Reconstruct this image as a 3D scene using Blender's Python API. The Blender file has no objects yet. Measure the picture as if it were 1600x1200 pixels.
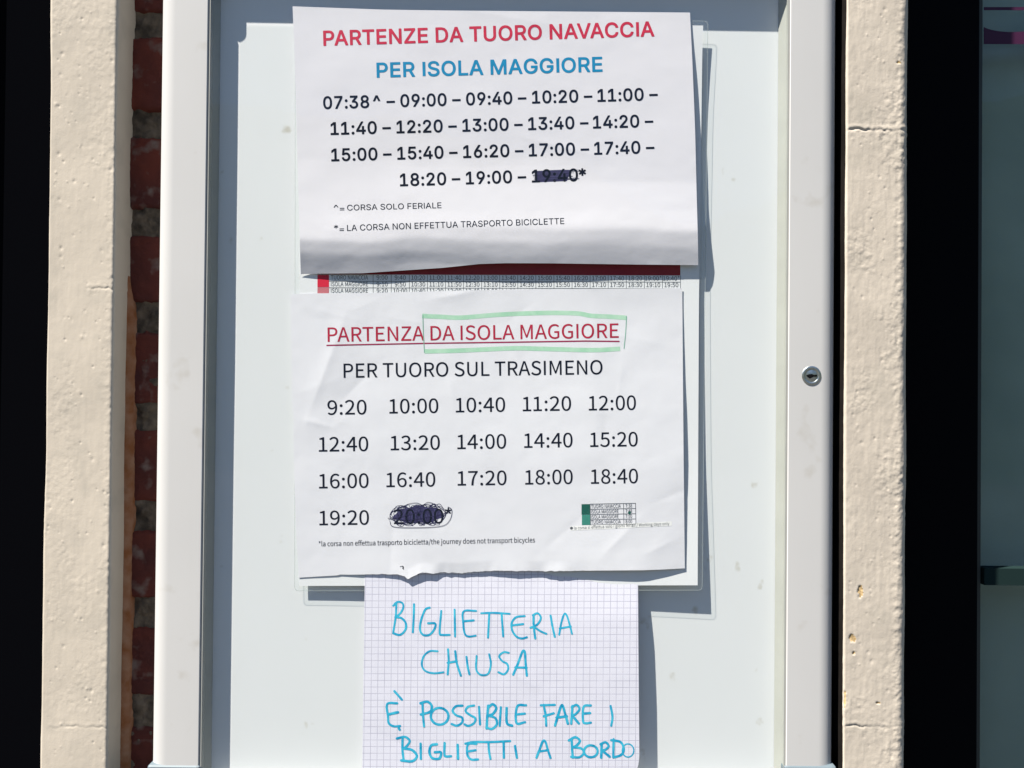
import bpy, bmesh, math, random
import numpy as np
from mathutils import Vector, Matrix

# ------------------------------------------------------------------ camera, light, exposure
scene = bpy.context.scene
COL = scene.collection
K = 0.00048                 # metres per photo pixel on the backing panel
F = 1350.0                  # focal length in photo pixels
DIST = F * K
ZC = 1.5                    # height of the picture centre above the pavement
PITCH, ROLL = math.radians(0.57), math.radians(0.525)
SUN = Vector((1.6, 1.0, -3.1)).normalized()      # direction the sunlight travels

cam_data = bpy.data.cameras.new('camera')
cam = bpy.data.objects.new('camera', cam_data)
COL.objects.link(cam)
cam_data.sensor_width = 36.0
cam_data.lens = 36.0 * F / 1600.0
cam_data.clip_start, cam_data.clip_end = 0.02, 1000.0
CROT = Matrix.Rotation(math.radians(90) + PITCH, 3, 'X') @ Matrix.Rotation(ROLL, 3, 'Z')
CLOC = Vector((0.0, -DIST, ZC - DIST * math.tan(PITCH)))
cam.matrix_world = Matrix.Translation(CLOC) @ CROT.to_4x4()
scene.camera = cam

world = bpy.data.worlds.new('World')
scene.world = world
world.use_nodes = True
wn = world.node_tree
sky = wn.nodes.new('ShaderNodeTexSky')
sky.sky_type = 'NISHITA'
sky.sun_disc = False
sky.sun_elevation = math.asin(-SUN.z)
sky.sun_rotation = math.atan2(-SUN.x, -SUN.y)
sky.air_density, sky.dust_density, sky.ozone_density = 1.0, 0.0, 6.0
wn.links.new(sky.outputs[0], wn.nodes['Background'].inputs[0])
wn.nodes['Background'].inputs[1].default_value = 0.05

sun_data = bpy.data.lights.new('sun', 'SUN')
sun_data.energy = 5.0
sun_data.angle = math.radians(0.53)
sun_data.color = (1.0, 0.925, 0.82)
sun = bpy.data.objects.new('sun', sun_data)
sun.rotation_euler = SUN.to_track_quat('-Z', 'Y').to_euler()
sun.location = (-2, -2, 5)
COL.objects.link(sun)

scene.view_settings.view_transform = 'Standard'
scene.view_settings.look = 'None'
scene.view_settings.gamma = 1.0
scene.view_settings.exposure = 1.32
scene.cycles.max_bounces = 8
scene.cycles.transparent_max_bounces = 16

# ------------------------------------------------------------------ helpers
MR = np.array(CROT)
CL = np.array(CLOC)

def P(px, py, h=0.0):
    """photo pixel -> point at height h (photo pixels towards the viewer) over the backing panel"""
    px, py, h = np.broadcast_arrays(np.asarray(px, float), np.asarray(py, float), np.asarray(h, float))
    d = np.stack([(px - 800) / F, -(py - 600) / F, -np.ones_like(px)], -1) @ MR.T
    y = -h * K
    t = (y - CL[1]) / d[..., 1]
    return CL + d * t[..., None]

def hash2(i, j, s):
    v = np.sin(i * 127.1 + j * 311.7 + s * 74.7) * 43758.5453
    return v - np.floor(v)

def vnoise(x, y, s=0):
    xi, yi = np.floor(x), np.floor(y)
    fx, fy = x - xi, y - yi
    fx, fy = fx * fx * fx * (fx * (fx * 6 - 15) + 10), fy * fy * fy * (fy * (fy * 6 - 15) + 10)
    a, b = hash2(xi, yi, s), hash2(xi + 1, yi, s)
    c, d = hash2(xi, yi + 1, s), hash2(xi + 1, yi + 1, s)
    return (a + (b - a) * fx) * (1 - fy) + (c + (d - c) * fx) * fy - 0.5

def fbm(x, y, s=0, o=4):
    t, a = 0, 1.0
    for i in range(o):
        t = t + a * vnoise(x * 2 ** i + 17.3 * i, y * 2 ** i - 9.1 * i, s + i)
        a *= 0.5
    return t

def tag(o, label=None, cat=None, group=None, kind=None):
    for k, v in (('label', label), ('category', cat), ('group', group), ('kind', kind)):
        if v:
            o[k] = v
    return o

def link(name, me, mats, parent=None, smooth=False):
    for m in (mats if isinstance(mats, (list, tuple)) else [mats]):
        me.materials.append(m)
    if smooth:
        me.polygons.foreach_set('use_smooth', [True] * len(me.polygons))
    o = bpy.data.objects.new(name, me)
    COL.objects.link(o)
    if parent:
        o.parent = parent
        o.matrix_parent_inverse = Matrix.Translation(-parent.location) if parent.type == 'EMPTY' else Matrix.Identity(4)
    return o

def empty(name, loc):
    o = bpy.data.objects.new(name, None)
    o.empty_display_size = 0.05
    o.location = loc
    COL.objects.link(o)
    return o

def mesh_np(name, V, Q):
    me = bpy.data.meshes.new(name)
    V = np.asarray(V, float).reshape(-1, 3)
    if isinstance(Q, np.ndarray):
        n, k = Q.shape
        me.vertices.add(len(V))
        me.vertices.foreach_set('co', V.ravel())
        me.loops.add(n * k)
        me.loops.foreach_set('vertex_index', Q.ravel().astype(np.int32))
        me.polygons.add(n)
        me.polygons.foreach_set('loop_start', np.arange(0, n * k, k, dtype=np.int32))
        me.polygons.foreach_set('loop_total', np.full(n, k, dtype=np.int32))
        me.update(calc_edges=True)
    else:
        me.from_pydata([tuple(v) for v in V], [], Q)
    me.validate()
    return me

def grid_quads(nr, nc, base=0, flip=False):
    i, j = np.meshgrid(np.arange(nr - 1), np.arange(nc - 1), indexing='ij')
    a = base + i * nc + j
    q = np.stack([a, a + nc, a + nc + 1, a + 1], -1).reshape(-1, 4)
    return q[:, ::-1] if flip else q

def boxes(name, bl, mats, parent=None, bevel=0.0, seg=2):
    """several boxes (x0,x1,y0,y1,z0,z1) as one mesh"""
    bm = bmesh.new()
    for x0, x1, y0, y1, z0, z1 in bl:
        r = bmesh.ops.create_cube(bm, size=1.0)
        for v in r['verts']:
            v.co = Vector(((x0 + x1) / 2 + v.co.x * (x1 - x0), (y0 + y1) / 2 + v.co.y * (y1 - y0), (z0 + z1) / 2 + v.co.z * (z1 - z0)))
    if bevel:
        bmesh.ops.bevel(bm, geom=list(bm.edges), offset=bevel, segments=seg, affect='EDGES', profile=0.6)
    me = bpy.data.meshes.new(name)
    bm.to_mesh(me)
    bm.free()
    return link(name, me, mats, parent)

def prism(name, loop_a, loop_b, mats, parent=None, smooth=False):
    """a closed solid between two equal outlines"""
    n = len(loop_a)
    V = list(loop_a) + list(loop_b)
    Fc = [tuple(range(n)), tuple(range(2 * n - 1, n - 1, -1))] + [(i, i + n, (i + 1) % n + n, (i + 1) % n) for i in range(n)]
    me = mesh_np(name, V, Fc)
    bm = bmesh.new(); bm.from_mesh(me); bmesh.ops.recalc_face_normals(bm, faces=bm.faces); bm.to_mesh(me); bm.free()
    return link(name, me, mats, parent, smooth)

# ------------------------------------------------------------------ materials
def mat(name, color, rough=0.6, spec=0.5, metal=0.0, var=0.0, vscale=40.0, bump=0.0, bscale=300.0, color2=None, coat=0.0):
    m = bpy.data.materials.new(name)
    m.use_nodes = True
    nt = m.node_tree
    b = nt.nodes['Principled BSDF']
    b.inputs['Base Color'].default_value = (*color, 1)
    b.inputs['Roughness'].default_value = rough
    b.inputs['Specular IOR Level'].default_value = spec
    b.inputs['Metallic'].default_value = metal
    b.inputs['Coat Weight'].default_value = coat
    tc = nt.nodes.new('ShaderNodeTexCoord')
    if var or color2:
        n = nt.nodes.new('ShaderNodeTexNoise')
        n.inputs['Scale'].default_value = vscale
        n.inputs['Detail'].default_value = 6
        nt.links.new(tc.outputs['Object'], n.inputs['Vector'])
        r = nt.nodes.new('ShaderNodeValToRGB')
        c2 = color2 or tuple(c * (1 - var) for c in color)
        r.color_ramp.elements[0].position, r.color_ramp.elements[1].position = 0.35, 0.65
        r.color_ramp.elements[0].color = (*c2, 1)
        r.color_ramp.elements[1].color = (*color, 1)
        nt.links.new(n.outputs['Fac'], r.inputs[0])
        nt.links.new(r.outputs[0], b.inputs['Base Color'])
    if bump:
        n2 = nt.nodes.new('ShaderNodeTexNoise')
        n2.inputs['Scale'].default_value = bscale
        n2.inputs['Detail'].default_value = 5
        nt.links.new(tc.outputs['Object'], n2.inputs['Vector'])
        bp = nt.nodes.new('ShaderNodeBump')
        bp.inputs['Strength'].default_value = 1.0
        bp.inputs['Distance'].default_value = bump
        nt.links.new(n2.outputs['Fac'], bp.inputs['Height'])
        nt.links.new(bp.outputs[0], b.inputs['Normal'])
    return m

def add_spots(m, color, scale, lo, hi, seed=0.0, mask_scale=None):
    """sparse specks / smudges: a thresholded noise mixed over the base colour"""
    nt = m.node_tree
    b = nt.nodes['Principled BSDF']
    src = b.inputs['Base Color'].links[0].from_socket if b.inputs['Base Color'].links else None
    tc = nt.nodes.new('ShaderNodeTexCoord')
    mp = nt.nodes.new('ShaderNodeMapping')
    mp.inputs['Location'].default_value = (seed, seed * 1.7, -seed)
    n = nt.nodes.new('ShaderNodeTexNoise')
    n.inputs['Scale'].default_value = scale
    n.inputs['Detail'].default_value = 3
    nt.links.new(tc.outputs['Object'], mp.inputs[0])
    nt.links.new(mp.outputs[0], n.inputs['Vector'])
    r = nt.nodes.new('ShaderNodeValToRGB')
    r.color_ramp.elements[0].position, r.color_ramp.elements[1].position = lo, hi
    nt.links.new(n.outputs['Fac'], r.inputs[0])
    mx = nt.nodes.new('ShaderNodeMix')
    mx.data_type = 'RGBA'
    if src:
        nt.links.new(src, mx.inputs[6])
    else:
        mx.inputs[6].default_value = b.inputs['Base Color'].default_value
    mx.inputs[7].default_value = (*color, 1)
    nt.links.new(r.outputs[0], mx.inputs[0])
    nt.links.new(mx.outputs[2], b.inputs['Base Color'])
    return m

def clear_mat(name, tint, fac_clear, rough=0.05, white=(0.8, 0.8, 0.8), gloss=True, refl=0.014):
    """clear sheet: mostly transparent, a little diffuse film, fresnel gloss"""
    m = bpy.data.materials.new(name)
    m.use_nodes = True
    nt = m.node_tree
    nt.nodes.remove(nt.nodes['Principled BSDF'])
    out = nt.nodes['Material Output']
    tr = nt.nodes.new('ShaderNodeBsdfTransparent')
    tr.inputs[0].default_value = (*tint, 1)
    df = nt.nodes.new('ShaderNodeBsdfDiffuse')
    df.inputs[0].default_value = (*white, 1)
    m1 = nt.nodes.new('ShaderNodeMixShader')
    m1.inputs[0].default_value = 1 - fac_clear
    nt.links.new(tr.outputs[0], m1.inputs[1])
    nt.links.new(df.outputs[0], m1.inputs[2])
    last = m1
    if gloss:
        gl = nt.nodes.new('ShaderNodeBsdfGlossy')
        gl.inputs['Roughness'].default_value = rough
        lw = nt.nodes.new('ShaderNodeLayerWeight')
        lw.inputs['Blend'].default_value = 0.5
        pw = nt.nodes.new('ShaderNodeMath'); pw.operation = 'POWER'
        pw.inputs[1].default_value = 5.0
        ma = nt.nodes.new('ShaderNodeMath'); ma.operation = 'MULTIPLY_ADD'
        ma.inputs[1].default_value, ma.inputs[2].default_value = 0.30, refl
        m2 = nt.nodes.new('ShaderNodeMixShader')
        nt.links.new(lw.outputs['Facing'], pw.inputs[0])
        nt.links.new(pw.outputs[0], ma.inputs[0])
        nt.links.new(ma.outputs[0], m2.inputs[0])
        nt.links.new(m1.outputs[0], m2.inputs[1])
        nt.links.new(gl.outputs[0], m2.inputs[2])
        last = m2
    nt.links.new(last.outputs[0], out.inputs[0])
    return m

M = {}
M['pavement'] = mat('pavement_asphalt', (0.055, 0.055, 0.056), 0.9, var=0.25, vscale=3, bump=0.002, bscale=60)
M['post_left'] = mat('cream_paint', (0.56, 0.505, 0.425), 0.75, spec=0.25, var=0.06, vscale=22, bump=0.00006, bscale=900)
M['post_right'] = mat('weathered_cream_paint', (0.56, 0.505, 0.43), 0.75, spec=0.25, var=0.10, vscale=28, bump=0.00008, bscale=900)
for _k, _sd in (('post_left', 4.0), ('post_right', 7.0)):
    add_spots(M[_k], (0.47, 0.43, 0.365), 42, 0.52, 0.78, _sd)
M['chip'] = mat('bare_ochre_render', (0.66, 0.48, 0.25), 0.9, spec=0.1, var=0.55, vscale=400)
M['side'] = mat('painted_shade_side', (0.012, 0.010, 0.009), 0.9, spec=0.1, var=0.4, vscale=60)  # near-black colour paints in the shade of the gap beside the case
M['bare'] = mat('bare_brown_edge', (0.24, 0.095, 0.040), 0.9, spec=0.1, color2=(0.32, 0.18, 0.115), vscale=90, bump=0.0002, bscale=400)
M['brick'] = add_spots(mat('red_brick', (0.135, 0.036, 0.026), 0.92, spec=0.15, color2=(0.075, 0.026, 0.024), vscale=25, bump=0.0005, bscale=500),
                       (0.17, 0.125, 0.11), 55, 0.56, 0.68, 3.0)
M['mortar'] = mat('grey_mortar', (0.17, 0.138, 0.105), 0.95, spec=0.1, color2=(0.06, 0.05, 0.04), vscale=90, bump=0.0008, bscale=500)
M['frame'] = mat('white_powder_coat', (0.545, 0.55, 0.55), 0.42, spec=0.4, var=0.03, vscale=9, bump=0.00001, bscale=1500)
add_spots(M['frame'], (0.44, 0.43, 0.40), 38, 0.62, 0.78, 2.0)
M['gasket'] = mat('grey_gasket', (0.36, 0.37, 0.35), 0.7, spec=0.3, var=0.08, vscale=30)
M['cap'] = mat('grey_plastic_cap', (0.13, 0.17, 0.20), 0.55, spec=0.4, bump=0.00002, bscale=800)
M['backing'] = add_spots(mat('white_backing', (0.71, 0.73, 0.76), 0.6, spec=0.25, var=0.025, vscale=7, bump=0.00001, bscale=500),
                         (0.52, 0.51, 0.47), 60, 0.70, 0.80, 1.3)
M['steel'] = mat('lock_steel', (0.62, 0.65, 0.63), 0.34, metal=1.0, var=0.2, vscale=700)
M['black'] = mat('lock_slot_black', (0.004, 0.004, 0.005), 0.8, spec=0.1)
M['door'] = add_spots(mat('black_door_paint', (0.0022, 0.0024, 0.0034), 0.9, spec=0.0), (0.10, 0.10, 0.12), 260, 0.795, 0.82, 5.0)
M['winframe'] = add_spots(mat('black_window_frame', (0.0025, 0.0028, 0.004), 0.8, spec=0.05), (0.12, 0.12, 0.13), 300, 0.80, 0.82, 9.0)
M['paper_a'] = mat('white_copy_paper', (0.70, 0.685, 0.745), 0.85, spec=0.2, bump=0.00003, bscale=260)
M['paper_b'] = mat('wrinkled_copy_paper', (0.715, 0.715, 0.775), 0.85, spec=0.2, var=0.02, vscale=20, bump=0.00003, bscale=220)
M['poster'] = mat('laminated_poster', (0.74, 0.755, 0.79), 0.5, spec=0.3)
M['film'] = clear_mat('clear_laminate', (0.95, 0.97, 0.97), 0.955, 0.1, (0.75, 0.78, 0.78), gloss=False)
M['film_edge'] = clear_mat('laminate_edge', (0.8, 0.84, 0.84), 0.55, 0.1, (0.5, 0.55, 0.55), gloss=False)
M['glass'] = clear_mat('case_glass', (0.985, 0.995, 0.99), 1.0, 0.0)
M['red_ink'] = mat('red_ink', (0.60, 0.022, 0.068), 0.7, spec=0.2, var=0.2, vscale=300)
M['blue_ink'] = mat('blue_ink', (0.0, 0.235, 0.47), 0.7, spec=0.2, var=0.12, vscale=300)
M['black_ink'] = mat('black_toner', (0.008, 0.012, 0.026), 0.8, spec=0.05)
M['dark_ink'] = mat('thin_toner', (0.010, 0.015, 0.032), 0.8, spec=0.05)
M['crimson_ink'] = mat('crimson_ink', (0.46, 0.018, 0.06), 0.7, spec=0.2, var=0.25, vscale=300)
M['underline'] = mat('underline_ink', (0.30, 0.012, 0.07), 0.7, spec=0.2)
M['green_marker'] = mat('green_highlighter', (0.34, 0.60, 0.44), 0.8, spec=0.2, color2=(0.44, 0.66, 0.52), vscale=150)
M['green_line'] = mat('green_pen_line', (0.20, 0.42, 0.32), 0.8, spec=0.2)
M['biro'] = mat('dark_blue_biro', (0.020, 0.019, 0.070), 0.5, spec=0.3)
M['biro_wash'] = mat('biro_wash', (0.05, 0.048, 0.14), 0.6, spec=0.3, var=0.3, vscale=500)
M['cyan_pen'] = mat('cyan_felt_pen', (0.05, 0.50, 0.70), 0.8, spec=0.2, color2=(0.0, 0.30, 0.54), vscale=190)
M['maroon'] = mat('maroon_band', (0.25, 0.004, 0.022), 0.6, spec=0.3)
M['table_red'] = mat('table_red', (0.62, 0.01, 0.045), 0.6, spec=0.3)
M['table_pink'] = mat('table_pink', (0.52, 0.16, 0.19), 0.6, spec=0.3)
M['grey_ink'] = mat('fine_grey_print', (0.10, 0.11, 0.13), 0.6, spec=0.2)
M['pale_red_ink'] = mat('pale_red_print', (0.42, 0.06, 0.08), 0.6, spec=0.2)
M['green_dark'] = mat('table_dark_green', (0.01, 0.10, 0.08), 0.6, spec=0.2)
M['green_mid'] = mat('table_mid_green', (0.04, 0.22, 0.18), 0.6, spec=0.2)
M['white_strip'] = mat('white_correction_strip', (0.80, 0.80, 0.81), 0.8, spec=0.2)
M['room'] = mat('dim_interior', (0.36, 0.42, 0.42), 0.9, spec=0.1, var=0.35, vscale=6)
M['bar'] = mat('dark_green_bar', (0.012, 0.026, 0.026), 0.9, spec=0.05)
M['purple'] = mat('maroon_vinyl', (0.050, 0.010, 0.040), 0.5, spec=0.3)
M['panel'] = mat('window_panel', (0.05, 0.062, 0.06), 0.6, spec=0.4, var=0.3, vscale=9)
M['reflection_sheet'] = mat('reflection_tone', (0.33, 0.37, 0.335), 0.9, spec=0.1, color2=(0.42, 0.46, 0.42), vscale=9)  # grey-green tone stands in for blurry reflections in the window glass
M['wglass'] = clear_mat('window_glass', (0.88, 0.93, 0.92), 1.0, 0.0)

# squared paper: grid ruled in the sheet's own millimetre-like units (UV)
def squared_paper():
    m = mat('squared_notepaper', (0.73, 0.72, 0.83), 0.85, spec=0.2, bump=0.00003, bscale=260)
    nt = m.node_tree
    b = nt.nodes['Principled BSDF']
    uv = nt.nodes.new('ShaderNodeTexCoord')
    sp = nt.nodes.new('ShaderNodeSeparateXYZ')
    nt.links.new(uv.outputs['UV'], sp.inputs[0])
    def mth(op, a, v=None, v2=None):
        n = nt.nodes.new('ShaderNodeMath'); n.operation = op
        nt.links.new(a, n.inputs[0])
        if v is not None:
            if isinstance(v, float): n.inputs[1].default_value = v
            else: nt.links.new(v, n.inputs[1])
        return n.outputs[0]
    acc = None
    for ax in (0, 1):
        fr = mth('FRACT', sp.outputs[ax])
        ln = mth('LESS_THAN', fr, 0.085)
        acc = ln if acc is None else mth('MAXIMUM', acc, ln)
    no = nt.nodes.new('ShaderNodeTexNoise'); no.inputs['Scale'].default_value = 0.35
    nt.links.new(uv.outputs['UV'], no.inputs['Vector'])
    st = mth('MULTIPLY', acc, mth('MULTIPLY', no.outputs['Fac'], 1.7))
    mx = nt.nodes.new('ShaderNodeMix'); mx.data_type = 'RGBA'
    mx.inputs[6].default_value = (0.73, 0.72, 0.83, 1)
    mx.inputs[7].default_value = (0.44, 0.43, 0.55, 1)
    nt.links.new(st, mx.inputs[0])
    nt.links.new(mx.outputs[2], b.inputs['Base Color'])
    return m
M['squared'] = squared_paper()

# ------------------------------------------------------------------ setting: pavement
me = mesh_np('pavement', [(-150, -150, 0), (150, -150, 0), (150, 150, 0), (-150, 150, 0)], [(0, 1, 2, 3)])
tag(link('pavement', me, M['pavement']), kind='structure')

# unseen slope added to block pale horizon sky (mirrored in window and case glass)
M['sky_blocker'] = mat('sky_blocker_green', (0.045, 0.062, 0.035), 0.95, spec=0.1, color2=(0.02, 0.032, 0.02), vscale=0.6)
def sky_blocker():
    th = np.linspace(math.radians(185), math.radians(355), 90)
    rr = np.array([16, 18, 22, 28, 38, 60.0])
    T, Rr = np.meshgrid(th, rr)
    Zz = np.interp(Rr, rr, [0.004, 2.6, 5.2, 8.5, 13, 20]) * (0.8 + 0.5 * fbm(T * 5, Rr / 9, 41, 3)) 
    Zz[0] = -0.2
    V = np.stack([Rr * np.cos(T), Rr * np.sin(T), Zz], -1)
    me = mesh_np('sky_blocker_slope', V.reshape(-1, 3), grid_quads(len(rr), len(th), flip=True))
    tag(link('sky_blocker_slope', me, M['sky_blocker']), kind='structure')
sky_blocker()

WALL_Y = 0.0115                       # face of the brickwork
POST_H = 29.0                         # post faces stand this far (px) before the panel
ZLO, ZHI = ZC - 0.335, ZC + 0.335     # what the picture spans
TOP = 2.6

def zrows(step):
    return np.concatenate([np.linspace(0, ZLO - 0.01, 12), np.arange(ZLO, ZHI, step), np.linspace(ZHI + 0.01, TOP, 12)])

# ------------------------------------------------------------------ brick pier
xl_pier, xr_pier = P(70, 600, POST_H)[0] + 0.004, P(1421, 600, POST_H)[0] - 0.004
def brick_pier():
    g0, g1 = P(150, 600, -24)[0], P(275, 600, -24)[0]
    zs = zrows(0.0013)
    xs = np.concatenate([np.linspace(xl_pier, g0 - 0.002, 4), np.arange(g0, g1, 0.0013), np.linspace(g1 + 0.002, xr_pier, 20)])
    X, Z = np.meshgrid(xs, zs)
    Y = WALL_Y + 0.0032 + 0.0030 * fbm(X * 160, Z * 160, 5, 4) + 0.002 * vnoise(X * 40, Z * 40, 8)
    V = [np.stack([X, Y, Z], -1).reshape(-1, 3)]
    Q = [grid_quads(len(zs), len(xs), flip=True)]
    nb = X.size
    back = [(xl_pier, Y.max() + .001, 0), (xr_pier, Y.max() + .001, 0), (xr_pier, 0.16, 0), (xl_pier, 0.16, 0)]
    V.append(np.array(back + [(a, b, TOP) for a, b, c in back]))
    Q.append(np.array([[0, 1, 5, 4], [1, 2, 6, 5], [2, 3, 7, 6], [3, 0, 4, 7], [4, 5, 6, 7], [3, 2, 1, 0]]) + nb)
    nb += 8
    midx = [np.ones(len(Q[0]) + 6, int)]
    pitch = P(220, 192, -24)[2] - P(220, 345, -24)[2]
    zref = P(220, 192, -24)[2]        # centre of a bed joint
    rng = random.Random(4)
    n0 = int(zref / pitch) + 1
    for c in range(-n0, int((TOP - zref) / pitch) + 1):
        z0 = zref + c * pitch + 0.0092 + rng.uniform(-.002, .002)
        z1 = zref + (c + 1) * pitch - 0.0092 + rng.uniform(-.002, .002)
        if z0 < 0.0 or z1 > TOP:
            continue
        x = xl_pier + 0.002 - (0.13 if c % 2 else 0.0)
        first = True
        while x < xr_pier - 0.02:
            xe = min(x + 0.245, xr_pier - 0.002)
            xs0 = max(x, xl_pier + 0.002)
            near = z1 > ZLO and z0 < ZHI and xs0 < g1 and xe > g0
            st = 0.0016 if near else 0.02
            nx, nz = max(3, int((xe - xs0) / st)), max(3, int((z1 - z0) / st))
            u, v = np.meshgrid(np.linspace(0, 1, nx), np.linspace(0, 1, nz))
            bx, bz = xs0 + u * (xe - xs0), z0 + v * (z1 - z0)
            e = np.minimum(np.minimum(u * (xe - xs0), (1 - u) * (xe - xs0)), np.minimum(v * (z1 - z0), (1 - v) * (z1 - z0)))
            edge = 0.0015 * fbm(bx * 150, bz * 150, 31 + c, 3)
            by = WALL_Y + 0.010 * np.clip(1 - (e + edge) / 0.004, 0, 1) ** 2 + 0.0011 * fbm(bx * 200, bz * 200, 11, 4) + rng.uniform(0, .002)
            bz = bz + edge * (np.abs(v - .5) > .45)
            V.append(np.stack([bx, by, bz], -1).reshape(-1, 3))
            q = grid_quads(nz, nx, nb, flip=True)
            Q.append(q); midx.append(np.zeros(len(q), int)); nb += bx.size
            x += 0.257
    me = mesh_np('brick_pier', np.concatenate(V), np.concatenate(Q))
    o = link('brick_pier', me, [M['brick'], M['mortar']], smooth=False)
    me.polygons.foreach_set('material_index', np.concatenate(midx)[:len(me.polygons)].astype(np.int32))
    tag(o, 'dark red brick pier with rough grey mortar, shaded behind the notice case', 'brick wall')
brick_pier()

# ------------------------------------------------------------------ the two painted posts
def post(name, pxl, pxr, rl, rr, mats, seed, rough_amp, pits, cracks, chips, label, shade_side=False):
    """a tall post: front face between two photo columns, rounded corners, hand-painted surface"""
    xa, xb = P(pxl, 600, POST_H)[0], P(pxr, 600, POST_H)[0]
    yf, yb = -POST_H * K, WALL_Y + 0.03
    prof = []
    st = 0.0006
    for t in np.arange(0, yb - (yf + rl), st * 2.0): prof.append((xa, yb - t))
    for a in np.linspace(0, math.pi / 2, max(4, int(rl * 1.6 / st))): prof.append((xa + rl - rl * math.cos(a), yf + rl - rl * math.sin(a)))
    for t in np.arange(st, xb - xa - rl - rr, st): prof.append((xa + rl + t, yf))
    for a in np.linspace(0, math.pi / 2, max(4, int(rr * 1.6 / st))): prof.append((xb - rr + rr * math.sin(a), yf + rr - rr * math.cos(a)))
    for t in np.arange(st, yb - (yf + rr), st * 1.3): prof.append((xb, yf + rr + t))
    pp = [prof[0]]
    for q in prof[1:]:
        if math.dist(q, pp[-1]) > st * 0.35:
            pp.append(q)
    prof = np.array(pp)
    d = np.gradient(prof, axis=0)
    nrm = np.stack([-d[:, 1], d[:, 0]], -1)
    nrm /= np.linalg.norm(nrm, axis=1)[:, None]
    if nrm[len(nrm) // 2][1] > 0:
        nrm = -nrm
    s = np.concatenate([[0], np.cumsum(np.linalg.norm(np.diff(prof, axis=0), axis=1))])
    zs = zrows(0.00065)
    S, Z = np.meshgrid(s, zs)
    H = 0.0011 * fbm(S * 14, Z * 9, seed, 3)
    H += rough_amp * fbm(S * 260, Z * 190, seed + 5, 4)
    H += rough_amp * 0.8 * fbm(S * 420, Z * 60, seed + 7, 3)
    patch = np.clip(fbm(S * 45, Z * 30, seed + 3, 3) * 3, 0, 1)
    H += patch * rough_amp * 2.2 * fbm(S * 330, Z * 330, seed + 9, 3)
    corner = np.exp(-((S - np.interp(xb - rr, prof[:, 0][len(prof) // 4:-len(prof) // 4], s[len(prof) // 4:-len(prof) // 4])) / 0.004) ** 2)
    H += corner * rough_amp * 3.0 * fbm(S * 300, Z * 300, seed + 13, 3)
    rng = random.Random(seed)
    def s_of(px): return float(np.interp(P(px, 600, POST_H)[0], prof[:, 0][len(prof) // 5:-len(prof) // 4], s[len(prof) // 5:-len(prof) // 4]))
    for _ in range(pits):
        cs, cz = rng.uniform(s_of(pxl + 6), s_of(pxr - 2)), rng.uniform(ZLO, ZHI)
        r = rng.choice([0.0005, 0.0006, 0.0007, 0.0008, 0.0012]); dp = rng.uniform(0.00008, 0.00036) * (1 if rng.random() < .75 else -0.8)
        w = (np.abs(zs - cz) < 4 * r)
        sub = np.ix_(w, np.abs(s - cs) < 5 * r)
        H[sub] -= dp * np.exp(-(((S[sub] - cs) / r) ** 2 + ((Z[sub] - cz) / (r * 1.2)) ** 2))
    mi = np.zeros(S.shape, int)
    for py, x0, x1, dp in cracks:
        cz = P(0.5 * (x0 + x1), py, POST_H)[2]
        line = cz + 0.0026 * fbm(S * 60, S * 0 + seed, seed + 21, 3) + 0.0016 * vnoise(S * 420, S * 0, seed + 23)
        fade = np.clip((S - s_of(x0)) / 0.004, 0, 1) * np.clip((s_of(x1) + 0.012 - S) / 0.004, 0, 1)
        H -= dp * fade * np.exp(-((Z - line) / 0.00062) ** 2) * (0.2 + 1.1 * np.clip(vnoise(S * 130, S * 0, seed + 4) * 2 + .35, 0, 1))
        H += dp * 0.35 * fade * np.exp(-((Z - line - 0.0022) / 0.0014) ** 2)
        H += dp * 0.5 * fade * fbm(S * 300, Z * 300, seed + 2, 3) * np.exp(-((Z - line) / 0.006) ** 2)
    for cx, cy, rx, ry in chips:
        cs, cz = s_of(cx), P(cx, cy, POST_H)[2]
        dd = ((S - cs) / (rx * K)) ** 2 + ((Z - cz) / (ry * K)) ** 2 + 1.1 * fbm(S * 420, Z * 420, seed + 8, 2)
        H -= 0.0006 * np.clip(1.2 - dd, 0, 1) ** .5
        mi[dd < 1.0] = 1
    if shade_side:
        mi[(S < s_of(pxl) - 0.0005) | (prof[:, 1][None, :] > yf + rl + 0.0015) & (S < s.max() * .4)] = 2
    vis = np.clip((Z - ZLO + .03) / .03, 0, 1) * np.clip((ZHI + .03 - Z) / .03, 0, 1)
    H *= vis
    V = np.stack([prof[:, 0] + nrm[:, 0] * H, prof[:, 1] + nrm[:, 1] * H, Z], -1)
    nr, nc = S.shape
    q = grid_quads(nr, nc, flip=True)
    back = np.array([[i * nc + nc - 1, i * nc, (i + 1) * nc, (i + 1) * nc + nc - 1] for i in range(nr - 1)])[:, ::-1]
    me = mesh_np(name, V.reshape(-1, 3), np.concatenate([q, back]))
    m2 = np.concatenate([mi[:-1, :-1].ravel(), np.zeros(len(back), int)])
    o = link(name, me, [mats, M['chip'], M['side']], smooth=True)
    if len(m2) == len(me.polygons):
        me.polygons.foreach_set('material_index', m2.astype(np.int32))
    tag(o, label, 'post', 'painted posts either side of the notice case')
    return o, xa, xb

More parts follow.
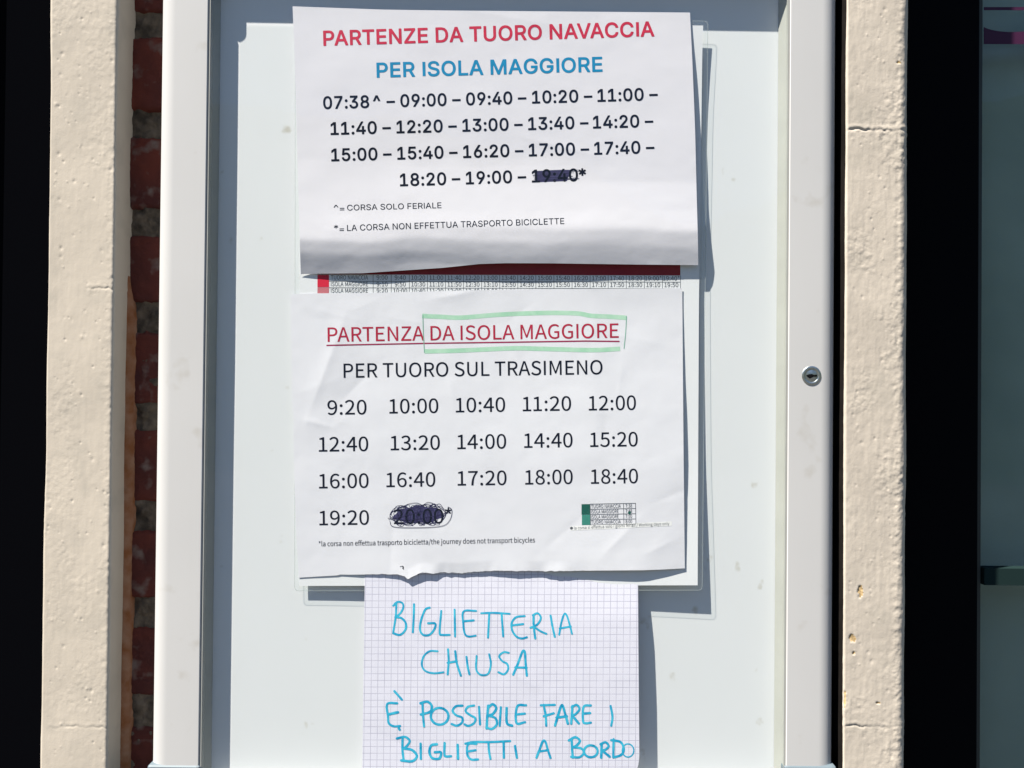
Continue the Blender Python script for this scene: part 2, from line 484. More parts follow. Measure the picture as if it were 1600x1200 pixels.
postL, _, xLb = post('painted_post', 71, 176, 0.0015, 0.0022, M['post_left'], 3, 0.00006, 170,
     [(452, 130, 176, 0.0003), (1138, 80, 168, 0.00018)], [],
     'wide smooth cream post beside the black door, left of the brick strip')
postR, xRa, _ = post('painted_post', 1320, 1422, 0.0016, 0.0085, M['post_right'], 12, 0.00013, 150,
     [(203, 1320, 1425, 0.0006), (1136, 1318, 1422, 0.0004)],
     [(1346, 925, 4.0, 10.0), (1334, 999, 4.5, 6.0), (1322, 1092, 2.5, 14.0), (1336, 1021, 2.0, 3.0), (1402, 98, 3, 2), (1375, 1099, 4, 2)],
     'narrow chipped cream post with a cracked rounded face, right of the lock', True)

# worn brown edge where the left post meets the brickwork: bare strip, ragged outline
def bare_strip():
    zs = np.arange(P(200, 1300, -20)[2], P(200, 405, -20)[2], 0.0015)
    n = len(zs)
    w = 0.0046 + 0.0016 * fbm(zs * 22, zs * 0 + 2, 3, 4) + 0.0005 * vnoise(zs * 400, zs * 0, 6)
    taper = np.clip((zs[-1] - zs) / 0.05, 0.0, 1)
    x0 = xLb - 0.001
    A = np.stack([np.full(n, x0), np.full(n, WALL_Y - 0.0045), zs], -1)
    B = np.stack([x0 + 0.0012 * taper + w * taper, WALL_Y - 0.003 + 0.0015 * fbm(zs * 80, zs * 0, 9, 3), zs], -1)
    C = np.stack([x0 + 0.002 * taper + w * taper, np.full(n, WALL_Y + 0.010), zs], -1)
    V = np.stack([A, B, C], 1).reshape(-1, 3)
    me = mesh_np('worn_edge', V, grid_quads(n, 3, flip=True))
    link('worn_edge', me, M['bare'], postL, smooth=True)
bare_strip()

# ------------------------------------------------------------------ black door, left
dx1 = P(66, 600, POST_H)[0] + 0.02
door = empty('black_door', (dx1 - 0.45, 0.10, 0.0))
boxes('door_leaf', [(dx1 - 0.90, dx1, 0.085, 0.125, 0.01, 2.45)], M['door'], door, 0.002)
boxes('door_moulding', [(dx1 - 0.78, dx1 - 0.12, 0.078, 0.0848, 0.25, 0.29), (dx1 - 0.78, dx1 - 0.12, 0.078, 0.0848, 2.2, 2.24),
                        (dx1 - 0.78, dx1 - 0.74, 0.078, 0.0848, 0.292, 2.198), (dx1 - 0.16, dx1 - 0.12, 0.078, 0.0848, 0.292, 2.198)], M['door'], door)
tag(door, 'matt black door set back behind the left cream post', 'door')

# ------------------------------------------------------------------ dark window, right
def wx(px, y): return P(px, 600, -y / K)[0]
WY = 0.050
fx0, fx1 = P(1418, 600, POST_H)[0] - 0.01, wx(1528, WY)
win = empty('dark_window', (fx1, WY, 0.5))
boxes('window_frame', [(fx0, fx1, WY, WY + 0.05, 0.0, TOP), (fx1, fx1 + 0.75, WY, WY + 0.05, 0.0, 0.14), (fx1, fx1 + 0.75, WY, WY + 0.05, TOP - 0.1, TOP),
                       (fx1 + 0.75, fx1 + 0.85, WY, WY + 0.05, 0, TOP)], M['winframe'], win)
boxes('reflection_sheet', [(fx1 + 0.017, fx1 + 0.749, WY + 0.040, WY + 0.0415, 0.16, TOP - 0.12)], M['reflection_sheet'], win)  # made-up sheet behind the pane, imitates its reflections
boxes('glazing_bead', [(fx1 + 0.0002, fx1 + 0.007, WY + 0.008, WY + 0.030, 0.142, TOP - 0.102)], M['panel'], win)
boxes('pane', [(fx1 + 0.0075, fx1 + 0.749, WY + 0.016, WY + 0.020, 0.1405, TOP - 0.1005)], M['wglass'], win)
zb0, zb1 = P(1565, 912, -(WY + .01) / K)[2], P(1565, 886, -(WY + .01) / K)[2]
boxes('glazing_bar', [(fx1 + 0.008, fx1 + 0.749, WY + 0.004, WY + 0.0155, zb0, zb1)], M['bar'], win)
# maroon lettering on the pane (the foot of a big rounded character and a rule above it)
def vinyl():
    yv = -(WY + 0.0154) / K
    xs = np.linspace(1537, 1760, 40)
    up = 36 + 14 * np.clip(1 - ((xs - 1582) / 50) ** 2, 0, 1) ** .5 - 9 * (xs > 1632)
    lo = np.full_like(xs, 69.0)
    A, B = P(xs, up, yv), P(xs, lo, yv)
    V = np.concatenate([A, B]); n = len(xs)
    Fc = [(i, i + 1, n + i + 1, n + i) for i in range(n - 1)]
    k = len(V)
    C = P(np.array([1537, 1760, 1760, 1537]), np.array([11, 11, 16, 16]), yv)
    V = np.concatenate([V, C]); Fc.append((k, k + 1, k + 2, k + 3))
    link('vinyl_lettering', mesh_np('vinyl_lettering', V, Fc), M['purple'], win)
vinyl()
tag(win, 'dark window with black frame and dim green glass beyond the right post', 'window')
tag(boxes('interior_room', [(fx0, fx1 + 0.9, 0.55, 0.6, 0.0, TOP), (fx0, fx1 + 0.9, WY + 0.052, 0.5495, TOP - 0.04, TOP), (fx1 + 0.86, fx1 + 0.9, WY + 0.052, 0.5495, 0.003, TOP - 0.0405),
                            (fx0, fx0 + 0.03, WY + 0.052, 0.5495, 0.003, TOP - 0.0405), (fx0 + 0.0305, fx1 + 0.8595, WY + 0.052, 0.5495, 0.003, 0.03)], M['room']), kind='structure')

# ------------------------------------------------------------------ notice case
FH = 25.0                                            # frame front over the backing (px)
case = empty('notice_case', (0, 0.012, ZC - 0.36))
tag(case, 'white framed glazed notice case full of ferry timetables', 'notice board')
yF, yBk = -FH * K, WALL_Y - 0.0016
pL, pR = P(380, 38, 0), P(1160, 50, 0)
dzs = -SUN.z / SUN.y * FH * K
zt = lambda x: (pL[2] + (pR[2] - pL[2]) * (x - pL[0]) / (pR[0] - pL[0])) + dzs      # inner edge of the top rail
zbm = P(800, 1236, FH)[2]                                                        # inner edge of the bottom rail
RW = 66 * K
xo_l, xf_l, xi_l = P(248, 600, 8)[0], P(267, 600, FH)[0], P(318, 600, FH)[0]
xi_r, xf_r, xo_r = P(1231.5, 600, FH)[0], P(1282, 600, FH)[0], P(1301, 600, 8)[0]

def stile(xo, xf, xi):
    s = 1 if xi > xf else -1
    pts = [(xo, yBk)]
    h0 = -8 * K
    for a in np.linspace(0, math.pi / 2, 14):
        pts.append((xf - (xf - xo) * math.cos(a), h0 + (yF - h0) * math.sin(a)))
    pts += [(xi - s * 0.0006, yF), (xi, yF + 0.0006), (xi, yBk)]
    ztop, zbot = ZC + 0.40, zbm - RW
    o = prism('frame_stile', [(x, y, zbot) for x, y in pts], [(x, y, ztop) for x, y in pts], M['frame'], case, True)
    o.data.set_sharp_from_angle(angle=math.radians(30))
stile(xo_l, xf_l, xi_l)
stile(xo_r, xf_r, xi_r)
g = 0.0003
prism('frame_rail', [(xi_l + g, yF + .0002, zt(xi_l)), (xi_r - g, yF + .0002, zt(xi_r)), (xi_r - g, yF + .0002, ZC + .3998), (xi_l + g, yF + .0002, ZC + .3998)],
      [(xi_l + g, yBk, zt(xi_l)), (xi_r - g, yBk, zt(xi_r)), (xi_r - g, yBk, ZC + .3998), (xi_l + g, yBk, ZC + .3998)], M['frame'], case)
boxes('frame_rail', [(xi_l + g, xi_r - g, yF + .0002, yBk, zbm - RW, zbm)], M['frame'], case, 0.0008)
# rounded block in the top left corner of the opening
cbw, cbh = 12 * K, P(376, 38, 0)[2] - P(376, 70, 0)[2]
def corner_block():
    x0 = xi_l + g * 2
    z0 = zt(xi_l)
    pts = [(x0, z0 - g), (x0 + cbw, z0 - g), (x0 + cbw, z0 - cbh * 0.6)]
    for a in np.linspace(0, math.pi / 2, 8):
        pts.append((x0 + cbw * math.cos(a), z0 - cbh * 0.62 - cbh * 0.38 * math.sin(a)))
    prism('corner_block', [(x, yF + .0004, z) for x, z in pts], [(x, -0.0006, z) for x, z in pts], M['frame'], case)
corner_block()
# backing panel
xs = np.linspace(xi_l - .004, xi_r + .004, 60); zs = np.linspace(zbm - .01, ZC + .38, 70)
X, Z = np.meshgrid(xs, zs)
Y = 0.0002 * fbm(X * 5, Z * 5, 2, 2)
V = np.concatenate([np.stack([X, Y, Z], -1).reshape(-1, 3), np.stack([X, Y + .004, Z], -1).reshape(-1, 3)])
me = mesh_np('backing_panel', V, np.concatenate([grid_quads(70, 60, flip=True), grid_quads(70, 60, X.size)]))
link('backing_panel', me, M['backing'], case, True)
# gaskets: slanted grey strips inside each stile, made of two lips
def gasket(xi, px_in, px_mid, s):
    xg, xm = P(px_in, 600, 1.2)[0], P(px_mid, 600, 12)[0]
    xi2 = xi + s * 0.0002
    pts = [(xi2, yF + 0.0009), (xi2 + s * 0.0012, yF + 0.0009), (xm, -12 * K), (xm + s * 0.0005, -11 * K), (xg, -1.2 * K), (xg, -0.8 * K), (xi2, -0.8 * K)]
    z0, z1 = zbm + 0.0005, min(zt(xi_l), zt(xi_r)) - 0.0006 - (cbh if s > 0 else 0)
    prism('gasket', [(x, y, z0) for x, y in pts], [(x, y, z1) for x, y in pts], M['gasket'], case)
gasket(xi_l, 337.5, 326, 1)
gasket(xi_r, 1213, 1225.5, -1)
boxes('glass_pane', [(xi_l + .0016, xi_r - .0016, -24.2 * K, -23.6 * K, zbm + .0008, min(zt(xi_l), zt(xi_r)) - .0008 - cbh * 0)], M['glass'], case)
# corner caps at the foot (and head) of the stiles
def cap(xa, xb, z0, z1):
    boxes('corner_cap', [(xa - .0015, xb + .0015, yF - .0012, yBk + .0004, z0, z1)], M['cap'], case, 0.003, 3)
zcap = P(270, 1195, FH)[2]
cap(xo_l, xi_l, zbm - RW - .003, zcap)
cap(xi_r, xo_r, zbm - RW - .003, P(1270, 1196, FH)[2])
cap(xo_l, xi_l, ZC + .36, ZC + .403)
cap(xi_r, xo_r, ZC + .36, ZC + .403)
# lock
def lathe(name, prof, c, mats, parent, n=40, scale=(1, 1)):
    V, Fc = [], []
    for r, y in prof:
        for i in range(n):
            a = 2 * math.pi * i / n
            V.append((c[0] + r * math.cos(a), c[1] + y, c[2] + r * math.sin(a)))
    for j in range(len(prof) - 1):
        for i in range(n):
            Fc.append((j * n + i, j * n + (i + 1) % n, (j + 1) * n + (i + 1) % n, (j + 1) * n + i))
    Fc.append(tuple(range((len(prof) - 1) * n, len(prof) * n)))
    me = mesh_np(name, V, Fc)
    bm = bmesh.new(); bm.from_mesh(me); bmesh.ops.recalc_face_normals(bm, faces=bm.faces); bm.to_mesh(me); bm.free()
    o = link(name, me, mats, parent, True)
    me.set_sharp_from_angle(angle=math.radians(40))
    return o
lc = P(1268, 587, FH); lc[1] = yF
R0 = 15.0 * K
lock = lathe('lock', [(R0, .001), (R0, -.0001), (R0 * .95, -.0004), (R0 * .80, -.00055), (R0 * .70, -.0004), (R0 * .66, -.0001), (R0 * .64, -.00005), (R0 * .55, -.0002), (R0 * .25, -.00065), (0.0001, -.0007)], lc, M['steel'], case)
def keyhole():
    pts = [(-8.5, 0.6), (-4, 2.2), (0, 2.6), (3, 1.2), (8.0, 1.6), (8.2, -1.6), (3, -1.8), (1, -2.8), (-3, -4.6), (-6, -2.6)]
    A = [(lc[0] + x * K, lc[1] - .00078, lc[2] + z * K) for x, z in pts]
    B = [(lc[0] + x * K, lc[1] + .0006, lc[2] + z * K) for x, z in pts]
    prism('keyhole', A, B, M['black'], lock)
keyhole()

# ------------------------------------------------------------------ sheets of paper
# letter shapes: advance width, outline points (x, y, x, y, ...), triangles; cap height 700
GL = {}
GL['bold'] = {
'*': (647, [264,286,278,282,343,282,353,284,363,291,368,306,365,401,368,408,453,354,468,351,484,361,522,431,521,441,513,453,420,501,425,506,511,551,520,561,522,571,520,581,486,641,473,654,458,655,368,598,365,606,368,703,362,716,348,724,273,724,258,714,253,701,257,606,253,598,168,653,153,655,138,646,100,576,101,561,108,553,197,506,201,501,108,453,99,436,103,421,137,361,153,351,168,354,253,408,256,406,253,306,255,296], [28,26,27,29,26,28,29,25,26,30,25,29,30,24,25,31,24,30,35,33,34,23,21,22,23,20,21,35,32,33,36,32,35,23,19,20,32,24,31,32,23,24,36,23,32,36,19,23,36,18,19,37,18,36,37,17,18,38,17,37,38,16,17,39,16,38,39,15,16,40,15,39,40,14,15,41,14,40,41,13,14,42,13,41,42,12,13,42,11,12,43,11,42,43,7,11,7,10,11,44,47,43,47,7,43,47,6,7,8,10,7,44,46,47,48,6,47,49,6,48,49,5,6,45,46,44,8,9,10,50,5,49,50,4,5,0,4,50,0,3,4,1,3,0,1,2,3]),
'0': (647, [265,-29,316,-33,376,-26,426,-7,476,28,512,71,543,126,564,191,578,271,581,376,574,456,558,531,532,596,514,626,491,656,446,695,391,722,336,732,286,732,231,721,181,697,137,661,110,626,80,571,59,506,46,431,42,346,49,246,65,171,88,111,122,56,162,16,213,-14,286,95,256,107,234,126,213,156,197,191,179,271,175,331,175,391,188,481,201,521,219,556,241,581,266,598,291,606,321,608,351,601,381,583,404,556,422,521,435,481,444,431,449,371,448,306,442,251,432,206,416,166,398,136,376,113,351,99,321,93], [18,16,17,19,16,18,19,15,16,20,15,19,21,15,20,21,14,15,22,14,21,22,13,14,23,46,22,46,13,22,46,47,13,47,12,13,48,12,47,23,45,46,49,12,48,23,44,45,49,11,12,50,11,49,23,43,44,24,43,23,24,42,43,51,11,50,51,10,11,24,41,42,52,10,51,25,41,24,25,40,41,53,10,52,53,9,10,26,40,25,54,9,53,26,39,40,54,8,9,55,8,54,27,39,26,27,38,39,56,8,55,27,37,38,56,7,8,57,7,56,28,37,27,58,7,57,28,36,37,58,6,7,29,36,28,59,6,58,29,35,36,60,6,59,29,34,35,60,5,6,61,5,60,30,34,29,30,33,34,62,5,61,30,62,33,30,5,62,30,4,5,31,4,30,31,3,4,32,3,31,32,2,3,0,2,32,0,1,2]),
'1': (647, [92,-20,105,-24,535,-24,550,-21,560,-10,562,75,560,85,551,95,540,99,404,100,404,700,400,712,390,721,380,724,265,723,105,607,96,595,94,490,102,475,115,469,130,471,265,570,268,565,268,105,265,99,105,99,90,94,83,85,81,75,81,0,83,-10], [14,12,13,15,12,14,15,11,12,15,10,11,15,21,10,21,22,10,22,9,10,16,21,15,17,21,16,17,20,21,23,9,22,18,20,17,19,20,18,24,9,23,24,8,9,26,24,25,26,8,24,26,7,8,26,6,7,27,6,26,28,6,27,28,5,6,29,5,28,29,4,5,30,4,29,0,4,30,0,3,4,1,3,0,1,2,3]),
'2': (647, [75,-20,88,-24,533,-24,548,-21,557,-10,559,80,553,95,543,101,273,102,264,105,403,250,473,330,517,395,541,455,548,500,547,540,539,575,526,610,507,640,480,670,448,695,418,712,373,726,328,733,278,732,228,722,188,705,148,679,115,645,89,605,75,565,67,515,68,490,73,481,83,475,173,474,188,478,197,490,206,545,223,573,253,597,293,608,343,604,363,597,383,585,398,570,408,554,414,535,417,510,414,485,406,460,371,405,68,78,64,65,64,0,66,-10], [24,22,23,25,22,24,25,21,22,26,21,25,26,20,21,27,20,26,27,19,20,28,19,27,28,18,19,29,18,28,29,41,18,41,17,18,41,42,17,42,16,17,29,40,41,30,40,29,43,16,42,44,16,43,30,39,40,45,16,44,45,15,16,30,38,39,46,15,45,31,38,30,47,15,46,31,37,38,47,14,15,48,14,47,32,37,31,49,14,48,49,13,14,33,37,32,33,36,37,50,13,49,34,36,33,34,35,36,51,13,50,51,12,13,52,12,51,52,11,12,52,10,11,52,9,10,52,8,9,52,7,8,52,6,7,52,5,6,52,4,5,53,4,52,54,4,53,55,4,54,0,4,55,0,3,4,1,3,0,1,2,3]),
'3': (647, [247,-29,300,-33,350,-30,390,-22,435,-4,475,20,509,51,532,81,551,121,563,171,563,231,552,276,530,320,501,356,463,386,420,407,365,421,361,426,533,621,536,631,536,701,531,716,520,723,95,724,80,718,73,706,72,621,75,610,85,600,95,598,340,598,345,596,195,424,192,411,192,336,200,322,210,317,295,316,340,310,370,298,395,281,418,251,428,216,426,171,410,137,387,116,355,101,320,94,275,94,232,106,201,126,183,151,172,191,160,203,55,205,45,200,37,186,41,146,53,106,70,76,95,44,122,21,160,-3,203,-19], [24,22,23,24,21,22,25,21,24,25,20,21,26,20,25,26,19,20,26,18,19,27,18,26,27,30,18,30,31,18,31,17,18,28,30,27,29,30,28,32,17,31,32,16,17,33,16,32,33,15,16,34,15,33,34,14,15,34,13,14,34,12,13,35,12,34,36,12,35,36,37,12,37,38,12,38,11,12,39,11,38,40,11,39,41,11,40,41,10,11,42,10,41,42,9,10,43,9,42,55,53,54,55,52,53,56,52,55,56,51,52,57,51,56,44,9,43,44,8,9,57,50,51,58,50,57,45,8,44,58,49,50,45,7,8,46,7,45,59,49,58,59,48,49,47,7,46,59,47,48,59,7,47,59,6,7,60,6,59,60,5,6,61,5,60,62,5,61,62,4,5,63,4,62,63,3,4,0,3,63,0,2,3,1,2,0]),
'4': (647, [374,-20,389,-24,474,-24,485,-20,493,-10,496,0,497,120,574,122,587,130,592,145,592,225,586,240,569,248,499,248,496,250,495,440,489,453,479,460,384,461,368,450,364,435,363,250,359,248,194,248,190,250,449,690,449,710,441,720,429,724,339,724,329,722,321,715,34,231,31,220,31,140,36,130,49,122,362,120,364,0,366,-10], [30,28,29,30,27,28,31,27,30,31,26,27,32,26,31,32,25,26,32,24,25,19,17,18,19,16,17,19,15,16,20,15,19,20,14,15,21,14,20,32,23,24,22,14,21,22,13,14,32,22,23,32,13,22,32,12,13,32,11,12,32,10,11,33,10,32,33,9,10,34,9,33,34,8,9,35,8,34,36,8,35,36,7,8,36,6,7,37,6,36,38,6,37,38,5,6,39,5,38,39,4,5,0,4,39,0,3,4,1,3,0,1,2,3]),
'5': (647, [255,-29,322,-33,377,-24,432,-2,477,29,512,67,542,121,557,171,562,236,552,301,528,361,492,409,448,446,392,472,337,482,277,480,217,462,214,466,229,596,232,598,512,599,525,611,528,626,527,706,522,716,512,722,132,724,117,719,109,706,69,351,72,335,87,324,177,314,187,317,217,338,252,351,292,357,332,353,364,341,392,318,411,291,424,256,427,226,425,196,418,171,409,151,392,129,372,112,352,101,327,94,277,95,252,103,232,114,206,141,196,161,189,191,177,202,82,203,71,201,61,191,59,166,69,121,87,81,112,46,142,19,178,-4,212,-19], [27,25,26,27,24,25,28,24,27,28,23,24,29,18,28,18,19,28,19,23,28,19,22,23,19,21,22,19,20,21,29,17,18,15,13,14,16,13,15,16,12,13,29,16,17,29,12,16,29,11,12,29,36,11,36,10,11,36,37,10,37,9,10,29,35,36,38,9,37,29,34,35,30,34,29,39,9,38,30,33,34,31,33,30,32,33,31,40,9,39,40,8,9,41,8,40,42,8,41,42,7,8,43,7,42,58,56,57,58,55,56,59,55,58,44,7,43,60,55,59,60,54,55,45,7,44,45,6,7,61,54,60,61,53,54,46,6,45,61,52,53,47,6,46,62,52,61,47,5,6,62,51,52,48,5,47,62,50,51,49,5,48,62,49,50,62,5,49,63,5,62,63,4,5,64,4,63,64,3,4,65,3,64,65,2,3,66,2,65,0,2,66,0,1,2]),
'6': (647, [264,-29,312,-33,362,-29,407,-16,449,6,487,36,516,71,536,106,552,151,559,216,554,271,537,326,507,376,470,411,417,440,362,454,307,456,307,461,465,691,467,701,464,711,457,719,447,724,347,724,337,722,329,716,130,421,93,351,72,291,64,236,66,186,76,136,102,79,132,40,172,7,212,-15,277,95,257,103,237,117,221,136,209,156,200,181,196,206,197,236,202,261,223,301,237,316,257,329,297,340,342,337,362,330,382,317,399,301,412,281,425,236,426,206,422,180,414,156,402,136,387,119,367,105,327,92,302,91], [24,22,23,24,21,22,25,21,24,25,20,21,26,20,25,26,19,20,26,18,19,26,17,18,26,16,17,26,15,16,26,14,15,26,13,14,27,13,26,27,12,13,27,48,12,48,11,12,28,48,27,28,47,48,49,11,48,50,11,49,51,11,50,28,46,47,51,10,11,52,10,51,28,45,46,28,44,45,53,10,52,29,44,28,54,10,53,54,9,10,29,43,44,30,43,29,30,42,43,55,9,54,55,8,9,30,41,42,56,8,55,31,41,30,31,40,41,57,8,56,31,39,40,58,8,57,58,7,8,32,39,31,32,38,39,59,7,58,60,7,59,32,37,38,60,6,7,61,6,60,32,36,37,32,62,36,62,6,61,32,6,62,33,6,32,33,5,6,34,5,33,34,4,5,35,4,34,35,3,4,0,3,35,0,2,3,0,1,2]),
'7': (647, [120,-20,135,-24,230,-24,240,-20,249,-10,560,610,561,700,559,710,550,720,535,724,85,724,75,722,65,713,61,700,62,620,65,609,76,600,400,598,407,595,112,10,110,-5], [11,9,10,11,8,9,12,8,11,12,7,8,13,7,12,13,6,7,14,6,13,14,5,6,15,5,14,15,17,5,17,18,5,18,4,5,16,17,15,19,4,18,20,4,19,0,4,20,0,3,4,0,2,3,1,2,0]),
'8': (647, [256,-29,311,-33,366,-29,416,-18,471,7,509,36,540,71,562,111,573,156,574,211,567,246,558,271,528,321,504,346,476,366,476,371,496,389,514,411,529,436,541,466,547,496,549,536,545,566,536,596,507,646,466,685,434,706,406,718,346,731,296,733,246,727,206,714,166,693,131,665,104,631,86,596,75,551,75,496,86,451,111,406,146,371,146,366,116,344,91,317,74,291,60,261,52,231,48,196,49,156,56,126,68,96,83,71,101,48,125,26,161,2,191,-12,271,95,246,102,221,115,204,131,191,151,184,176,183,201,188,226,198,246,211,262,231,278,256,291,281,297,311,300,341,297,366,290,391,278,420,251,436,216,438,176,425,141,401,116,366,99,321,92,281,425,261,432,241,443,226,457,215,476,207,516,209,541,216,560,227,576,241,589,276,605,326,608,366,598,391,580,410,551,415,511,407,476,386,448,356,430,321,423], [30,28,29,30,27,28,31,27,30,31,26,27,32,26,31,32,25,26,33,25,32,33,24,25,34,24,33,34,23,24,35,91,34,91,23,34,35,90,91,92,23,91,35,89,90,93,23,92,36,89,35,93,22,23,36,88,89,94,22,93,36,87,88,94,21,22,36,86,87,37,86,36,95,21,94,37,85,86,95,20,21,37,84,85,96,20,95,38,84,37,96,19,20,38,83,84,97,19,96,97,18,19,38,82,83,39,82,38,98,18,97,39,81,82,98,17,18,39,80,81,99,17,98,39,99,80,39,17,99,39,16,17,40,16,39,40,15,16,41,15,40,41,14,15,42,14,41,42,13,14,42,12,13,43,12,42,43,69,12,69,70,12,70,11,12,44,69,43,44,68,69,44,67,68,71,11,70,45,67,44,45,66,67,72,11,71,45,65,66,73,11,72,73,10,11,45,64,65,46,64,45,74,10,73,46,63,64,74,9,10,47,63,46,47,62,63,75,9,74,75,8,9,47,61,62,48,61,47,48,60,61,76,8,75,49,60,48,76,7,8,49,59,60,77,7,76,49,58,59,50,58,49,78,7,77,50,57,58,78,6,7,50,56,57,79,6,78,51,56,50,51,79,56,51,6,79,52,6,51,52,5,6,53,5,52,53,4,5,54,4,53,54,3,4,55,3,54,0,3,55,0,2,3,1,2,0]),
'9': (647, [166,-20,177,-24,277,-24,292,-17,481,260,521,330,545,390,557,445,559,495,552,545,534,595,511,635,477,672,437,701,392,721,347,731,292,733,242,725,197,708,157,683,122,650,94,610,75,565,64,500,67,435,81,385,108,335,142,298,192,266,237,251,267,245,312,244,316,240,158,10,156,-5,297,360,272,365,252,374,232,390,219,405,208,425,200,450,197,475,198,505,212,550,225,570,241,585,257,596,279,605,302,609,327,608,352,602,372,592,388,580,405,560,422,519,426,465,421,440,412,419,400,400,382,382,362,370,342,363], [17,15,16,17,14,15,18,14,17,18,13,14,19,13,18,19,12,13,20,12,19,20,11,12,21,11,20,21,49,11,49,50,11,50,10,11,22,48,21,48,49,21,51,10,50,22,47,48,52,10,51,22,46,47,52,9,10,53,9,52,22,45,46,54,9,53,22,44,45,23,44,22,55,9,54,23,43,44,55,8,9,56,8,55,23,42,43,24,42,23,56,7,8,24,41,42,57,7,56,24,40,41,57,6,7,58,6,57,25,40,24,25,39,40,59,6,58,25,38,39,60,6,59,60,5,6,25,37,38,26,37,25,61,5,60,26,36,37,62,5,61,26,35,36,35,5,62,26,5,35,27,5,26,27,4,5,28,4,27,29,4,28,29,31,4,31,32,4,32,3,4,30,31,29,33,3,32,34,3,33,0,3,34,0,2,3,1,2,0]),
':': (282, [123,349,158,353,187,369,208,395,218,429,213,464,198,491,173,511,138,522,108,519,78,504,56,479,45,444,48,409,63,381,90,359,105,-26,138,-30,170,-21,198,1,214,29,218,64,208,97,186,124,158,139,123,143,93,135,66,114,48,84,44,49,53,18,77,-11], [26,24,25,26,23,24,27,23,26,27,22,23,28,22,27,28,21,22,29,21,28,29,20,21,30,20,29,30,19,20,31,19,30,31,18,19,16,18,31,16,17,18,9,7,8,10,7,9,10,6,7,11,6,10,11,5,6,12,5,11,12,4,5,13,4,12,13,3,4,14,3,13,14,2,3,15,2,14,15,1,2,0,1,15]),
'=': (647, [94,313,530,313,540,318,548,333,548,418,540,433,525,438,95,438,80,428,76,413,76,333,84,318,86,113,100,109,530,110,540,115,548,128,547,218,540,229,525,235,95,234,83,228,76,213,76,128], [20,18,19,21,18,20,21,17,18,22,17,21,22,16,17,23,16,22,12,16,23,12,15,16,12,14,15,13,14,12,7,5,6,8,5,7,8,4,5,9,4,8,9,3,4,10,3,9,11,3,10,11,2,3,0,2,11,0,1,2]),
'A': (684, [9,-20,23,-24,118,-24,133,-18,141,-5,202,170,208,171,457,170,520,-5,528,-18,543,-24,638,-24,650,-20,659,-10,659,10,404,705,393,720,383,724,278,724,264,720,255,710,1,10,-1,-5,248,299,328,541,411,300,408,297], [19,17,18,19,16,17,19,15,16,20,15,19,21,15,20,21,24,15,24,14,15,21,23,24,25,14,24,26,14,25,21,5,23,5,26,23,5,6,26,6,7,26,7,14,26,21,4,5,8,14,7,22,4,21,8,13,14,0,4,22,0,3,4,9,13,8,9,12,13,10,12,9,0,2,3,1,2,0,10,11,12]),
'B': (652, [70,-20,83,-24,338,-24,418,-18,468,-4,513,19,545,45,571,80,589,120,597,160,598,205,593,245,580,280,559,315,538,338,500,365,498,370,518,385,537,405,560,445,571,495,568,555,557,595,535,635,509,665,473,691,418,714,353,723,83,724,70,720,61,710,59,700,59,0,61,-10,198,103,195,105,198,293,343,294,378,290,403,282,423,270,440,255,454,235,464,200,462,165,448,138,423,118,398,109,358,103,198,417,195,420,198,597,333,597,368,594,403,581,427,555,438,520,435,485,419,455,393,433,368,422,343,417], [29,27,28,29,26,27,30,26,29,30,25,26,31,25,30,32,51,31,51,25,31,51,24,25,51,23,24,51,52,23,52,22,23,53,22,52,32,50,51,53,21,22,54,21,53,55,21,54,56,21,55,56,20,21,57,20,56,57,19,20,58,19,57,59,19,58,59,18,19,60,18,59,61,18,60,32,49,50,49,18,61,32,36,49,36,18,49,36,17,18,36,16,17,36,15,16,36,14,15,36,13,14,36,37,13,37,12,13,38,12,37,32,35,36,39,12,38,40,12,39,40,11,12,41,11,40,42,11,41,42,10,11,43,10,42,43,9,10,44,9,43,45,9,44,45,8,9,46,8,45,46,7,8,47,7,46,48,7,47,32,34,35,34,7,48,32,7,34,32,6,7,32,5,6,32,4,5,33,4,32,33,3,4,0,3,33,0,2,3,1,2,0]),
'C': (726, [314,-29,380,-33,440,-26,500,-7,550,20,595,58,630,102,656,151,674,216,670,234,655,244,555,244,540,232,529,196,516,171,485,136,460,120,435,108,405,100,375,97,340,99,315,104,265,126,225,160,195,206,177,256,168,311,167,371,174,431,187,476,210,520,241,556,275,580,305,593,340,601,385,602,424,596,465,578,500,549,521,521,539,471,550,458,560,455,655,456,666,461,673,471,675,481,668,511,649,566,622,611,590,647,555,677,510,703,460,721,410,731,345,733,275,721,215,698,160,662,111,611,76,556,55,506,37,431,31,351,38,266,56,191,86,126,126,71,177,26,235,-8,275,-21], [56,54,55,56,53,54,57,53,56,57,52,53,57,51,52,58,51,57,58,50,51,59,50,58,59,49,50,60,34,59,34,49,59,34,35,49,35,48,49,36,48,35,60,33,34,37,48,36,60,32,33,60,31,32,38,48,37,38,47,48,61,31,60,61,30,31,39,47,38,40,47,39,61,29,30,40,46,47,62,29,61,40,45,46,62,28,29,41,45,40,41,44,45,41,43,44,42,43,41,63,28,62,63,27,28,63,26,27,64,26,63,64,25,26,65,25,64,65,24,25,11,9,10,12,9,11,12,8,9,13,8,12,13,7,8,65,23,24,14,7,13,66,23,65,15,7,14,66,22,23,15,6,7,16,6,15,67,22,66,67,21,22,17,6,16,18,6,17,67,20,21,18,5,6,19,5,18,67,19,20,67,5,19,68,5,67,68,4,5,69,4,68,69,3,4,69,2,3,70,2,69,0,2,70,0,1,2]),
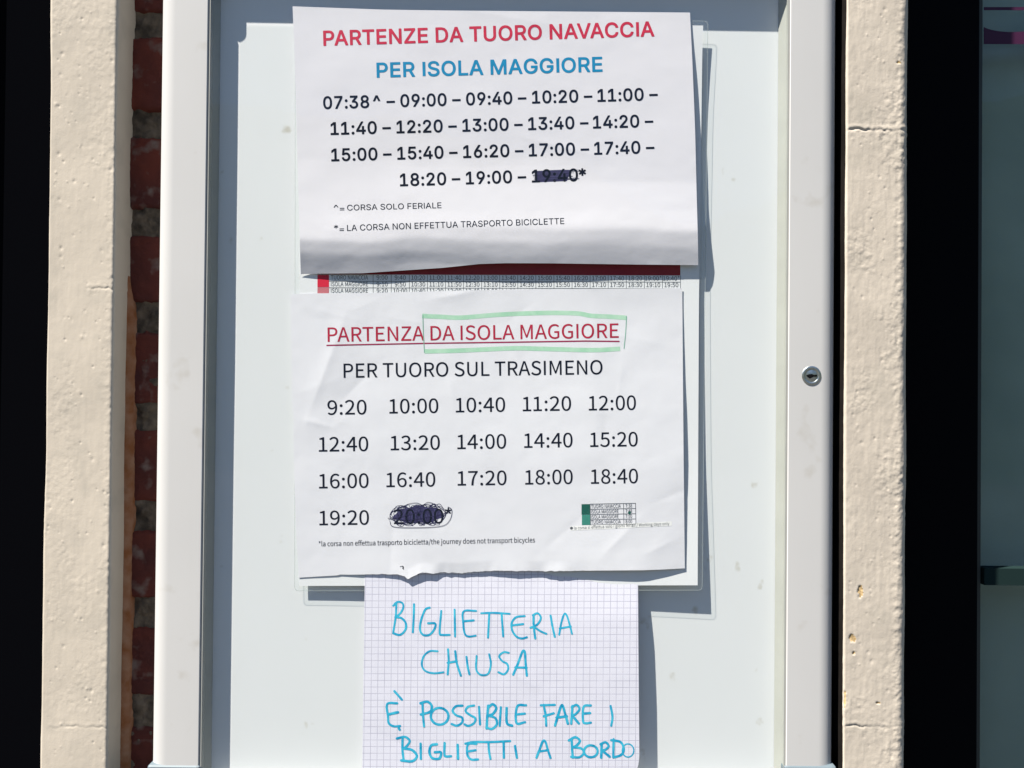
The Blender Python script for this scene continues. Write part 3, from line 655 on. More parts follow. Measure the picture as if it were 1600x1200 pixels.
'D': (715, [70,-20,83,-24,303,-24,358,-21,408,-12,472,10,513,33,563,75,596,115,628,175,649,245,659,325,658,380,654,430,636,505,606,570,565,625,513,669,478,689,438,705,363,721,308,724,83,724,73,722,63,713,59,700,59,0,61,-10,198,103,195,105,195,595,203,597,323,597,373,590,403,581,440,560,472,530,498,490,514,445,523,390,525,330,516,265,500,215,479,180,458,156,428,133,398,119,333,104], [23,21,22,23,20,21,24,20,23,24,19,20,25,19,24,25,18,19,26,30,25,30,31,25,31,18,25,31,17,18,31,16,17,31,32,16,32,15,16,33,15,32,26,29,30,34,15,33,35,15,34,35,14,15,36,14,35,37,14,36,37,13,14,38,13,37,39,13,38,39,12,13,40,12,39,40,11,12,41,11,40,41,10,11,42,10,41,42,9,10,43,9,42,44,9,43,44,8,9,45,8,44,46,8,45,47,8,46,47,7,8,26,28,29,28,7,47,26,7,28,26,6,7,26,5,6,26,4,5,27,4,26,0,4,27,0,3,4,1,3,0,1,2,3]),
'E': (600, [70,-20,83,-24,518,-24,529,-20,538,-11,540,0,540,80,534,95,523,102,203,102,195,105,198,291,493,291,508,300,513,315,513,395,508,408,498,416,198,417,195,595,203,597,523,600,533,609,536,620,536,705,526,720,513,724,83,724,73,722,63,713,59,700,59,0,61,-10], [28,26,27,28,25,26,29,25,28,29,24,25,30,24,29,30,23,24,31,19,30,19,20,30,20,23,30,20,22,23,20,21,22,31,18,19,31,11,18,11,17,18,11,16,17,11,15,16,11,14,15,11,13,14,11,12,13,31,10,11,31,9,10,31,8,9,31,7,8,31,6,7,31,5,6,32,5,31,32,4,5,0,4,32,0,3,4,1,3,0,1,2,3]),
'F': (588, [70,-20,83,-24,173,-24,185,-20,193,-10,197,280,478,280,493,287,500,300,500,385,493,400,483,406,198,407,195,595,203,597,518,600,528,608,532,620,531,705,521,720,508,724,83,724,73,722,63,713,59,700,59,0,61,-10], [22,20,21,22,19,20,23,19,22,23,18,19,24,18,23,24,17,18,25,13,24,13,14,24,14,17,24,14,16,17,14,15,16,25,12,13,25,5,12,5,11,12,5,10,11,5,9,10,5,8,9,5,7,8,5,6,7,25,4,5,26,4,25,0,4,26,0,3,4,1,3,0,1,2,3]),
'G': (740, [315,-29,390,-33,452,-24,510,-5,563,26,607,66,643,116,666,171,679,231,681,356,670,372,655,376,385,376,370,367,365,356,365,271,373,256,385,250,540,250,545,246,538,216,529,191,514,166,495,143,460,118,420,103,370,97,330,100,290,113,255,133,226,161,200,197,182,241,170,291,166,351,173,426,187,476,207,516,235,551,275,581,310,595,340,602,380,603,420,596,460,579,495,551,517,521,540,468,550,458,560,456,655,456,667,461,675,471,676,481,670,511,652,561,625,606,591,646,550,679,510,702,460,720,410,731,340,733,275,722,210,696,158,661,110,611,75,555,55,506,37,431,31,351,38,266,55,192,86,126,125,71,176,26,235,-8,275,-22], [63,61,62,63,60,61,64,60,63,64,59,60,64,58,59,65,58,64,65,57,58,66,57,65,66,56,57,67,41,66,41,42,66,42,56,66,42,55,56,43,55,42,67,40,41,44,55,43,67,39,40,67,38,39,45,55,44,45,54,55,68,38,67,68,37,38,46,54,45,47,54,46,68,36,37,47,53,54,69,36,68,47,52,53,69,35,36,47,51,52,48,51,47,48,50,51,49,50,48,70,35,69,70,34,35,12,10,11,13,10,12,13,9,10,14,9,13,15,9,14,15,18,9,18,8,9,71,34,70,71,33,34,71,32,33,16,18,15,72,32,71,17,18,16,19,8,18,20,8,19,72,31,32,20,7,8,21,7,20,72,30,31,73,30,72,22,7,21,22,6,7,23,6,22,73,29,30,24,6,23,73,28,29,74,28,73,25,6,24,25,5,6,74,27,28,26,5,25,74,26,27,74,5,26,75,5,74,75,4,5,76,4,75,76,3,4,76,2,3,77,2,76,0,2,77,0,1,2]),
'H': (735, [70,-20,83,-24,173,-24,185,-20,193,-10,198,295,513,295,516,290,518,-10,527,-20,538,-24,633,-24,647,-15,653,0,653,700,650,710,643,719,628,724,538,724,527,720,518,710,516,425,508,421,198,422,193,710,184,720,173,724,83,724,73,722,64,715,59,700,59,0,61,-10], [28,26,27,18,16,17,28,25,26,19,16,18,29,25,28,29,24,25,20,16,19,20,15,16,30,24,29,30,23,24,21,15,20,21,14,15,31,23,30,21,13,14,22,13,21,31,5,23,5,22,23,5,6,22,6,7,22,7,13,22,31,4,5,8,13,7,32,4,31,8,12,13,0,4,32,0,3,4,9,12,8,9,11,12,1,3,0,1,2,3,10,11,9]),
'I': (278, [70,0,208,0,208,700,70,700], [0,1,2,0,2,3]),
'L': (565, [70,-20,83,-24,498,-24,513,-18,520,-5,521,80,514,95,503,102,203,102,195,105,195,700,188,718,173,724,78,723,64,715,59,705,59,0,61,-10], [13,11,12,14,11,13,14,10,11,15,10,14,16,10,15,16,9,10,16,8,9,16,7,8,16,6,7,16,5,6,16,4,5,17,4,16,17,3,4,0,3,17,0,2,3,1,2,0]),
'M': (888, [70,-20,83,-24,173,-23,186,-15,191,-5,193,444,372,-10,381,-20,393,-24,473,-24,483,-20,492,-10,668,440,670,-5,678,-18,693,-24,783,-24,798,-17,805,0,805,700,798,717,783,724,658,724,648,723,637,715,462,265,433,182,404,265,228,714,218,722,208,724,83,724,73,722,64,715,59,700,59,0,61,-10], [32,30,31,32,29,30,23,21,22,23,20,21,24,20,23,32,28,29,33,28,32,24,19,20,34,28,33,25,19,24,34,27,28,35,5,34,5,27,34,25,12,19,12,18,19,35,4,5,6,27,5,25,11,12,13,18,12,6,26,27,26,11,25,6,11,26,36,4,35,13,17,18,36,3,4,14,17,13,0,3,36,7,11,6,7,10,11,0,2,3,14,16,17,15,16,14,1,2,0,8,10,7,8,9,10]),
'N': (744, [70,-20,83,-24,173,-24,188,-18,195,-5,194,480,198,486,259,385,514,-15,523,-22,533,-24,638,-24,648,-22,656,-15,661,0,661,700,659,710,653,718,638,724,548,724,533,718,525,705,525,220,523,215,206,715,198,722,183,724,83,724,73,722,64,715,59,700,59,0,61,-10], [28,26,27,28,25,26,19,17,18,20,17,19,29,25,28,29,24,25,20,16,17,21,16,20,30,24,29,30,23,24,21,15,16,22,15,21,31,5,30,5,6,30,6,23,30,22,14,15,7,23,6,31,4,5,8,23,7,23,14,22,8,14,23,32,4,31,8,13,14,32,3,4,0,3,32,9,13,8,9,12,13,0,2,3,1,2,0,9,11,12,10,11,9]),
'O': (758, [314,-29,370,-33,440,-26,500,-7,560,28,608,71,648,126,679,196,697,271,702,351,696,436,679,506,647,576,623,611,595,642,541,686,480,715,415,730,345,733,275,721,215,698,160,661,112,611,77,556,55,506,37,431,31,351,38,266,56,191,87,126,127,71,177,26,235,-8,275,-22,330,100,290,112,251,136,220,167,196,206,181,241,170,291,166,351,171,411,180,456,194,491,218,531,245,559,276,581,315,596,355,603,395,601,435,591,475,570,508,541,533,506,552,461,564,411,568,351,564,291,553,241,539,206,517,171,489,141,455,118,420,104,380,97], [19,17,18,19,16,17,20,16,19,20,15,16,21,15,20,21,14,15,22,14,21,22,13,14,23,48,22,48,49,22,49,13,22,49,50,13,50,12,13,51,12,50,23,47,48,52,12,51,23,46,47,52,11,12,53,11,52,23,45,46,24,45,23,54,11,53,24,44,45,25,44,24,55,11,54,55,10,11,25,43,44,56,10,55,25,42,43,56,9,10,26,42,25,26,41,42,57,9,56,27,41,26,27,40,41,58,9,57,58,8,9,27,39,40,59,8,58,59,7,8,28,39,27,28,38,39,60,7,59,28,37,38,61,7,60,61,6,7,29,37,28,62,6,61,29,36,37,63,6,62,29,35,36,30,35,29,63,5,6,64,5,63,30,34,35,65,5,64,30,65,34,30,5,65,31,5,30,31,4,5,31,3,4,32,3,31,32,2,3,33,2,32,0,2,33,0,1,2]),
'P': (636, [70,-20,83,-24,173,-24,185,-20,193,-10,198,232,348,232,388,237,433,248,470,265,508,291,533,317,555,350,574,395,585,445,586,495,579,545,563,590,540,630,508,665,468,692,438,706,403,716,343,724,83,724,70,720,61,710,59,700,59,0,61,-10,198,358,195,360,198,598,353,596,393,584,423,562,435,545,445,520,450,470,447,445,439,420,418,388,388,369,353,360], [25,23,24,25,22,23,26,22,25,26,21,22,27,21,26,27,20,21,28,32,27,32,20,27,32,19,20,32,18,19,32,33,18,33,17,18,28,31,32,34,17,33,34,16,17,35,16,34,36,16,35,37,16,36,37,15,16,38,15,37,38,14,15,39,14,38,40,14,39,40,13,14,41,13,40,41,12,13,42,12,41,43,12,42,28,30,31,30,12,43,28,5,30,5,12,30,5,11,12,5,10,11,5,9,10,5,8,9,5,7,8,5,6,7,28,4,5,29,4,28,0,4,29,0,3,4,1,3,0,1,2,3]),
'R': (642, [70,-20,83,-24,173,-24,185,-20,193,-10,195,245,203,248,323,248,327,245,464,-10,473,-20,488,-24,593,-24,603,-19,610,-10,613,0,610,10,466,275,518,311,551,350,576,405,587,470,583,535,564,595,532,645,508,668,483,686,453,701,423,712,348,723,83,724,73,722,63,713,59,700,59,0,61,-10,198,375,195,380,198,598,358,595,398,584,429,560,446,525,451,475,441,430,432,415,418,400,390,385,353,377], [31,29,30,31,28,29,32,28,31,33,28,32,33,27,28,33,26,27,34,38,33,38,26,33,38,25,26,38,24,25,38,23,24,34,37,38,39,23,38,40,23,39,40,22,23,41,22,40,42,22,41,42,21,22,43,21,42,44,21,43,44,20,21,45,20,44,46,20,45,46,19,20,47,19,46,48,19,47,34,36,37,36,19,48,34,5,36,5,6,36,6,19,36,6,18,19,6,17,18,6,7,17,7,8,17,8,16,17,34,4,5,9,16,8,9,15,16,35,4,34,9,14,15,0,4,35,0,3,4,10,14,9,10,13,14,10,12,13,1,3,0,1,2,3,11,12,10]),
'S': (638, [249,-32,308,-36,368,-32,423,-20,473,2,510,28,544,63,568,103,583,158,585,213,574,263,551,303,518,339,483,363,438,385,388,402,283,431,238,448,203,471,186,493,182,513,184,533,191,553,203,569,219,583,243,595,268,603,298,607,358,601,383,593,403,582,426,558,436,538,444,508,458,497,553,496,563,499,572,508,575,518,574,538,564,583,547,618,521,653,493,678,458,700,413,719,368,729,313,733,258,729,198,714,153,693,113,663,83,629,61,588,50,548,48,493,60,443,78,408,113,371,148,347,203,320,353,276,398,259,433,237,448,213,451,193,448,168,439,148,423,129,403,114,378,103,348,95,318,92,258,97,228,107,208,119,180,148,172,168,166,198,153,210,53,212,43,210,34,203,29,193,29,183,41,123,59,83,88,45,119,18,153,-3,198,-21], [48,46,47,49,46,48,49,45,46,49,44,45,50,44,49,50,43,44,51,43,50,51,42,43,52,42,51,52,41,42,53,27,52,27,41,52,27,28,41,28,40,41,53,26,27,53,25,26,29,40,28,53,24,25,30,40,29,54,24,53,54,23,24,30,39,40,31,39,30,54,22,23,32,39,31,54,21,22,55,21,54,33,39,32,33,38,39,55,20,21,33,37,38,55,19,20,34,37,33,34,36,37,34,35,36,56,19,55,56,18,19,56,17,18,56,16,17,57,16,56,57,15,16,58,15,57,58,14,15,58,13,14,59,13,58,59,12,13,60,12,59,60,11,12,61,11,60,61,10,11,62,10,61,62,9,10,63,9,62,64,9,63,65,9,64,65,8,9,81,79,80,81,78,79,82,78,81,83,78,82,83,77,78,84,77,83,66,8,65,85,77,84,85,76,77,67,8,66,67,7,8,85,75,76,68,7,67,69,7,68,86,75,85,86,74,75,70,7,69,86,73,74,70,6,7,71,6,70,86,72,73,72,6,71,86,6,72,87,6,86,87,5,6,88,5,87,88,4,5,89,4,88,89,3,4,90,3,89,90,2,3,0,2,90,1,2,0]),
'T': (641, [252,-20,264,-24,354,-24,369,-18,377,-5,377,595,384,597,574,597,584,600,594,609,598,620,598,700,594,713,584,722,574,724,44,724,31,720,22,710,20,620,24,608,34,600,234,597,241,595,241,0,243,-10], [16,14,15,16,13,14,16,12,13,17,12,16,17,11,12,18,11,17,18,10,11,19,10,18,19,9,10,19,8,9,20,8,19,20,7,8,21,7,20,21,6,7,22,6,21,22,5,6,23,5,22,23,4,5,24,4,23,24,3,4,0,3,24,0,2,3,1,2,0]),
'U': (736, [300,-31,353,-35,403,-33,458,-22,498,-7,543,19,583,54,608,85,632,129,648,184,653,239,653,699,649,714,638,722,538,724,525,719,518,709,516,244,511,204,492,159,476,139,458,124,413,102,358,95,298,103,254,124,236,139,220,159,200,204,195,244,193,709,183,721,168,724,78,723,68,719,60,709,59,239,61,199,73,149,87,114,105,84,129,54,156,29,185,9,218,-8,253,-21], [33,31,32,15,13,14,34,31,33,15,12,13,34,30,31,16,12,15,35,30,34,16,11,12,36,30,35,36,29,30,17,11,16,17,10,11,36,28,29,18,10,17,37,28,36,18,9,10,37,27,28,19,9,18,38,27,37,19,8,9,38,26,27,20,8,19,39,26,38,39,25,26,21,8,20,21,7,8,39,24,25,22,7,21,40,24,39,40,23,24,23,7,22,40,7,23,40,6,7,41,6,40,42,6,41,42,5,6,43,5,42,43,4,5,44,4,43,44,3,4,45,3,44,0,3,45,0,2,3,1,2,0]),
'V': (684, [267,-20,283,-24,383,-24,395,-20,404,-10,659,690,659,710,648,721,638,724,543,724,530,720,521,710,333,159,138,710,129,720,118,724,23,724,10,720,1,710,1,690,257,-5], [17,15,16,10,8,9,10,7,8,17,14,15,10,6,7,18,14,17,18,13,14,11,6,10,18,12,13,19,12,18,12,6,11,12,5,6,20,12,19,12,4,5,20,4,12,0,4,20,0,3,4,1,3,0,1,2,3]),
'Z': (627, [44,-20,60,-24,550,-24,568,-15,574,0,574,80,567,95,555,102,215,102,210,105,568,625,570,700,568,710,560,719,545,724,55,724,45,722,35,713,31,700,31,620,38,605,50,598,385,598,393,595,36,75,33,65,33,0,35,-10], [16,14,15,16,13,14,17,13,16,17,12,13,18,12,17,18,11,12,19,11,18,19,10,11,19,22,10,22,23,10,23,9,10,20,22,19,21,22,20,24,9,23,24,8,9,24,7,8,24,6,7,24,5,6,24,4,5,25,4,24,26,4,25,27,4,26,27,3,4,0,3,27,0,2,3,1,2,0]),
'^': (474, [24,362,37,358,122,358,137,364,222,545,227,549,308,372,317,362,327,359,412,358,422,360,432,367,436,377,435,392,294,687,287,696,272,702,177,702,159,692,15,392,13,377], [17,15,16,18,15,17,18,14,15,19,14,18,19,4,14,4,5,14,5,13,14,6,13,5,19,3,4,20,3,19,6,12,13,0,3,20,6,11,12,7,11,6,7,10,11,0,2,3,1,2,0,8,10,7,8,9,10]),
'–': (505, [-13,238,0,234,485,235,500,243,505,253,504,343,495,356,480,360,-5,360,-17,353,-24,338,-23,253], [8,6,7,9,6,8,9,5,6,10,5,9,10,4,5,11,4,10,0,4,11,0,3,4,0,2,3,1,2,0]),
}
GL['sans'] = {
'*': (627, [273,306,278,302,343,302,348,306,343,441,348,444,463,371,468,374,501,431,498,438,377,501,381,506,502,571,469,631,463,635,348,562,343,566,348,701,343,704,278,704,274,701,278,561,158,635,152,631,119,571,240,506,245,501,120,436,120,431,153,374,159,371,278,446], [20,18,19,20,17,18,21,17,20,21,16,17,15,13,14,23,21,22,24,21,23,15,12,13,25,21,24,15,11,12,21,15,16,21,11,15,25,11,21,26,11,25,26,10,11,27,10,26,27,31,10,31,5,10,5,9,10,27,30,31,0,4,31,4,5,31,6,9,5,0,3,4,6,8,9,28,30,27,29,30,28,6,7,8,1,3,0,1,2,3]),
'0': (627, [267,-9,316,-13,371,-7,417,11,461,41,496,82,525,136,545,196,558,271,561,376,554,456,539,526,514,586,482,636,461,658,436,678,386,702,331,713,276,711,226,698,191,680,151,646,117,601,92,546,74,481,64,406,62,321,69,246,84,176,108,116,140,66,176,30,221,4,286,75,256,85,226,106,201,136,183,171,169,216,159,271,155,331,156,396,162,451,173,501,188,541,206,571,227,596,256,616,286,626,321,628,356,621,386,605,415,576,435,541,455,486,464,436,469,371,468,306,462,251,451,200,434,156,412,121,386,96,356,79,326,73], [18,16,17,19,16,18,19,15,16,20,15,19,21,15,20,21,14,15,21,13,14,22,48,21,48,49,21,49,13,21,49,50,13,50,12,13,22,47,48,51,12,50,22,46,47,52,12,51,23,46,22,23,45,46,52,11,12,53,11,52,23,44,45,24,44,23,24,43,44,54,11,53,54,10,11,24,42,43,55,10,54,25,42,24,55,9,10,25,41,42,56,9,55,26,41,25,26,40,41,56,8,9,57,8,56,26,39,40,27,39,26,58,8,57,27,38,39,58,7,8,59,7,58,28,38,27,28,37,38,60,7,59,60,6,7,29,37,28,29,36,37,61,6,60,29,35,36,61,5,6,62,5,61,30,35,29,30,34,35,63,5,62,30,33,34,63,4,5,64,4,63,30,64,33,30,4,64,31,4,30,31,3,4,32,3,31,32,2,3,0,2,32,0,1,2]),
'1': (627, [101,0,105,-4,135,-4,535,-4,542,0,540,78,384,80,384,700,380,704,270,703,116,590,114,495,115,490,120,489,285,610,288,605,288,85,285,79,105,79,101,75], [9,7,8,10,7,9,10,14,7,14,15,7,15,6,7,10,13,14,16,6,15,11,13,10,12,13,11,17,6,16,17,5,6,18,5,17,19,5,18,19,4,5,0,4,19,1,4,0,1,3,4,2,3,1]),
'2': (627, [84,0,88,-4,98,-4,533,-4,540,0,538,81,223,82,217,85,383,258,443,325,491,390,517,445,526,480,528,515,524,555,513,590,493,625,473,649,448,671,413,692,373,706,328,713,278,712,233,702,193,685,158,661,128,630,107,595,91,545,88,495,177,495,187,550,198,573,211,590,228,605,248,617,273,625,298,628,328,627,358,621,383,609,402,595,419,575,429,555,435,530,436,505,433,480,423,450,388,394,338,337,87,70,84,65], [22,20,21,23,20,22,23,19,20,24,19,23,24,18,19,25,18,24,25,17,18,26,17,25,26,37,17,37,16,17,27,36,26,36,37,26,38,16,37,39,16,38,39,15,16,27,35,36,40,15,39,27,34,35,41,15,40,27,33,34,28,33,27,42,15,41,28,32,33,42,14,15,43,14,42,28,31,32,44,14,43,44,13,14,28,30,31,29,30,28,45,13,44,45,12,13,46,12,45,47,12,46,47,11,12,48,11,47,48,10,11,49,10,48,49,9,10,50,9,49,50,8,9,50,7,8,50,6,7,50,5,6,50,4,5,51,4,50,0,4,51,1,4,0,1,3,4,2,3,1]),
'3': (627, [248,-9,300,-13,350,-10,385,-2,425,13,463,36,490,60,514,91,532,126,543,171,542,231,528,281,505,321,465,360,425,383,380,398,316,406,515,631,515,702,100,704,92,701,92,626,95,618,385,618,389,616,214,416,212,341,215,337,295,336,345,329,385,313,414,291,437,256,448,211,444,161,426,126,400,100,360,81,320,73,270,75,225,87,188,111,166,141,154,181,150,185,60,185,56,181,63,141,73,111,90,81,112,56,140,32,170,15,210,-1], [20,18,19,20,17,18,21,17,20,21,23,17,23,24,17,24,16,17,22,23,21,25,16,24,26,16,25,26,15,16,26,14,15,26,13,14,26,28,13,28,12,13,27,28,26,29,12,28,30,12,29,30,11,12,31,11,30,32,11,31,32,10,11,33,10,32,33,9,10,34,9,33,45,43,44,46,43,45,47,43,46,47,42,43,34,8,9,35,8,34,48,42,47,48,41,42,36,8,35,36,7,8,49,41,48,49,40,41,37,7,36,37,6,7,49,39,40,38,6,37,50,39,49,50,38,39,50,6,38,50,5,6,51,5,50,51,4,5,52,4,51,53,4,52,53,3,4,0,3,53,0,2,3,1,2,0]),
'4': (627, [384,0,389,-4,474,-2,477,140,564,141,572,145,572,220,569,227,479,228,476,230,474,439,389,441,384,439,384,235,379,228,159,228,155,230,431,700,424,704,339,704,51,220,51,145,54,141,382,140], [19,17,18,20,17,19,20,16,17,12,10,11,12,9,10,13,9,12,14,9,13,20,15,16,14,8,9,20,14,15,20,8,14,20,7,8,20,6,7,21,6,20,21,5,6,22,5,21,22,4,5,23,4,22,23,3,4,0,3,23,0,2,3,1,2,0]),
'5': (627, [256,-9,322,-13,372,-5,423,16,466,46,501,86,525,131,540,191,541,251,528,311,502,364,462,410,417,440,362,459,297,462,242,450,192,424,190,426,210,616,217,618,502,618,507,620,508,626,508,701,502,704,132,704,128,701,90,346,177,334,212,357,257,373,302,377,342,371,377,356,408,331,431,296,444,256,447,226,444,191,438,166,426,141,407,116,387,98,362,84,337,76,307,73,277,75,252,81,227,94,205,111,189,131,177,155,172,181,167,183,82,183,79,181,82,151,92,116,104,91,127,59,157,32,187,14,217,1], [26,24,25,26,23,24,27,18,26,18,19,26,19,23,26,19,22,23,19,21,22,19,20,21,27,17,18,15,13,14,15,12,13,16,12,15,16,11,12,27,16,17,27,11,16,27,30,11,30,31,11,31,10,11,32,10,31,27,29,30,33,10,32,33,9,10,27,28,29,34,9,33,35,9,34,35,8,9,36,8,35,37,8,36,37,7,8,38,7,37,39,7,38,39,6,7,55,53,54,55,52,53,56,52,55,56,51,52,40,6,39,56,50,51,57,50,56,41,6,40,57,49,50,41,5,6,58,49,57,42,5,41,58,48,49,43,5,42,58,47,48,59,47,58,43,4,5,44,4,43,59,46,47,45,4,44,59,45,46,59,4,45,60,4,59,60,3,4,61,3,60,61,2,3,62,2,61,0,2,62,0,1,2]),
'6': (627, [266,-9,312,-13,357,-9,397,2,432,19,467,45,495,76,516,111,532,156,539,216,532,281,512,331,497,356,477,378,437,408,382,430,317,436,287,432,262,424,259,426,445,696,447,701,442,704,347,704,343,701,147,411,112,346,91,286,84,236,85,191,96,141,116,96,145,56,180,26,222,3,277,75,252,84,227,99,207,120,194,141,183,166,177,196,176,231,181,261,190,286,205,311,222,329,242,343,267,354,292,360,322,361,347,357,372,347,397,331,417,311,429,291,440,266,446,236,446,206,442,176,433,151,419,126,402,106,382,90,357,78,332,72,302,71], [24,22,23,24,21,22,25,21,24,25,20,21,25,19,20,17,15,16,18,15,17,18,14,15,25,18,19,25,14,18,26,14,25,26,13,14,26,49,13,49,50,13,50,12,13,51,12,50,26,48,49,52,12,51,52,11,12,26,47,48,53,11,52,27,47,26,27,46,47,53,10,11,54,10,53,27,45,46,27,44,45,55,10,54,56,10,55,28,44,27,28,43,44,56,9,10,57,9,56,28,42,43,29,42,28,58,9,57,29,41,42,58,8,9,59,8,58,29,40,41,30,40,29,60,8,59,30,39,40,60,7,8,61,7,60,31,39,30,31,38,39,62,7,61,31,37,38,62,6,7,63,6,62,31,36,37,32,36,31,64,6,63,32,35,36,65,6,64,65,5,6,32,66,35,66,5,65,32,5,66,33,5,32,33,4,5,34,4,33,34,3,4,0,3,34,0,2,3,1,2,0]),
'7': (627, [129,0,135,-4,225,-4,231,0,541,615,540,702,535,704,85,704,82,700,81,625,85,618,435,618,439,615], [8,6,7,8,5,6,8,4,5,9,11,8,11,4,8,10,11,9,12,4,11,0,4,12,0,3,4,1,3,0,1,2,3]),
'8': (627, [258,-9,311,-13,361,-10,411,2,454,21,496,51,522,81,544,121,554,161,555,196,551,231,541,261,525,291,501,320,478,341,451,356,425,366,456,382,480,401,500,426,516,456,525,486,529,521,527,551,519,586,494,631,476,651,453,671,426,687,396,700,341,712,296,713,251,707,211,694,176,676,145,651,121,621,103,586,95,551,95,496,102,466,115,436,132,411,151,392,198,366,166,354,136,335,108,306,89,276,75,241,68,206,68,171,75,131,85,106,100,81,138,41,168,21,196,7,271,75,241,83,215,96,191,115,176,136,166,161,163,191,166,221,175,246,191,270,211,289,236,304,261,313,291,319,331,319,361,313,386,303,425,276,441,256,451,236,459,191,457,166,448,141,436,122,421,106,381,83,331,72,281,405,256,412,232,426,215,441,200,461,190,486,187,511,188,536,195,561,205,581,221,598,241,612,261,621,291,628,321,628,346,625,371,617,406,593,427,561,433,541,435,516,433,491,426,471,402,436,371,415,331,404], [32,30,31,32,29,30,33,29,32,33,28,29,34,28,33,34,27,28,35,27,34,35,26,27,35,25,26,36,98,35,98,99,35,99,25,35,99,100,25,100,24,25,36,97,98,101,24,100,36,96,97,37,96,36,102,24,101,37,95,96,37,94,95,103,24,102,38,94,37,103,23,24,38,93,94,38,92,93,104,23,103,39,92,38,104,22,23,105,22,104,39,91,92,105,21,22,106,21,105,39,90,91,40,90,39,107,21,106,40,89,90,107,20,21,108,20,107,41,89,40,41,88,89,108,19,20,41,87,88,42,87,41,109,19,108,42,86,87,109,18,19,110,18,109,42,85,86,43,85,42,43,110,85,43,18,110,43,17,18,44,17,43,44,16,17,45,16,44,45,15,16,45,14,15,46,14,45,46,13,14,47,71,46,71,13,46,71,72,13,72,12,13,47,70,71,73,12,72,47,69,70,74,12,73,48,69,47,48,68,69,75,12,74,75,11,12,48,67,68,49,67,48,76,11,75,49,66,67,76,10,11,77,10,76,49,65,66,50,65,49,78,10,77,78,9,10,50,64,65,51,64,50,78,8,9,51,63,64,79,8,78,52,63,51,80,8,79,52,62,63,80,7,8,81,7,80,52,61,62,53,61,52,82,7,81,82,6,7,53,60,61,83,6,82,54,60,53,54,59,60,84,6,83,54,58,59,55,58,54,84,5,6,55,84,58,55,5,84,55,4,5,56,4,55,57,4,56,57,3,4,0,3,57,0,2,3,1,2,0]),
'9': (627, [175,0,182,-4,272,-4,281,0,464,270,503,340,527,400,537,450,539,495,532,540,517,585,493,625,462,659,427,684,387,702,342,712,292,713,247,705,207,691,167,666,137,637,112,600,95,560,84,500,84,465,90,425,110,370,142,325,187,291,242,270,307,264,337,268,362,277,365,275,297,340,267,346,242,357,219,375,202,394,188,420,180,445,177,475,178,505,184,535,195,560,208,580,227,600,247,614,272,624,302,629,327,628,352,623,377,613,401,595,419,575,433,550,442,525,446,495,445,460,440,435,430,410,414,385,397,369,377,355,352,345,327,340], [17,15,16,17,14,15,18,14,17,18,13,14,19,13,18,19,12,13,20,12,19,20,11,12,21,49,20,49,11,20,21,48,49,50,11,49,51,11,50,51,10,11,21,47,48,52,10,51,21,46,47,53,10,52,21,45,46,22,45,21,54,10,53,54,9,10,22,44,45,55,9,54,23,44,22,23,43,44,56,9,55,56,8,9,23,42,43,57,8,56,23,41,42,24,41,23,58,8,57,58,7,8,24,40,41,25,40,24,59,7,58,59,6,7,25,39,40,60,6,59,26,39,25,26,38,39,61,6,60,61,5,6,26,37,38,62,5,61,26,36,37,27,36,26,63,5,62,27,35,36,64,5,63,27,34,35,65,5,64,65,4,5,34,4,65,27,4,34,28,4,27,29,32,28,32,4,28,29,31,32,33,4,32,0,4,33,0,3,4,30,31,29,1,3,0,1,2,3]),
':': (262, [125,369,153,372,173,383,190,404,198,429,195,454,183,477,163,494,138,502,113,500,91,489,73,469,65,444,66,419,78,394,98,377,108,-6,133,-10,158,-5,178,9,193,31,198,59,192,84,178,104,158,118,133,123,108,119,84,104,70,84,64,54,70,29,84,9], [26,24,25,27,24,26,27,23,24,28,23,27,28,22,23,29,22,28,29,21,22,29,20,21,30,20,29,30,19,20,31,19,30,31,18,19,16,18,31,16,17,18,9,7,8,10,7,9,10,6,7,11,6,10,11,5,6,12,5,11,12,4,5,13,4,12,13,3,4,14,3,13,14,2,3,15,2,14,15,1,2,0,1,15]),
'=': (627, [98,333,525,333,528,338,528,413,525,418,100,418,96,413,96,338,96,133,100,129,525,129,528,133,528,208,525,215,100,215,96,208], [15,13,14,15,12,13,8,12,15,8,11,12,9,11,8,9,10,11,6,4,5,6,3,4,7,3,6,7,2,3,0,2,7,0,1,2]),
'A': (664, [19,0,23,-4,33,-4,118,-4,121,0,187,190,193,191,468,191,473,187,543,-4,638,-4,641,0,383,702,278,704,273,700,223,277,219,280,221,285,276,445,328,610,383,440,439,280,433,277], [14,12,13,14,19,12,19,11,12,0,19,14,0,18,19,20,11,19,0,17,18,21,11,20,0,16,17,0,15,16,22,11,21,0,5,15,5,22,15,5,6,22,6,7,22,7,8,22,8,11,22,0,4,5,9,11,8,1,4,0,1,3,4,9,10,11,1,2,3]),
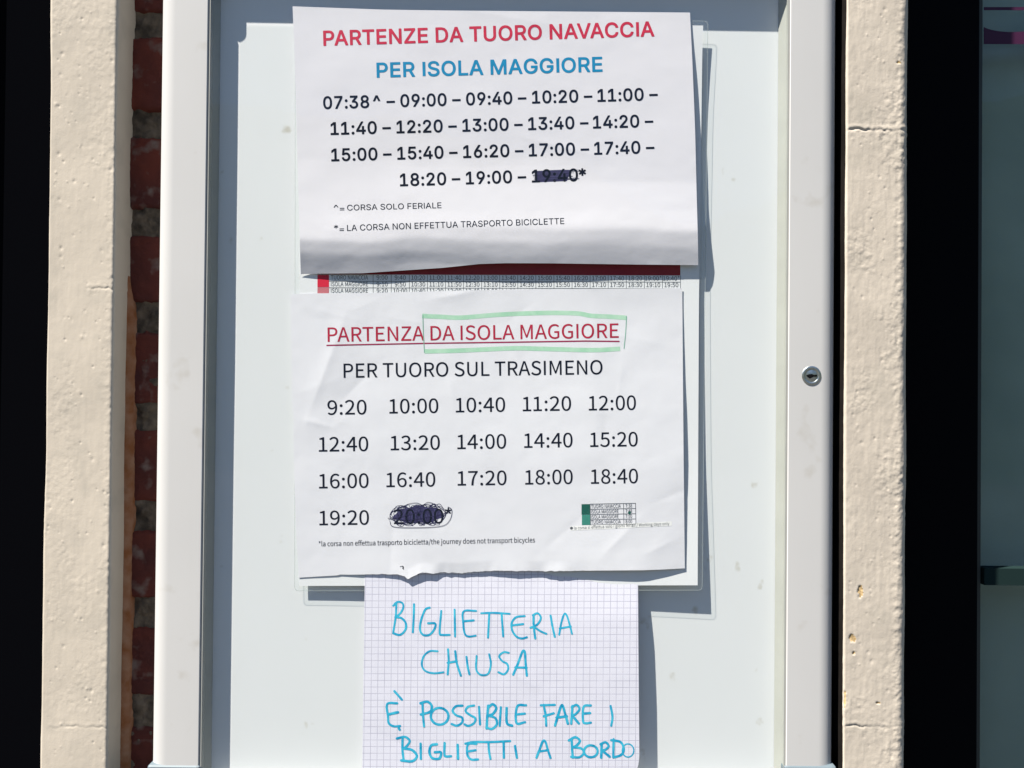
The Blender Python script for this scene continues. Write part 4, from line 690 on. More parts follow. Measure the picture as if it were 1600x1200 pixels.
'B': (632, [79,0,83,-4,338,-4,418,3,463,15,501,35,531,60,554,90,572,135,579,175,576,225,565,265,545,300,517,330,483,352,441,365,484,385,518,413,541,450,551,495,549,550,533,600,506,640,463,674,413,694,353,703,83,704,79,700,178,83,175,85,178,313,343,314,383,309,408,302,433,288,453,271,468,250,483,210,483,165,467,130,453,114,433,100,403,89,358,83,178,397,175,400,178,617,333,617,373,614,413,598,441,570,452,550,457,530,455,485,449,465,438,446,408,418,378,404,343,397], [27,25,26,27,24,25,0,46,27,46,24,27,46,23,24,46,22,23,46,47,22,47,21,22,48,21,47,0,45,46,49,21,48,49,20,21,50,20,49,51,20,50,52,20,51,52,19,20,53,19,52,53,18,19,54,18,53,55,18,54,55,17,18,56,17,55,57,17,56,57,16,17,58,16,57,0,44,45,44,16,58,0,30,44,30,16,44,30,15,16,30,14,15,30,13,14,30,31,13,31,12,13,32,12,31,0,29,30,33,12,32,34,12,33,34,11,12,35,11,34,36,11,35,36,10,11,37,10,36,37,9,10,38,9,37,38,8,9,39,8,38,39,7,8,40,7,39,41,7,40,42,7,41,42,6,7,43,6,42,0,28,29,28,6,43,0,6,28,0,5,6,0,4,5,0,3,4,0,2,3,1,2,0]),
'C': (706, [316,-9,380,-13,435,-7,490,10,538,36,580,71,615,115,640,166,655,221,650,225,560,224,535,164,518,141,495,119,470,102,440,89,410,81,375,77,340,78,310,84,280,95,255,108,232,126,210,147,176,201,158,251,148,311,148,391,157,446,174,496,200,540,230,573,265,598,305,614,350,622,395,621,435,613,480,592,515,562,541,526,560,475,650,475,654,481,645,521,626,566,604,601,575,634,543,661,505,683,465,699,420,709,365,713,300,707,240,688,185,656,140,615,102,561,75,501,57,431,51,351,57,271,74,201,104,136,140,85,190,41,245,10,280,-2], [52,50,51,52,49,50,53,49,52,53,48,49,54,48,53,54,47,48,54,46,47,55,46,54,55,34,46,34,35,46,35,45,46,55,33,34,36,45,35,56,33,55,56,32,33,37,45,36,37,44,45,56,31,32,38,44,37,56,30,31,38,43,44,39,43,38,57,30,56,57,29,30,40,43,39,40,42,43,58,29,57,58,28,29,40,41,42,58,27,28,59,27,58,59,26,27,60,26,59,60,25,26,61,25,60,61,24,25,10,8,9,11,8,10,11,7,8,62,24,61,62,23,24,11,6,7,12,6,11,62,22,23,13,6,12,63,22,62,63,21,22,14,6,13,14,5,6,63,20,21,15,5,14,63,19,20,16,5,15,64,19,63,64,18,19,17,5,16,64,17,18,64,5,17,64,4,5,65,4,64,65,3,4,65,2,3,66,2,65,0,2,66,0,1,2]),
'D': (695, [79,0,83,-4,303,-4,353,-1,403,7,463,28,503,50,548,88,578,125,608,180,629,250,637,300,639,350,633,430,616,500,589,560,552,610,503,652,468,672,428,687,358,701,83,704,79,700,178,83,175,85,175,615,183,617,343,615,378,609,423,594,463,568,494,535,518,495,535,445,545,375,543,310,534,255,517,205,497,170,473,142,438,116,403,99,358,88,318,83], [22,20,21,22,19,20,0,25,22,25,26,22,26,19,22,26,18,19,26,17,18,26,27,17,27,16,17,28,16,27,0,24,25,28,15,16,29,15,28,30,15,29,31,15,30,31,14,15,32,14,31,32,13,14,33,13,32,34,13,33,34,12,13,35,12,34,35,11,12,36,11,35,36,10,11,37,10,36,37,9,10,38,9,37,38,8,9,39,8,38,40,8,39,40,7,8,41,7,40,42,7,41,43,7,42,43,6,7,0,23,24,23,6,43,0,6,23,0,5,6,0,4,5,0,3,4,1,3,0,1,2,3]),
'E': (580, [79,0,83,-4,108,-4,513,-4,520,0,520,75,518,82,183,82,175,85,177,310,488,311,493,315,493,390,492,395,488,397,178,397,175,615,183,617,513,617,517,625,517,700,513,704,83,704,79,700], [23,21,22,23,20,21,0,16,23,16,17,23,17,20,23,17,19,20,17,18,19,0,15,16,0,9,15,9,14,15,9,13,14,9,12,13,9,11,12,9,10,11,0,8,9,0,7,8,0,6,7,0,5,6,0,4,5,1,4,0,1,3,4,2,3,1]),
'F': (568, [79,0,83,-4,133,-4,173,-4,175,0,177,300,473,300,480,305,480,380,478,387,178,387,175,615,183,617,508,617,512,625,512,700,508,704,83,704,79,700], [18,16,17,18,15,16,0,11,18,11,12,18,12,15,18,12,14,15,12,13,14,0,10,11,0,5,10,5,9,10,5,8,9,5,7,8,5,6,7,0,4,5,1,4,0,1,3,4,1,2,3]),
'G': (720, [316,-9,390,-13,450,-4,505,15,550,42,590,77,625,126,647,176,659,231,662,351,657,356,390,356,385,351,385,276,388,271,565,268,561,226,549,186,525,147,495,117,460,95,415,81,370,77,320,82,280,95,240,119,208,151,181,191,158,251,148,306,147,371,154,431,168,481,190,526,220,564,255,592,295,612,335,621,380,623,425,615,470,596,505,568,534,531,560,476,650,476,655,478,646,521,627,566,600,605,572,636,535,665,495,687,455,701,405,711,340,712,280,703,220,679,170,645,128,601,93,546,73,496,57,426,51,351,57,271,74,201,103,136,140,84,189,41,243,11,280,-2], [55,53,54,55,52,53,56,52,55,56,51,52,56,50,51,57,50,56,57,49,50,58,37,57,37,49,57,37,38,49,38,48,49,39,48,38,58,36,37,40,48,39,58,35,36,40,47,48,59,35,58,41,47,40,59,34,35,42,47,41,42,46,47,59,33,34,60,33,59,43,46,42,60,32,33,43,45,46,61,32,60,61,31,32,43,44,45,61,30,31,62,30,61,62,29,30,12,10,11,12,9,10,63,29,62,13,9,12,13,15,9,15,8,9,63,28,29,14,15,13,64,28,63,16,8,15,64,27,28,16,7,8,17,7,16,65,27,64,65,26,27,18,7,17,18,6,7,65,25,26,19,6,18,66,25,65,19,5,6,66,24,25,20,5,19,21,5,20,66,23,24,67,23,66,67,22,23,22,5,21,22,4,5,67,4,22,67,3,4,68,3,67,68,2,3,69,2,68,0,2,69,0,1,2]),
'H': (715, [79,0,83,-4,133,-4,173,-4,175,0,175,310,178,315,183,315,533,315,536,310,536,0,543,-4,568,-4,628,-4,633,0,633,700,628,704,543,704,536,700,536,405,528,401,178,402,175,700,168,704,83,704,79,700], [25,23,24,25,22,23,18,16,17,18,15,16,0,22,25,0,21,22,19,15,18,19,14,15,20,14,19,0,5,21,5,6,21,6,20,21,6,7,20,7,8,20,8,9,20,9,14,20,0,4,5,10,14,9,1,4,0,1,3,4,11,14,10,11,13,14,1,2,3,12,13,11]),
'I': (250, [79,0,171,0,171,700,79,700], [0,1,2,0,2,3]),
'L': (545, [79,0,83,-4,93,-4,493,-4,501,0,501,75,498,82,183,82,175,85,175,700,173,703,83,704,79,700], [12,10,11,12,9,10,0,9,12,0,8,9,0,7,8,0,6,7,0,5,6,0,4,5,1,4,0,1,3,4,2,3,1]),
'M': (868, [79,0,83,-4,103,-4,168,-4,172,0,170,550,173,563,230,400,389,0,398,-4,468,-4,475,0,635,410,688,560,692,545,690,0,698,-4,783,-3,785,0,785,700,783,703,658,704,651,700,480,255,433,115,389,250,213,700,208,704,83,704,79,700], [29,27,28,29,26,27,22,20,21,22,19,20,29,25,26,0,5,29,5,6,29,6,25,29,23,13,22,13,19,22,13,14,19,14,18,19,7,25,6,23,12,13,0,4,5,15,18,14,23,11,12,8,25,7,24,11,23,8,24,25,8,11,24,1,4,0,1,3,4,9,11,8,9,10,11,16,18,15,16,17,18,2,3,1]),
'N': (724, [79,0,83,-4,113,-4,173,-4,176,0,176,405,171,565,173,570,270,405,528,0,533,-4,633,-4,641,0,641,700,638,704,553,704,545,700,545,255,548,129,547,135,487,235,192,700,183,704,83,704,79,700], [24,22,23,24,21,22,16,14,15,16,13,14,0,21,24,0,6,21,6,7,21,7,20,21,17,13,16,17,12,13,8,20,7,0,5,6,0,4,5,9,20,8,18,12,17,9,19,20,9,18,19,9,12,18,1,4,0,1,3,4,9,11,12,10,11,9,1,2,3]),
'O': (738, [315,-9,370,-13,435,-7,495,13,550,45,594,86,630,136,660,201,677,271,682,351,676,431,659,501,629,566,605,601,580,629,530,668,475,695,410,711,345,713,280,702,225,680,173,646,129,601,94,546,73,496,57,426,51,351,57,271,74,201,104,136,140,85,190,41,245,10,280,-2,330,80,285,93,245,116,212,146,184,186,164,231,151,286,146,351,150,411,158,451,177,501,201,541,230,573,265,598,305,614,350,622,395,621,440,611,488,586,522,556,550,516,570,470,583,416,588,351,584,291,575,246,558,201,535,161,500,124,465,100,425,84,380,77], [19,17,18,19,16,17,20,16,19,20,15,16,21,15,20,21,14,15,22,49,21,49,14,21,49,50,14,50,13,14,22,48,49,51,13,50,22,47,48,52,13,51,23,47,22,52,12,13,23,46,47,53,12,52,23,45,46,53,11,12,54,11,53,24,45,23,24,44,45,55,11,54,24,43,44,55,10,11,25,43,24,56,10,55,25,42,43,56,9,10,26,42,25,57,9,56,26,41,42,27,41,26,27,40,41,58,9,57,58,8,9,59,8,58,27,39,40,28,39,27,59,7,8,60,7,59,28,38,39,29,38,28,61,7,60,61,6,7,29,37,38,62,6,61,29,36,37,62,5,6,30,36,29,63,5,62,30,35,36,64,5,63,30,34,35,64,4,5,31,34,30,65,4,64,31,65,34,31,4,65,31,3,4,32,3,31,32,2,3,33,2,32,0,2,33,0,1,2]),
'P': (616, [79,0,83,-4,133,-4,173,-4,175,0,178,252,343,252,383,256,418,264,458,281,487,300,518,330,538,360,556,405,564,445,566,495,559,540,546,580,523,620,494,650,458,675,413,693,348,703,83,704,79,700,178,338,175,340,178,618,358,615,403,602,438,576,452,555,463,530,469,500,470,470,466,440,458,413,445,390,428,370,398,351,358,340], [24,22,23,24,21,22,0,27,24,27,21,24,27,20,21,27,19,20,27,18,19,27,28,18,28,17,18,0,26,27,29,17,28,30,17,29,30,16,17,31,16,30,32,16,31,32,15,16,33,15,32,34,15,33,34,14,15,35,14,34,35,13,14,36,13,35,37,13,36,37,12,13,38,12,37,39,12,38,39,11,12,40,11,39,25,11,40,0,25,26,0,5,25,5,11,25,5,10,11,5,9,10,5,8,9,5,7,8,5,6,7,0,4,5,1,4,0,1,3,4,1,2,3]),
'R': (622, [79,0,83,-4,133,-4,173,-4,175,0,178,268,333,268,339,265,483,-2,588,-4,593,0,438,285,488,312,527,350,553,398,566,455,567,500,564,530,547,585,518,631,498,651,473,669,418,692,363,702,83,704,79,700,178,355,175,360,178,618,323,618,363,615,408,601,443,574,456,555,465,530,471,475,467,445,458,420,446,400,431,385,398,366,358,357], [25,23,24,25,22,23,0,28,25,28,22,25,28,21,22,28,20,21,28,19,20,28,29,19,29,30,19,30,18,19,0,27,28,31,18,30,32,18,31,32,17,18,33,17,32,34,17,33,35,17,34,35,16,17,35,15,16,36,15,35,36,14,15,37,14,36,38,14,37,39,14,38,39,13,14,40,13,39,41,13,40,0,26,27,26,13,41,0,5,26,5,13,26,5,12,13,5,11,12,5,6,11,6,7,11,7,10,11,0,4,5,8,10,7,1,4,0,1,3,4,8,9,10,1,2,3]),
'S': (618, [250,-12,308,-16,368,-12,418,0,463,19,503,48,533,83,554,123,564,163,565,213,556,253,534,293,503,325,463,351,423,369,278,412,228,431,187,458,174,473,167,488,162,513,165,538,174,563,188,582,208,599,233,613,258,621,288,626,353,623,383,614,413,599,432,583,447,563,463,516,554,518,553,548,542,583,528,611,503,643,473,668,438,688,408,700,363,710,308,713,248,707,203,695,163,676,128,650,99,618,80,583,70,543,68,493,79,448,96,418,128,385,160,363,208,340,363,294,413,274,450,248,468,218,471,193,469,168,459,143,443,120,418,100,393,87,363,77,328,72,288,72,258,77,223,88,198,101,178,118,163,138,152,163,148,188,143,192,53,192,49,188,53,157,64,118,83,83,103,58,133,32,173,10,208,-3], [44,42,43,44,41,42,45,41,44,45,40,41,46,40,45,46,39,40,47,39,46,47,38,39,48,38,47,48,27,38,27,28,38,28,37,38,48,26,27,29,37,28,48,25,26,49,25,48,30,37,29,49,24,25,30,36,37,49,23,24,31,36,30,50,23,49,32,36,31,32,35,36,50,22,23,50,21,22,33,35,32,33,34,35,51,21,50,51,20,21,51,19,20,52,19,51,52,18,19,52,17,18,52,16,17,53,16,52,53,15,16,54,15,53,54,14,15,55,14,54,55,13,14,56,13,55,56,12,13,57,12,56,57,11,12,58,11,57,58,10,11,59,10,58,59,9,10,60,9,59,61,9,60,61,8,9,62,8,61,78,76,77,79,76,78,80,76,79,80,75,76,63,8,62,80,74,75,63,7,8,81,74,80,64,7,63,81,73,74,64,6,7,65,6,64,82,73,81,82,72,73,82,71,72,66,6,65,82,70,71,67,6,66,83,70,82,67,5,6,68,5,67,83,69,70,83,68,69,83,5,68,84,5,83,84,4,5,85,4,84,85,3,4,86,3,85,86,2,3,0,2,86,0,1,2]),
'T': (621, [261,0,264,-4,279,-4,354,-4,357,0,357,615,364,617,574,617,578,625,578,700,574,704,44,704,40,700,40,625,44,617,254,617,261,615], [12,10,11,12,9,10,13,9,12,13,8,9,14,8,13,14,7,8,14,6,7,15,6,14,16,6,15,16,5,6,0,5,16,0,4,5,1,4,0,1,3,4,2,3,1]),
'U': (716, [301,-11,353,-15,398,-13,448,-4,488,11,528,34,559,59,589,94,612,134,628,184,633,234,633,699,628,704,543,704,536,699,536,244,533,209,523,174,498,133,463,103,418,83,358,75,303,81,258,98,218,129,191,169,181,199,175,234,175,699,173,703,168,704,83,704,79,699,79,239,81,199,92,154,104,124,122,94,143,68,168,45,198,25,228,9,263,-3], [32,30,31,32,29,30,14,12,13,14,11,12,32,28,29,33,28,32,33,27,28,15,11,14,15,10,11,16,10,15,34,27,33,34,26,27,16,9,10,17,9,16,35,26,34,35,25,26,17,8,9,18,8,17,35,24,25,36,24,35,18,7,8,19,7,18,36,23,24,37,23,36,20,7,19,37,22,23,38,22,37,20,6,7,21,6,20,38,21,22,38,6,21,39,6,38,39,5,6,40,5,39,40,4,5,41,4,40,41,3,4,42,3,41,0,3,42,0,2,3,1,2,0]),
'V': (664, [276,0,283,-4,323,-4,383,-4,387,0,639,695,641,700,638,704,543,704,539,700,388,265,333,90,274,270,120,700,113,704,23,704,19,700], [16,14,15,16,13,14,9,7,8,9,6,7,0,13,16,0,12,13,10,6,9,10,5,6,10,4,5,0,11,12,11,4,10,0,4,11,1,4,0,1,3,4,1,2,3]),
'Z': (607, [53,0,55,-3,65,-4,545,-4,554,0,554,75,550,82,175,81,169,85,235,175,547,630,550,635,550,700,545,704,55,704,51,700,51,625,55,617,425,619,433,615,378,540,55,68], [15,13,14,15,12,13,16,12,15,16,11,12,16,10,11,16,18,10,18,19,10,19,9,10,17,18,16,20,9,19,21,9,20,21,8,9,21,7,8,7,5,6,21,5,7,21,4,5,0,4,21,1,4,0,1,3,4,2,3,1]),
'^': (454, [33,382,37,378,117,378,125,382,222,594,227,596,327,380,412,378,417,382,276,677,267,682,182,682,173,677], [12,10,11,12,9,10,0,9,12,0,4,9,4,5,9,5,8,9,6,8,5,0,3,4,1,3,0,1,2,3,6,7,8]),
'–': (485, [-4,258,0,254,480,254,485,258,485,334,480,340,0,340,-4,333], [7,5,6,7,4,5,7,3,4,0,3,7,1,3,0,1,2,3]),
}
GL['hum'] = {
'*': (451, [138,450,147,445,152,448,222,531,297,445,342,475,345,480,288,575,292,580,386,620,388,625,373,670,367,677,267,653,262,655,253,760,249,765,197,765,192,761,182,653,82,677,77,677,72,670,57,625,59,620,152,580,156,575,100,480], [18,16,17,18,15,16,19,15,18,19,14,15,13,11,12,22,20,21,22,19,20,23,19,22,13,10,11,19,13,14,19,10,13,23,10,19,24,10,23,24,9,10,25,9,24,25,8,9,26,8,25,26,7,8,27,7,26,27,3,7,3,6,7,27,2,3,4,6,3,0,2,27,4,5,6,1,2,0]),
'/': (379, [6,-171,11,-176,76,-176,80,-171,364,754,365,759,361,763,301,763,292,759], [8,6,7,8,5,6,0,5,8,0,4,5,0,3,4,1,3,0,1,2,3]),
'0': (535, [223,-12,268,-17,313,-12,358,6,398,37,429,78,454,128,473,193,484,268,488,353,484,438,473,513,453,578,428,627,393,669,358,695,318,710,268,717,218,712,173,695,136,668,103,628,76,573,58,513,47,438,43,353,47,268,58,193,77,128,101,78,133,37,173,6,243,67,213,81,193,100,173,132,158,173,146,223,139,283,137,353,139,423,147,488,158,533,174,573,193,603,214,623,238,634,268,638,293,635,313,625,338,603,358,573,373,533,385,483,392,423,394,353,392,283,385,223,373,173,358,133,340,103,318,80,293,67,268,64], [18,16,17,19,16,18,19,15,16,19,14,15,20,14,19,20,13,14,21,47,20,47,13,20,21,46,47,48,13,47,49,13,48,21,45,46,22,45,21,49,12,13,50,12,49,22,44,45,51,12,50,22,43,44,51,11,12,23,43,22,23,42,43,52,11,51,23,41,42,53,11,52,24,41,23,53,10,11,24,40,41,54,10,53,25,40,24,54,9,10,25,39,40,55,9,54,26,39,25,26,38,39,56,9,55,56,8,9,26,37,38,57,8,56,27,37,26,57,7,8,27,36,37,58,7,57,28,36,27,58,6,7,28,35,36,59,6,58,60,6,59,28,34,35,29,34,28,60,5,6,61,5,60,29,33,34,29,32,33,62,5,61,30,32,29,62,4,5,63,4,62,30,63,32,30,4,63,31,4,30,31,3,4,0,3,31,0,2,3,0,1,2]),
'1': (535, [79,0,84,-5,464,-5,469,-5,473,0,473,70,469,77,339,78,333,80,333,700,329,705,259,705,199,677,114,655,111,650,111,595,114,590,234,590,236,585,236,80,229,78,84,78,79,70], [11,9,10,12,9,11,12,17,9,17,18,9,18,8,9,13,17,12,14,17,13,15,17,14,16,17,15,19,8,18,20,8,19,20,7,8,22,20,21,22,7,20,22,6,7,22,5,6,0,5,22,0,4,5,1,4,0,1,3,4,1,2,3]),
'2': (535, [37,0,43,-5,478,-5,483,-5,487,0,487,75,483,80,278,80,188,75,290,180,336,235,376,290,412,350,434,400,448,450,454,510,450,555,438,595,421,630,397,660,368,683,333,701,288,714,248,717,213,716,178,709,151,700,103,675,58,638,33,610,88,556,143,605,193,631,233,637,263,634,288,627,313,612,327,600,340,580,351,555,358,505,353,460,340,415,313,358,279,305,238,253,183,192,38,55], [24,22,23,25,22,24,25,21,22,26,21,25,26,20,21,27,20,26,27,19,20,28,19,27,28,33,19,33,18,19,29,33,28,29,32,33,34,18,33,35,18,34,29,31,32,35,17,18,36,17,35,37,17,36,30,31,29,38,17,37,38,16,17,39,16,38,40,16,39,40,15,16,40,14,15,41,14,40,42,14,41,42,13,14,43,13,42,43,12,13,44,12,43,44,11,12,45,11,44,45,10,11,46,10,45,46,9,10,47,9,46,47,8,9,7,5,6,8,5,7,47,5,8,47,4,5,0,4,47,1,4,0,1,3,4,1,2,3]),
'3': (535, [194,-12,253,-17,298,-14,343,-3,378,13,413,36,443,67,464,103,477,143,482,188,479,223,470,253,456,283,437,308,413,330,387,348,337,368,378,388,403,407,422,428,438,453,448,478,455,508,458,538,452,583,442,613,425,643,398,671,363,693,333,705,293,714,248,717,218,716,163,703,137,693,93,667,53,635,49,628,95,573,103,570,150,608,188,626,228,636,273,634,297,628,328,609,343,591,356,558,359,533,356,503,350,483,336,458,318,440,298,427,263,413,218,405,168,401,165,398,165,333,168,326,228,323,273,315,308,304,337,288,358,268,373,243,380,218,383,193,380,163,373,138,361,118,343,97,303,74,273,67,218,67,188,73,148,89,111,113,73,145,24,88,23,83,42,63,88,27,143,0], [32,30,31,33,30,32,33,29,30,33,28,29,34,28,33,35,28,34,35,27,28,35,26,27,36,26,35,36,42,26,42,43,26,43,25,26,36,41,42,37,41,36,44,25,43,38,40,37,40,41,37,45,25,44,45,24,25,46,24,45,38,39,40,47,24,46,47,23,24,48,23,47,48,22,23,49,22,48,49,21,22,50,21,49,51,21,50,51,20,21,52,20,51,52,19,20,53,19,52,53,18,19,54,18,53,55,18,54,55,17,18,56,17,55,57,17,56,58,17,57,58,16,17,58,15,16,58,14,15,59,14,58,59,60,14,60,13,14,61,13,60,62,13,61,62,12,13,63,12,62,64,12,63,64,11,12,65,11,64,65,10,11,66,10,65,66,9,10,67,9,66,68,9,67,68,8,9,69,8,68,79,77,78,69,7,8,70,7,69,71,7,70,79,76,77,71,6,7,72,6,71,79,75,76,80,75,79,81,75,80,73,6,72,81,74,75,74,6,73,74,5,6,81,5,74,82,5,81,82,4,5,83,4,82,83,3,4,0,3,83,0,2,3,1,2,0]),
'4': (535, [320,0,324,-5,409,-4,412,0,412,185,419,188,499,188,504,190,505,195,504,266,412,270,412,700,405,705,309,705,304,700,14,250,14,195,19,188,319,186,124,268,121,270,124,275,274,500,321,580,320,270,314,268], [13,11,12,14,11,13,15,11,14,15,23,11,23,10,11,15,22,23,24,10,23,15,21,22,15,20,21,15,19,20,25,10,24,25,9,10,15,25,19,15,9,25,15,8,9,16,8,15,17,8,16,17,7,8,17,6,7,18,5,17,5,6,17,18,4,5,0,4,18,0,3,4,1,3,0,1,2,3]),
'5': (535, [193,-12,251,-17,296,-13,336,-2,374,18,411,45,443,83,464,123,479,173,484,228,480,283,466,333,444,373,421,400,391,423,351,443,311,453,271,456,221,451,171,433,186,618,191,621,446,621,450,628,450,698,446,705,106,705,101,703,77,373,131,339,176,365,216,378,246,380,276,377,301,370,331,354,349,338,361,321,375,293,383,258,385,228,383,193,374,158,361,131,343,108,321,89,301,78,271,68,241,65,186,72,161,80,126,98,71,142,66,140,21,83,22,78,41,60,91,24,141,0], [27,25,26,27,24,25,28,20,27,20,21,27,21,24,27,21,23,24,21,22,23,28,19,20,18,16,17,18,15,16,19,15,18,19,14,15,28,14,19,28,13,14,28,32,13,32,12,13,28,31,32,33,12,32,28,30,31,34,12,33,29,30,28,34,11,12,35,11,34,36,11,35,37,11,36,37,10,11,38,10,37,39,10,38,39,9,10,40,9,39,41,9,40,41,8,9,42,8,41,42,7,8,43,7,42,53,51,52,54,51,53,44,7,43,44,6,7,45,6,44,54,50,51,46,6,45,55,50,54,46,5,6,55,49,50,47,5,46,56,49,55,56,48,49,48,5,47,56,5,48,57,5,56,57,4,5,58,4,57,58,3,4,0,3,58,0,2,3,1,2,0]),
'6': (535, [242,-12,288,-17,328,-13,368,0,403,21,433,48,459,83,478,123,490,168,494,213,491,263,480,313,462,353,443,378,408,409,378,425,338,436,273,438,248,433,208,417,172,393,143,368,145,423,157,488,174,538,194,573,221,603,248,621,278,631,328,635,358,629,378,620,428,583,480,638,481,643,467,658,428,687,388,705,338,716,313,717,263,713,213,697,168,669,131,633,96,578,71,513,54,428,49,333,53,253,66,183,87,123,116,73,152,33,193,4,278,62,258,65,228,77,208,93,187,118,171,148,157,188,143,278,176,318,208,343,248,360,278,365,308,362,333,354,353,342,368,327,384,303,393,278,401,218,399,183,392,153,383,128,367,103,348,83,328,71,308,64], [40,38,39,40,37,38,41,37,40,41,36,37,42,36,41,42,35,36,43,35,42,43,34,35,43,33,34,43,29,33,29,30,33,30,31,33,31,32,33,43,28,29,44,28,43,44,27,28,44,26,27,44,25,26,45,25,44,45,24,25,45,23,24,46,23,45,46,22,23,18,16,17,18,15,16,19,15,18,47,22,46,19,14,15,47,21,22,20,14,19,20,13,14,21,13,20,21,65,13,65,12,13,47,65,21,47,64,65,66,12,65,67,12,66,47,63,64,68,12,67,68,11,12,47,62,63,69,11,68,48,62,47,70,11,69,48,61,62,70,10,11,71,10,70,48,60,61,72,10,71,72,9,10,49,60,48,73,9,72,73,8,9,49,59,60,50,59,49,74,8,73,74,7,8,75,7,74,50,58,59,76,7,75,51,58,50,76,6,7,51,57,58,77,6,76,51,56,57,78,6,77,78,5,6,51,55,56,52,55,51,79,5,78,52,54,55,54,5,79,52,5,54,52,4,5,53,4,52,53,3,4,0,3,53,0,2,3,1,2,0]),
'7': (535, [184,0,192,-5,277,-5,285,0,298,185,312,270,330,345,355,420,390,495,435,570,489,645,490,700,487,705,47,705,42,700,42,625,47,621,377,620,334,555,294,485,262,415,236,340,216,265,201,185,190,95], [14,12,13,14,11,12,15,11,14,15,10,11,15,17,10,17,9,10,16,17,15,18,9,17,18,8,9,19,8,18,19,7,8,20,7,19,20,6,7,21,6,20,21,5,6,22,5,21,22,4,5,23,4,22,24,4,23,24,3,4,0,3,24,1,3,0,1,2,3]),
'8': (535, [214,-12,269,-17,314,-14,359,-3,394,13,429,36,455,63,474,94,487,133,491,168,489,203,482,233,469,263,436,308,414,328,378,353,377,358,403,383,423,408,445,443,458,473,464,498,466,528,462,568,453,603,434,638,413,663,388,683,354,700,314,712,269,716,229,712,193,703,159,687,129,665,105,638,88,608,76,573,72,533,74,508,89,458,114,418,162,373,162,368,124,342,99,318,62,268,51,243,42,208,39,173,44,133,56,98,74,68,104,36,139,13,174,-2,229,62,189,78,167,93,153,108,137,133,129,158,126,183,133,228,152,268,184,307,219,334,314,291,344,272,364,255,384,228,394,203,398,173,396,148,387,123,364,91,344,76,324,67,294,60,269,58,314,386,259,410,209,441,187,463,174,483,166,503,162,533,170,578,181,598,194,613,225,633,269,641,294,638,319,630,350,608,365,588,374,568,382,523,381,503,372,468,354,432], [31,29,30,32,29,31,32,28,29,33,28,32,33,27,28,34,27,33,34,26,27,35,26,34,35,91,26,91,25,26,35,90,91,92,25,91,93,25,92,36,90,35,93,24,25,36,89,90,94,24,93,36,88,89,37,88,36,95,24,94,95,23,24,37,87,88,96,23,95,37,86,87,38,86,37,97,23,96,97,22,23,39,86,38,39,85,86,97,21,22,98,21,97,40,85,39,40,84,85,99,21,98,99,20,21,40,83,84,99,19,20,100,19,99,40,82,83,41,82,40,100,18,19,41,81,82,80,18,100,42,81,41,42,80,81,80,17,18,42,17,80,42,16,17,43,16,42,44,16,43,44,15,16,44,14,15,45,66,44,66,14,44,45,65,66,67,14,66,67,13,14,46,65,45,67,12,13,46,64,65,68,12,67,69,12,68,47,64,46,47,63,64,69,11,12,70,11,69,48,63,47,70,10,11,48,62,63,71,10,70,49,62,48,72,10,71,72,9,10,49,61,62,50,61,49,73,9,72,73,8,9,50,60,61,74,8,73,51,60,50,51,59,60,74,7,8,75,7,74,51,58,59,52,58,51,75,6,7,52,57,58,76,6,75,52,56,57,77,6,76,53,56,52,78,6,77,78,5,6,53,79,56,79,5,78,53,5,79,54,5,53,54,4,5,55,4,54,55,3,4,0,3,55,0,2,3,1,2,0]),
'9': (535, [174,-12,222,-17,272,-12,322,5,367,35,403,73,437,129,462,198,477,278,483,378,479,458,465,528,445,583,415,633,382,668,337,697,292,712,242,717,202,713,162,700,127,679,97,653,72,619,53,578,41,533,37,488,40,438,51,388,67,352,88,323,122,292,152,276,192,264,257,262,282,267,322,283,362,310,387,333,390,328,386,278,375,218,358,168,336,128,310,98,282,79,257,70,207,66,157,80,132,95,102,119,52,63,51,58,65,43,102,15,142,-4,232,337,197,346,177,358,158,378,146,398,137,423,131,453,129,488,138,548,150,578,162,598,177,613,197,628,222,637,242,639,272,636,302,625,326,608,343,588,362,555,375,518,385,473,390,428,357,386,317,355,287,342,267,337], [18,16,17,19,16,18,19,15,16,20,15,19,20,14,15,21,14,20,21,13,14,22,68,21,68,69,21,69,13,21,70,13,69,22,67,68,71,13,70,71,12,13,22,66,67,72,12,71,23,66,22,23,65,66,73,12,72,23,64,65,74,12,73,74,11,12,24,64,23,24,63,64,75,11,74,24,62,63,25,62,24,75,10,11,76,10,75,26,62,25,26,61,62,77,10,76,77,9,10,26,60,61,27,60,26,78,9,77,27,59,60,27,58,59,28,58,27,79,9,78,28,57,58,79,37,9,37,8,9,28,56,57,80,37,79,29,56,28,29,55,56,81,37,80,29,81,55,29,37,81,29,36,37,38,8,37,39,8,38,30,36,29,30,35,36,31,35,30,31,34,35,40,8,39,40,7,8,32,34,31,32,33,34,41,7,40,41,6,7,42,6,41,42,5,6,43,5,42,50,48,49,44,5,43,50,47,48,50,46,47,45,5,44,45,4,5,46,4,45,50,4,46,51,4,50,52,4,51,53,4,52,53,3,4,54,3,53,54,2,3,0,2,54,0,1,2]),
':': (271, [107,373,135,368,160,373,181,388,195,409,201,438,196,468,180,492,160,505,135,511,105,505,85,491,70,468,65,438,70,411,84,388,107,-12,135,-17,160,-12,181,3,195,24,201,53,195,83,180,106,160,120,135,125,105,119,85,106,70,83,65,53,70,26,84,3], [26,24,25,26,23,24,27,23,26,27,22,23,28,22,27,29,22,28,29,21,22,30,21,29,30,20,21,31,20,30,31,19,20,16,19,31,16,18,19,16,17,18,10,8,9,10,7,8,11,7,10,11,6,7,12,6,11,13,6,12,13,5,6,14,5,13,14,4,5,15,4,14,15,3,4,0,3,15,0,2,3,0,1,2]),
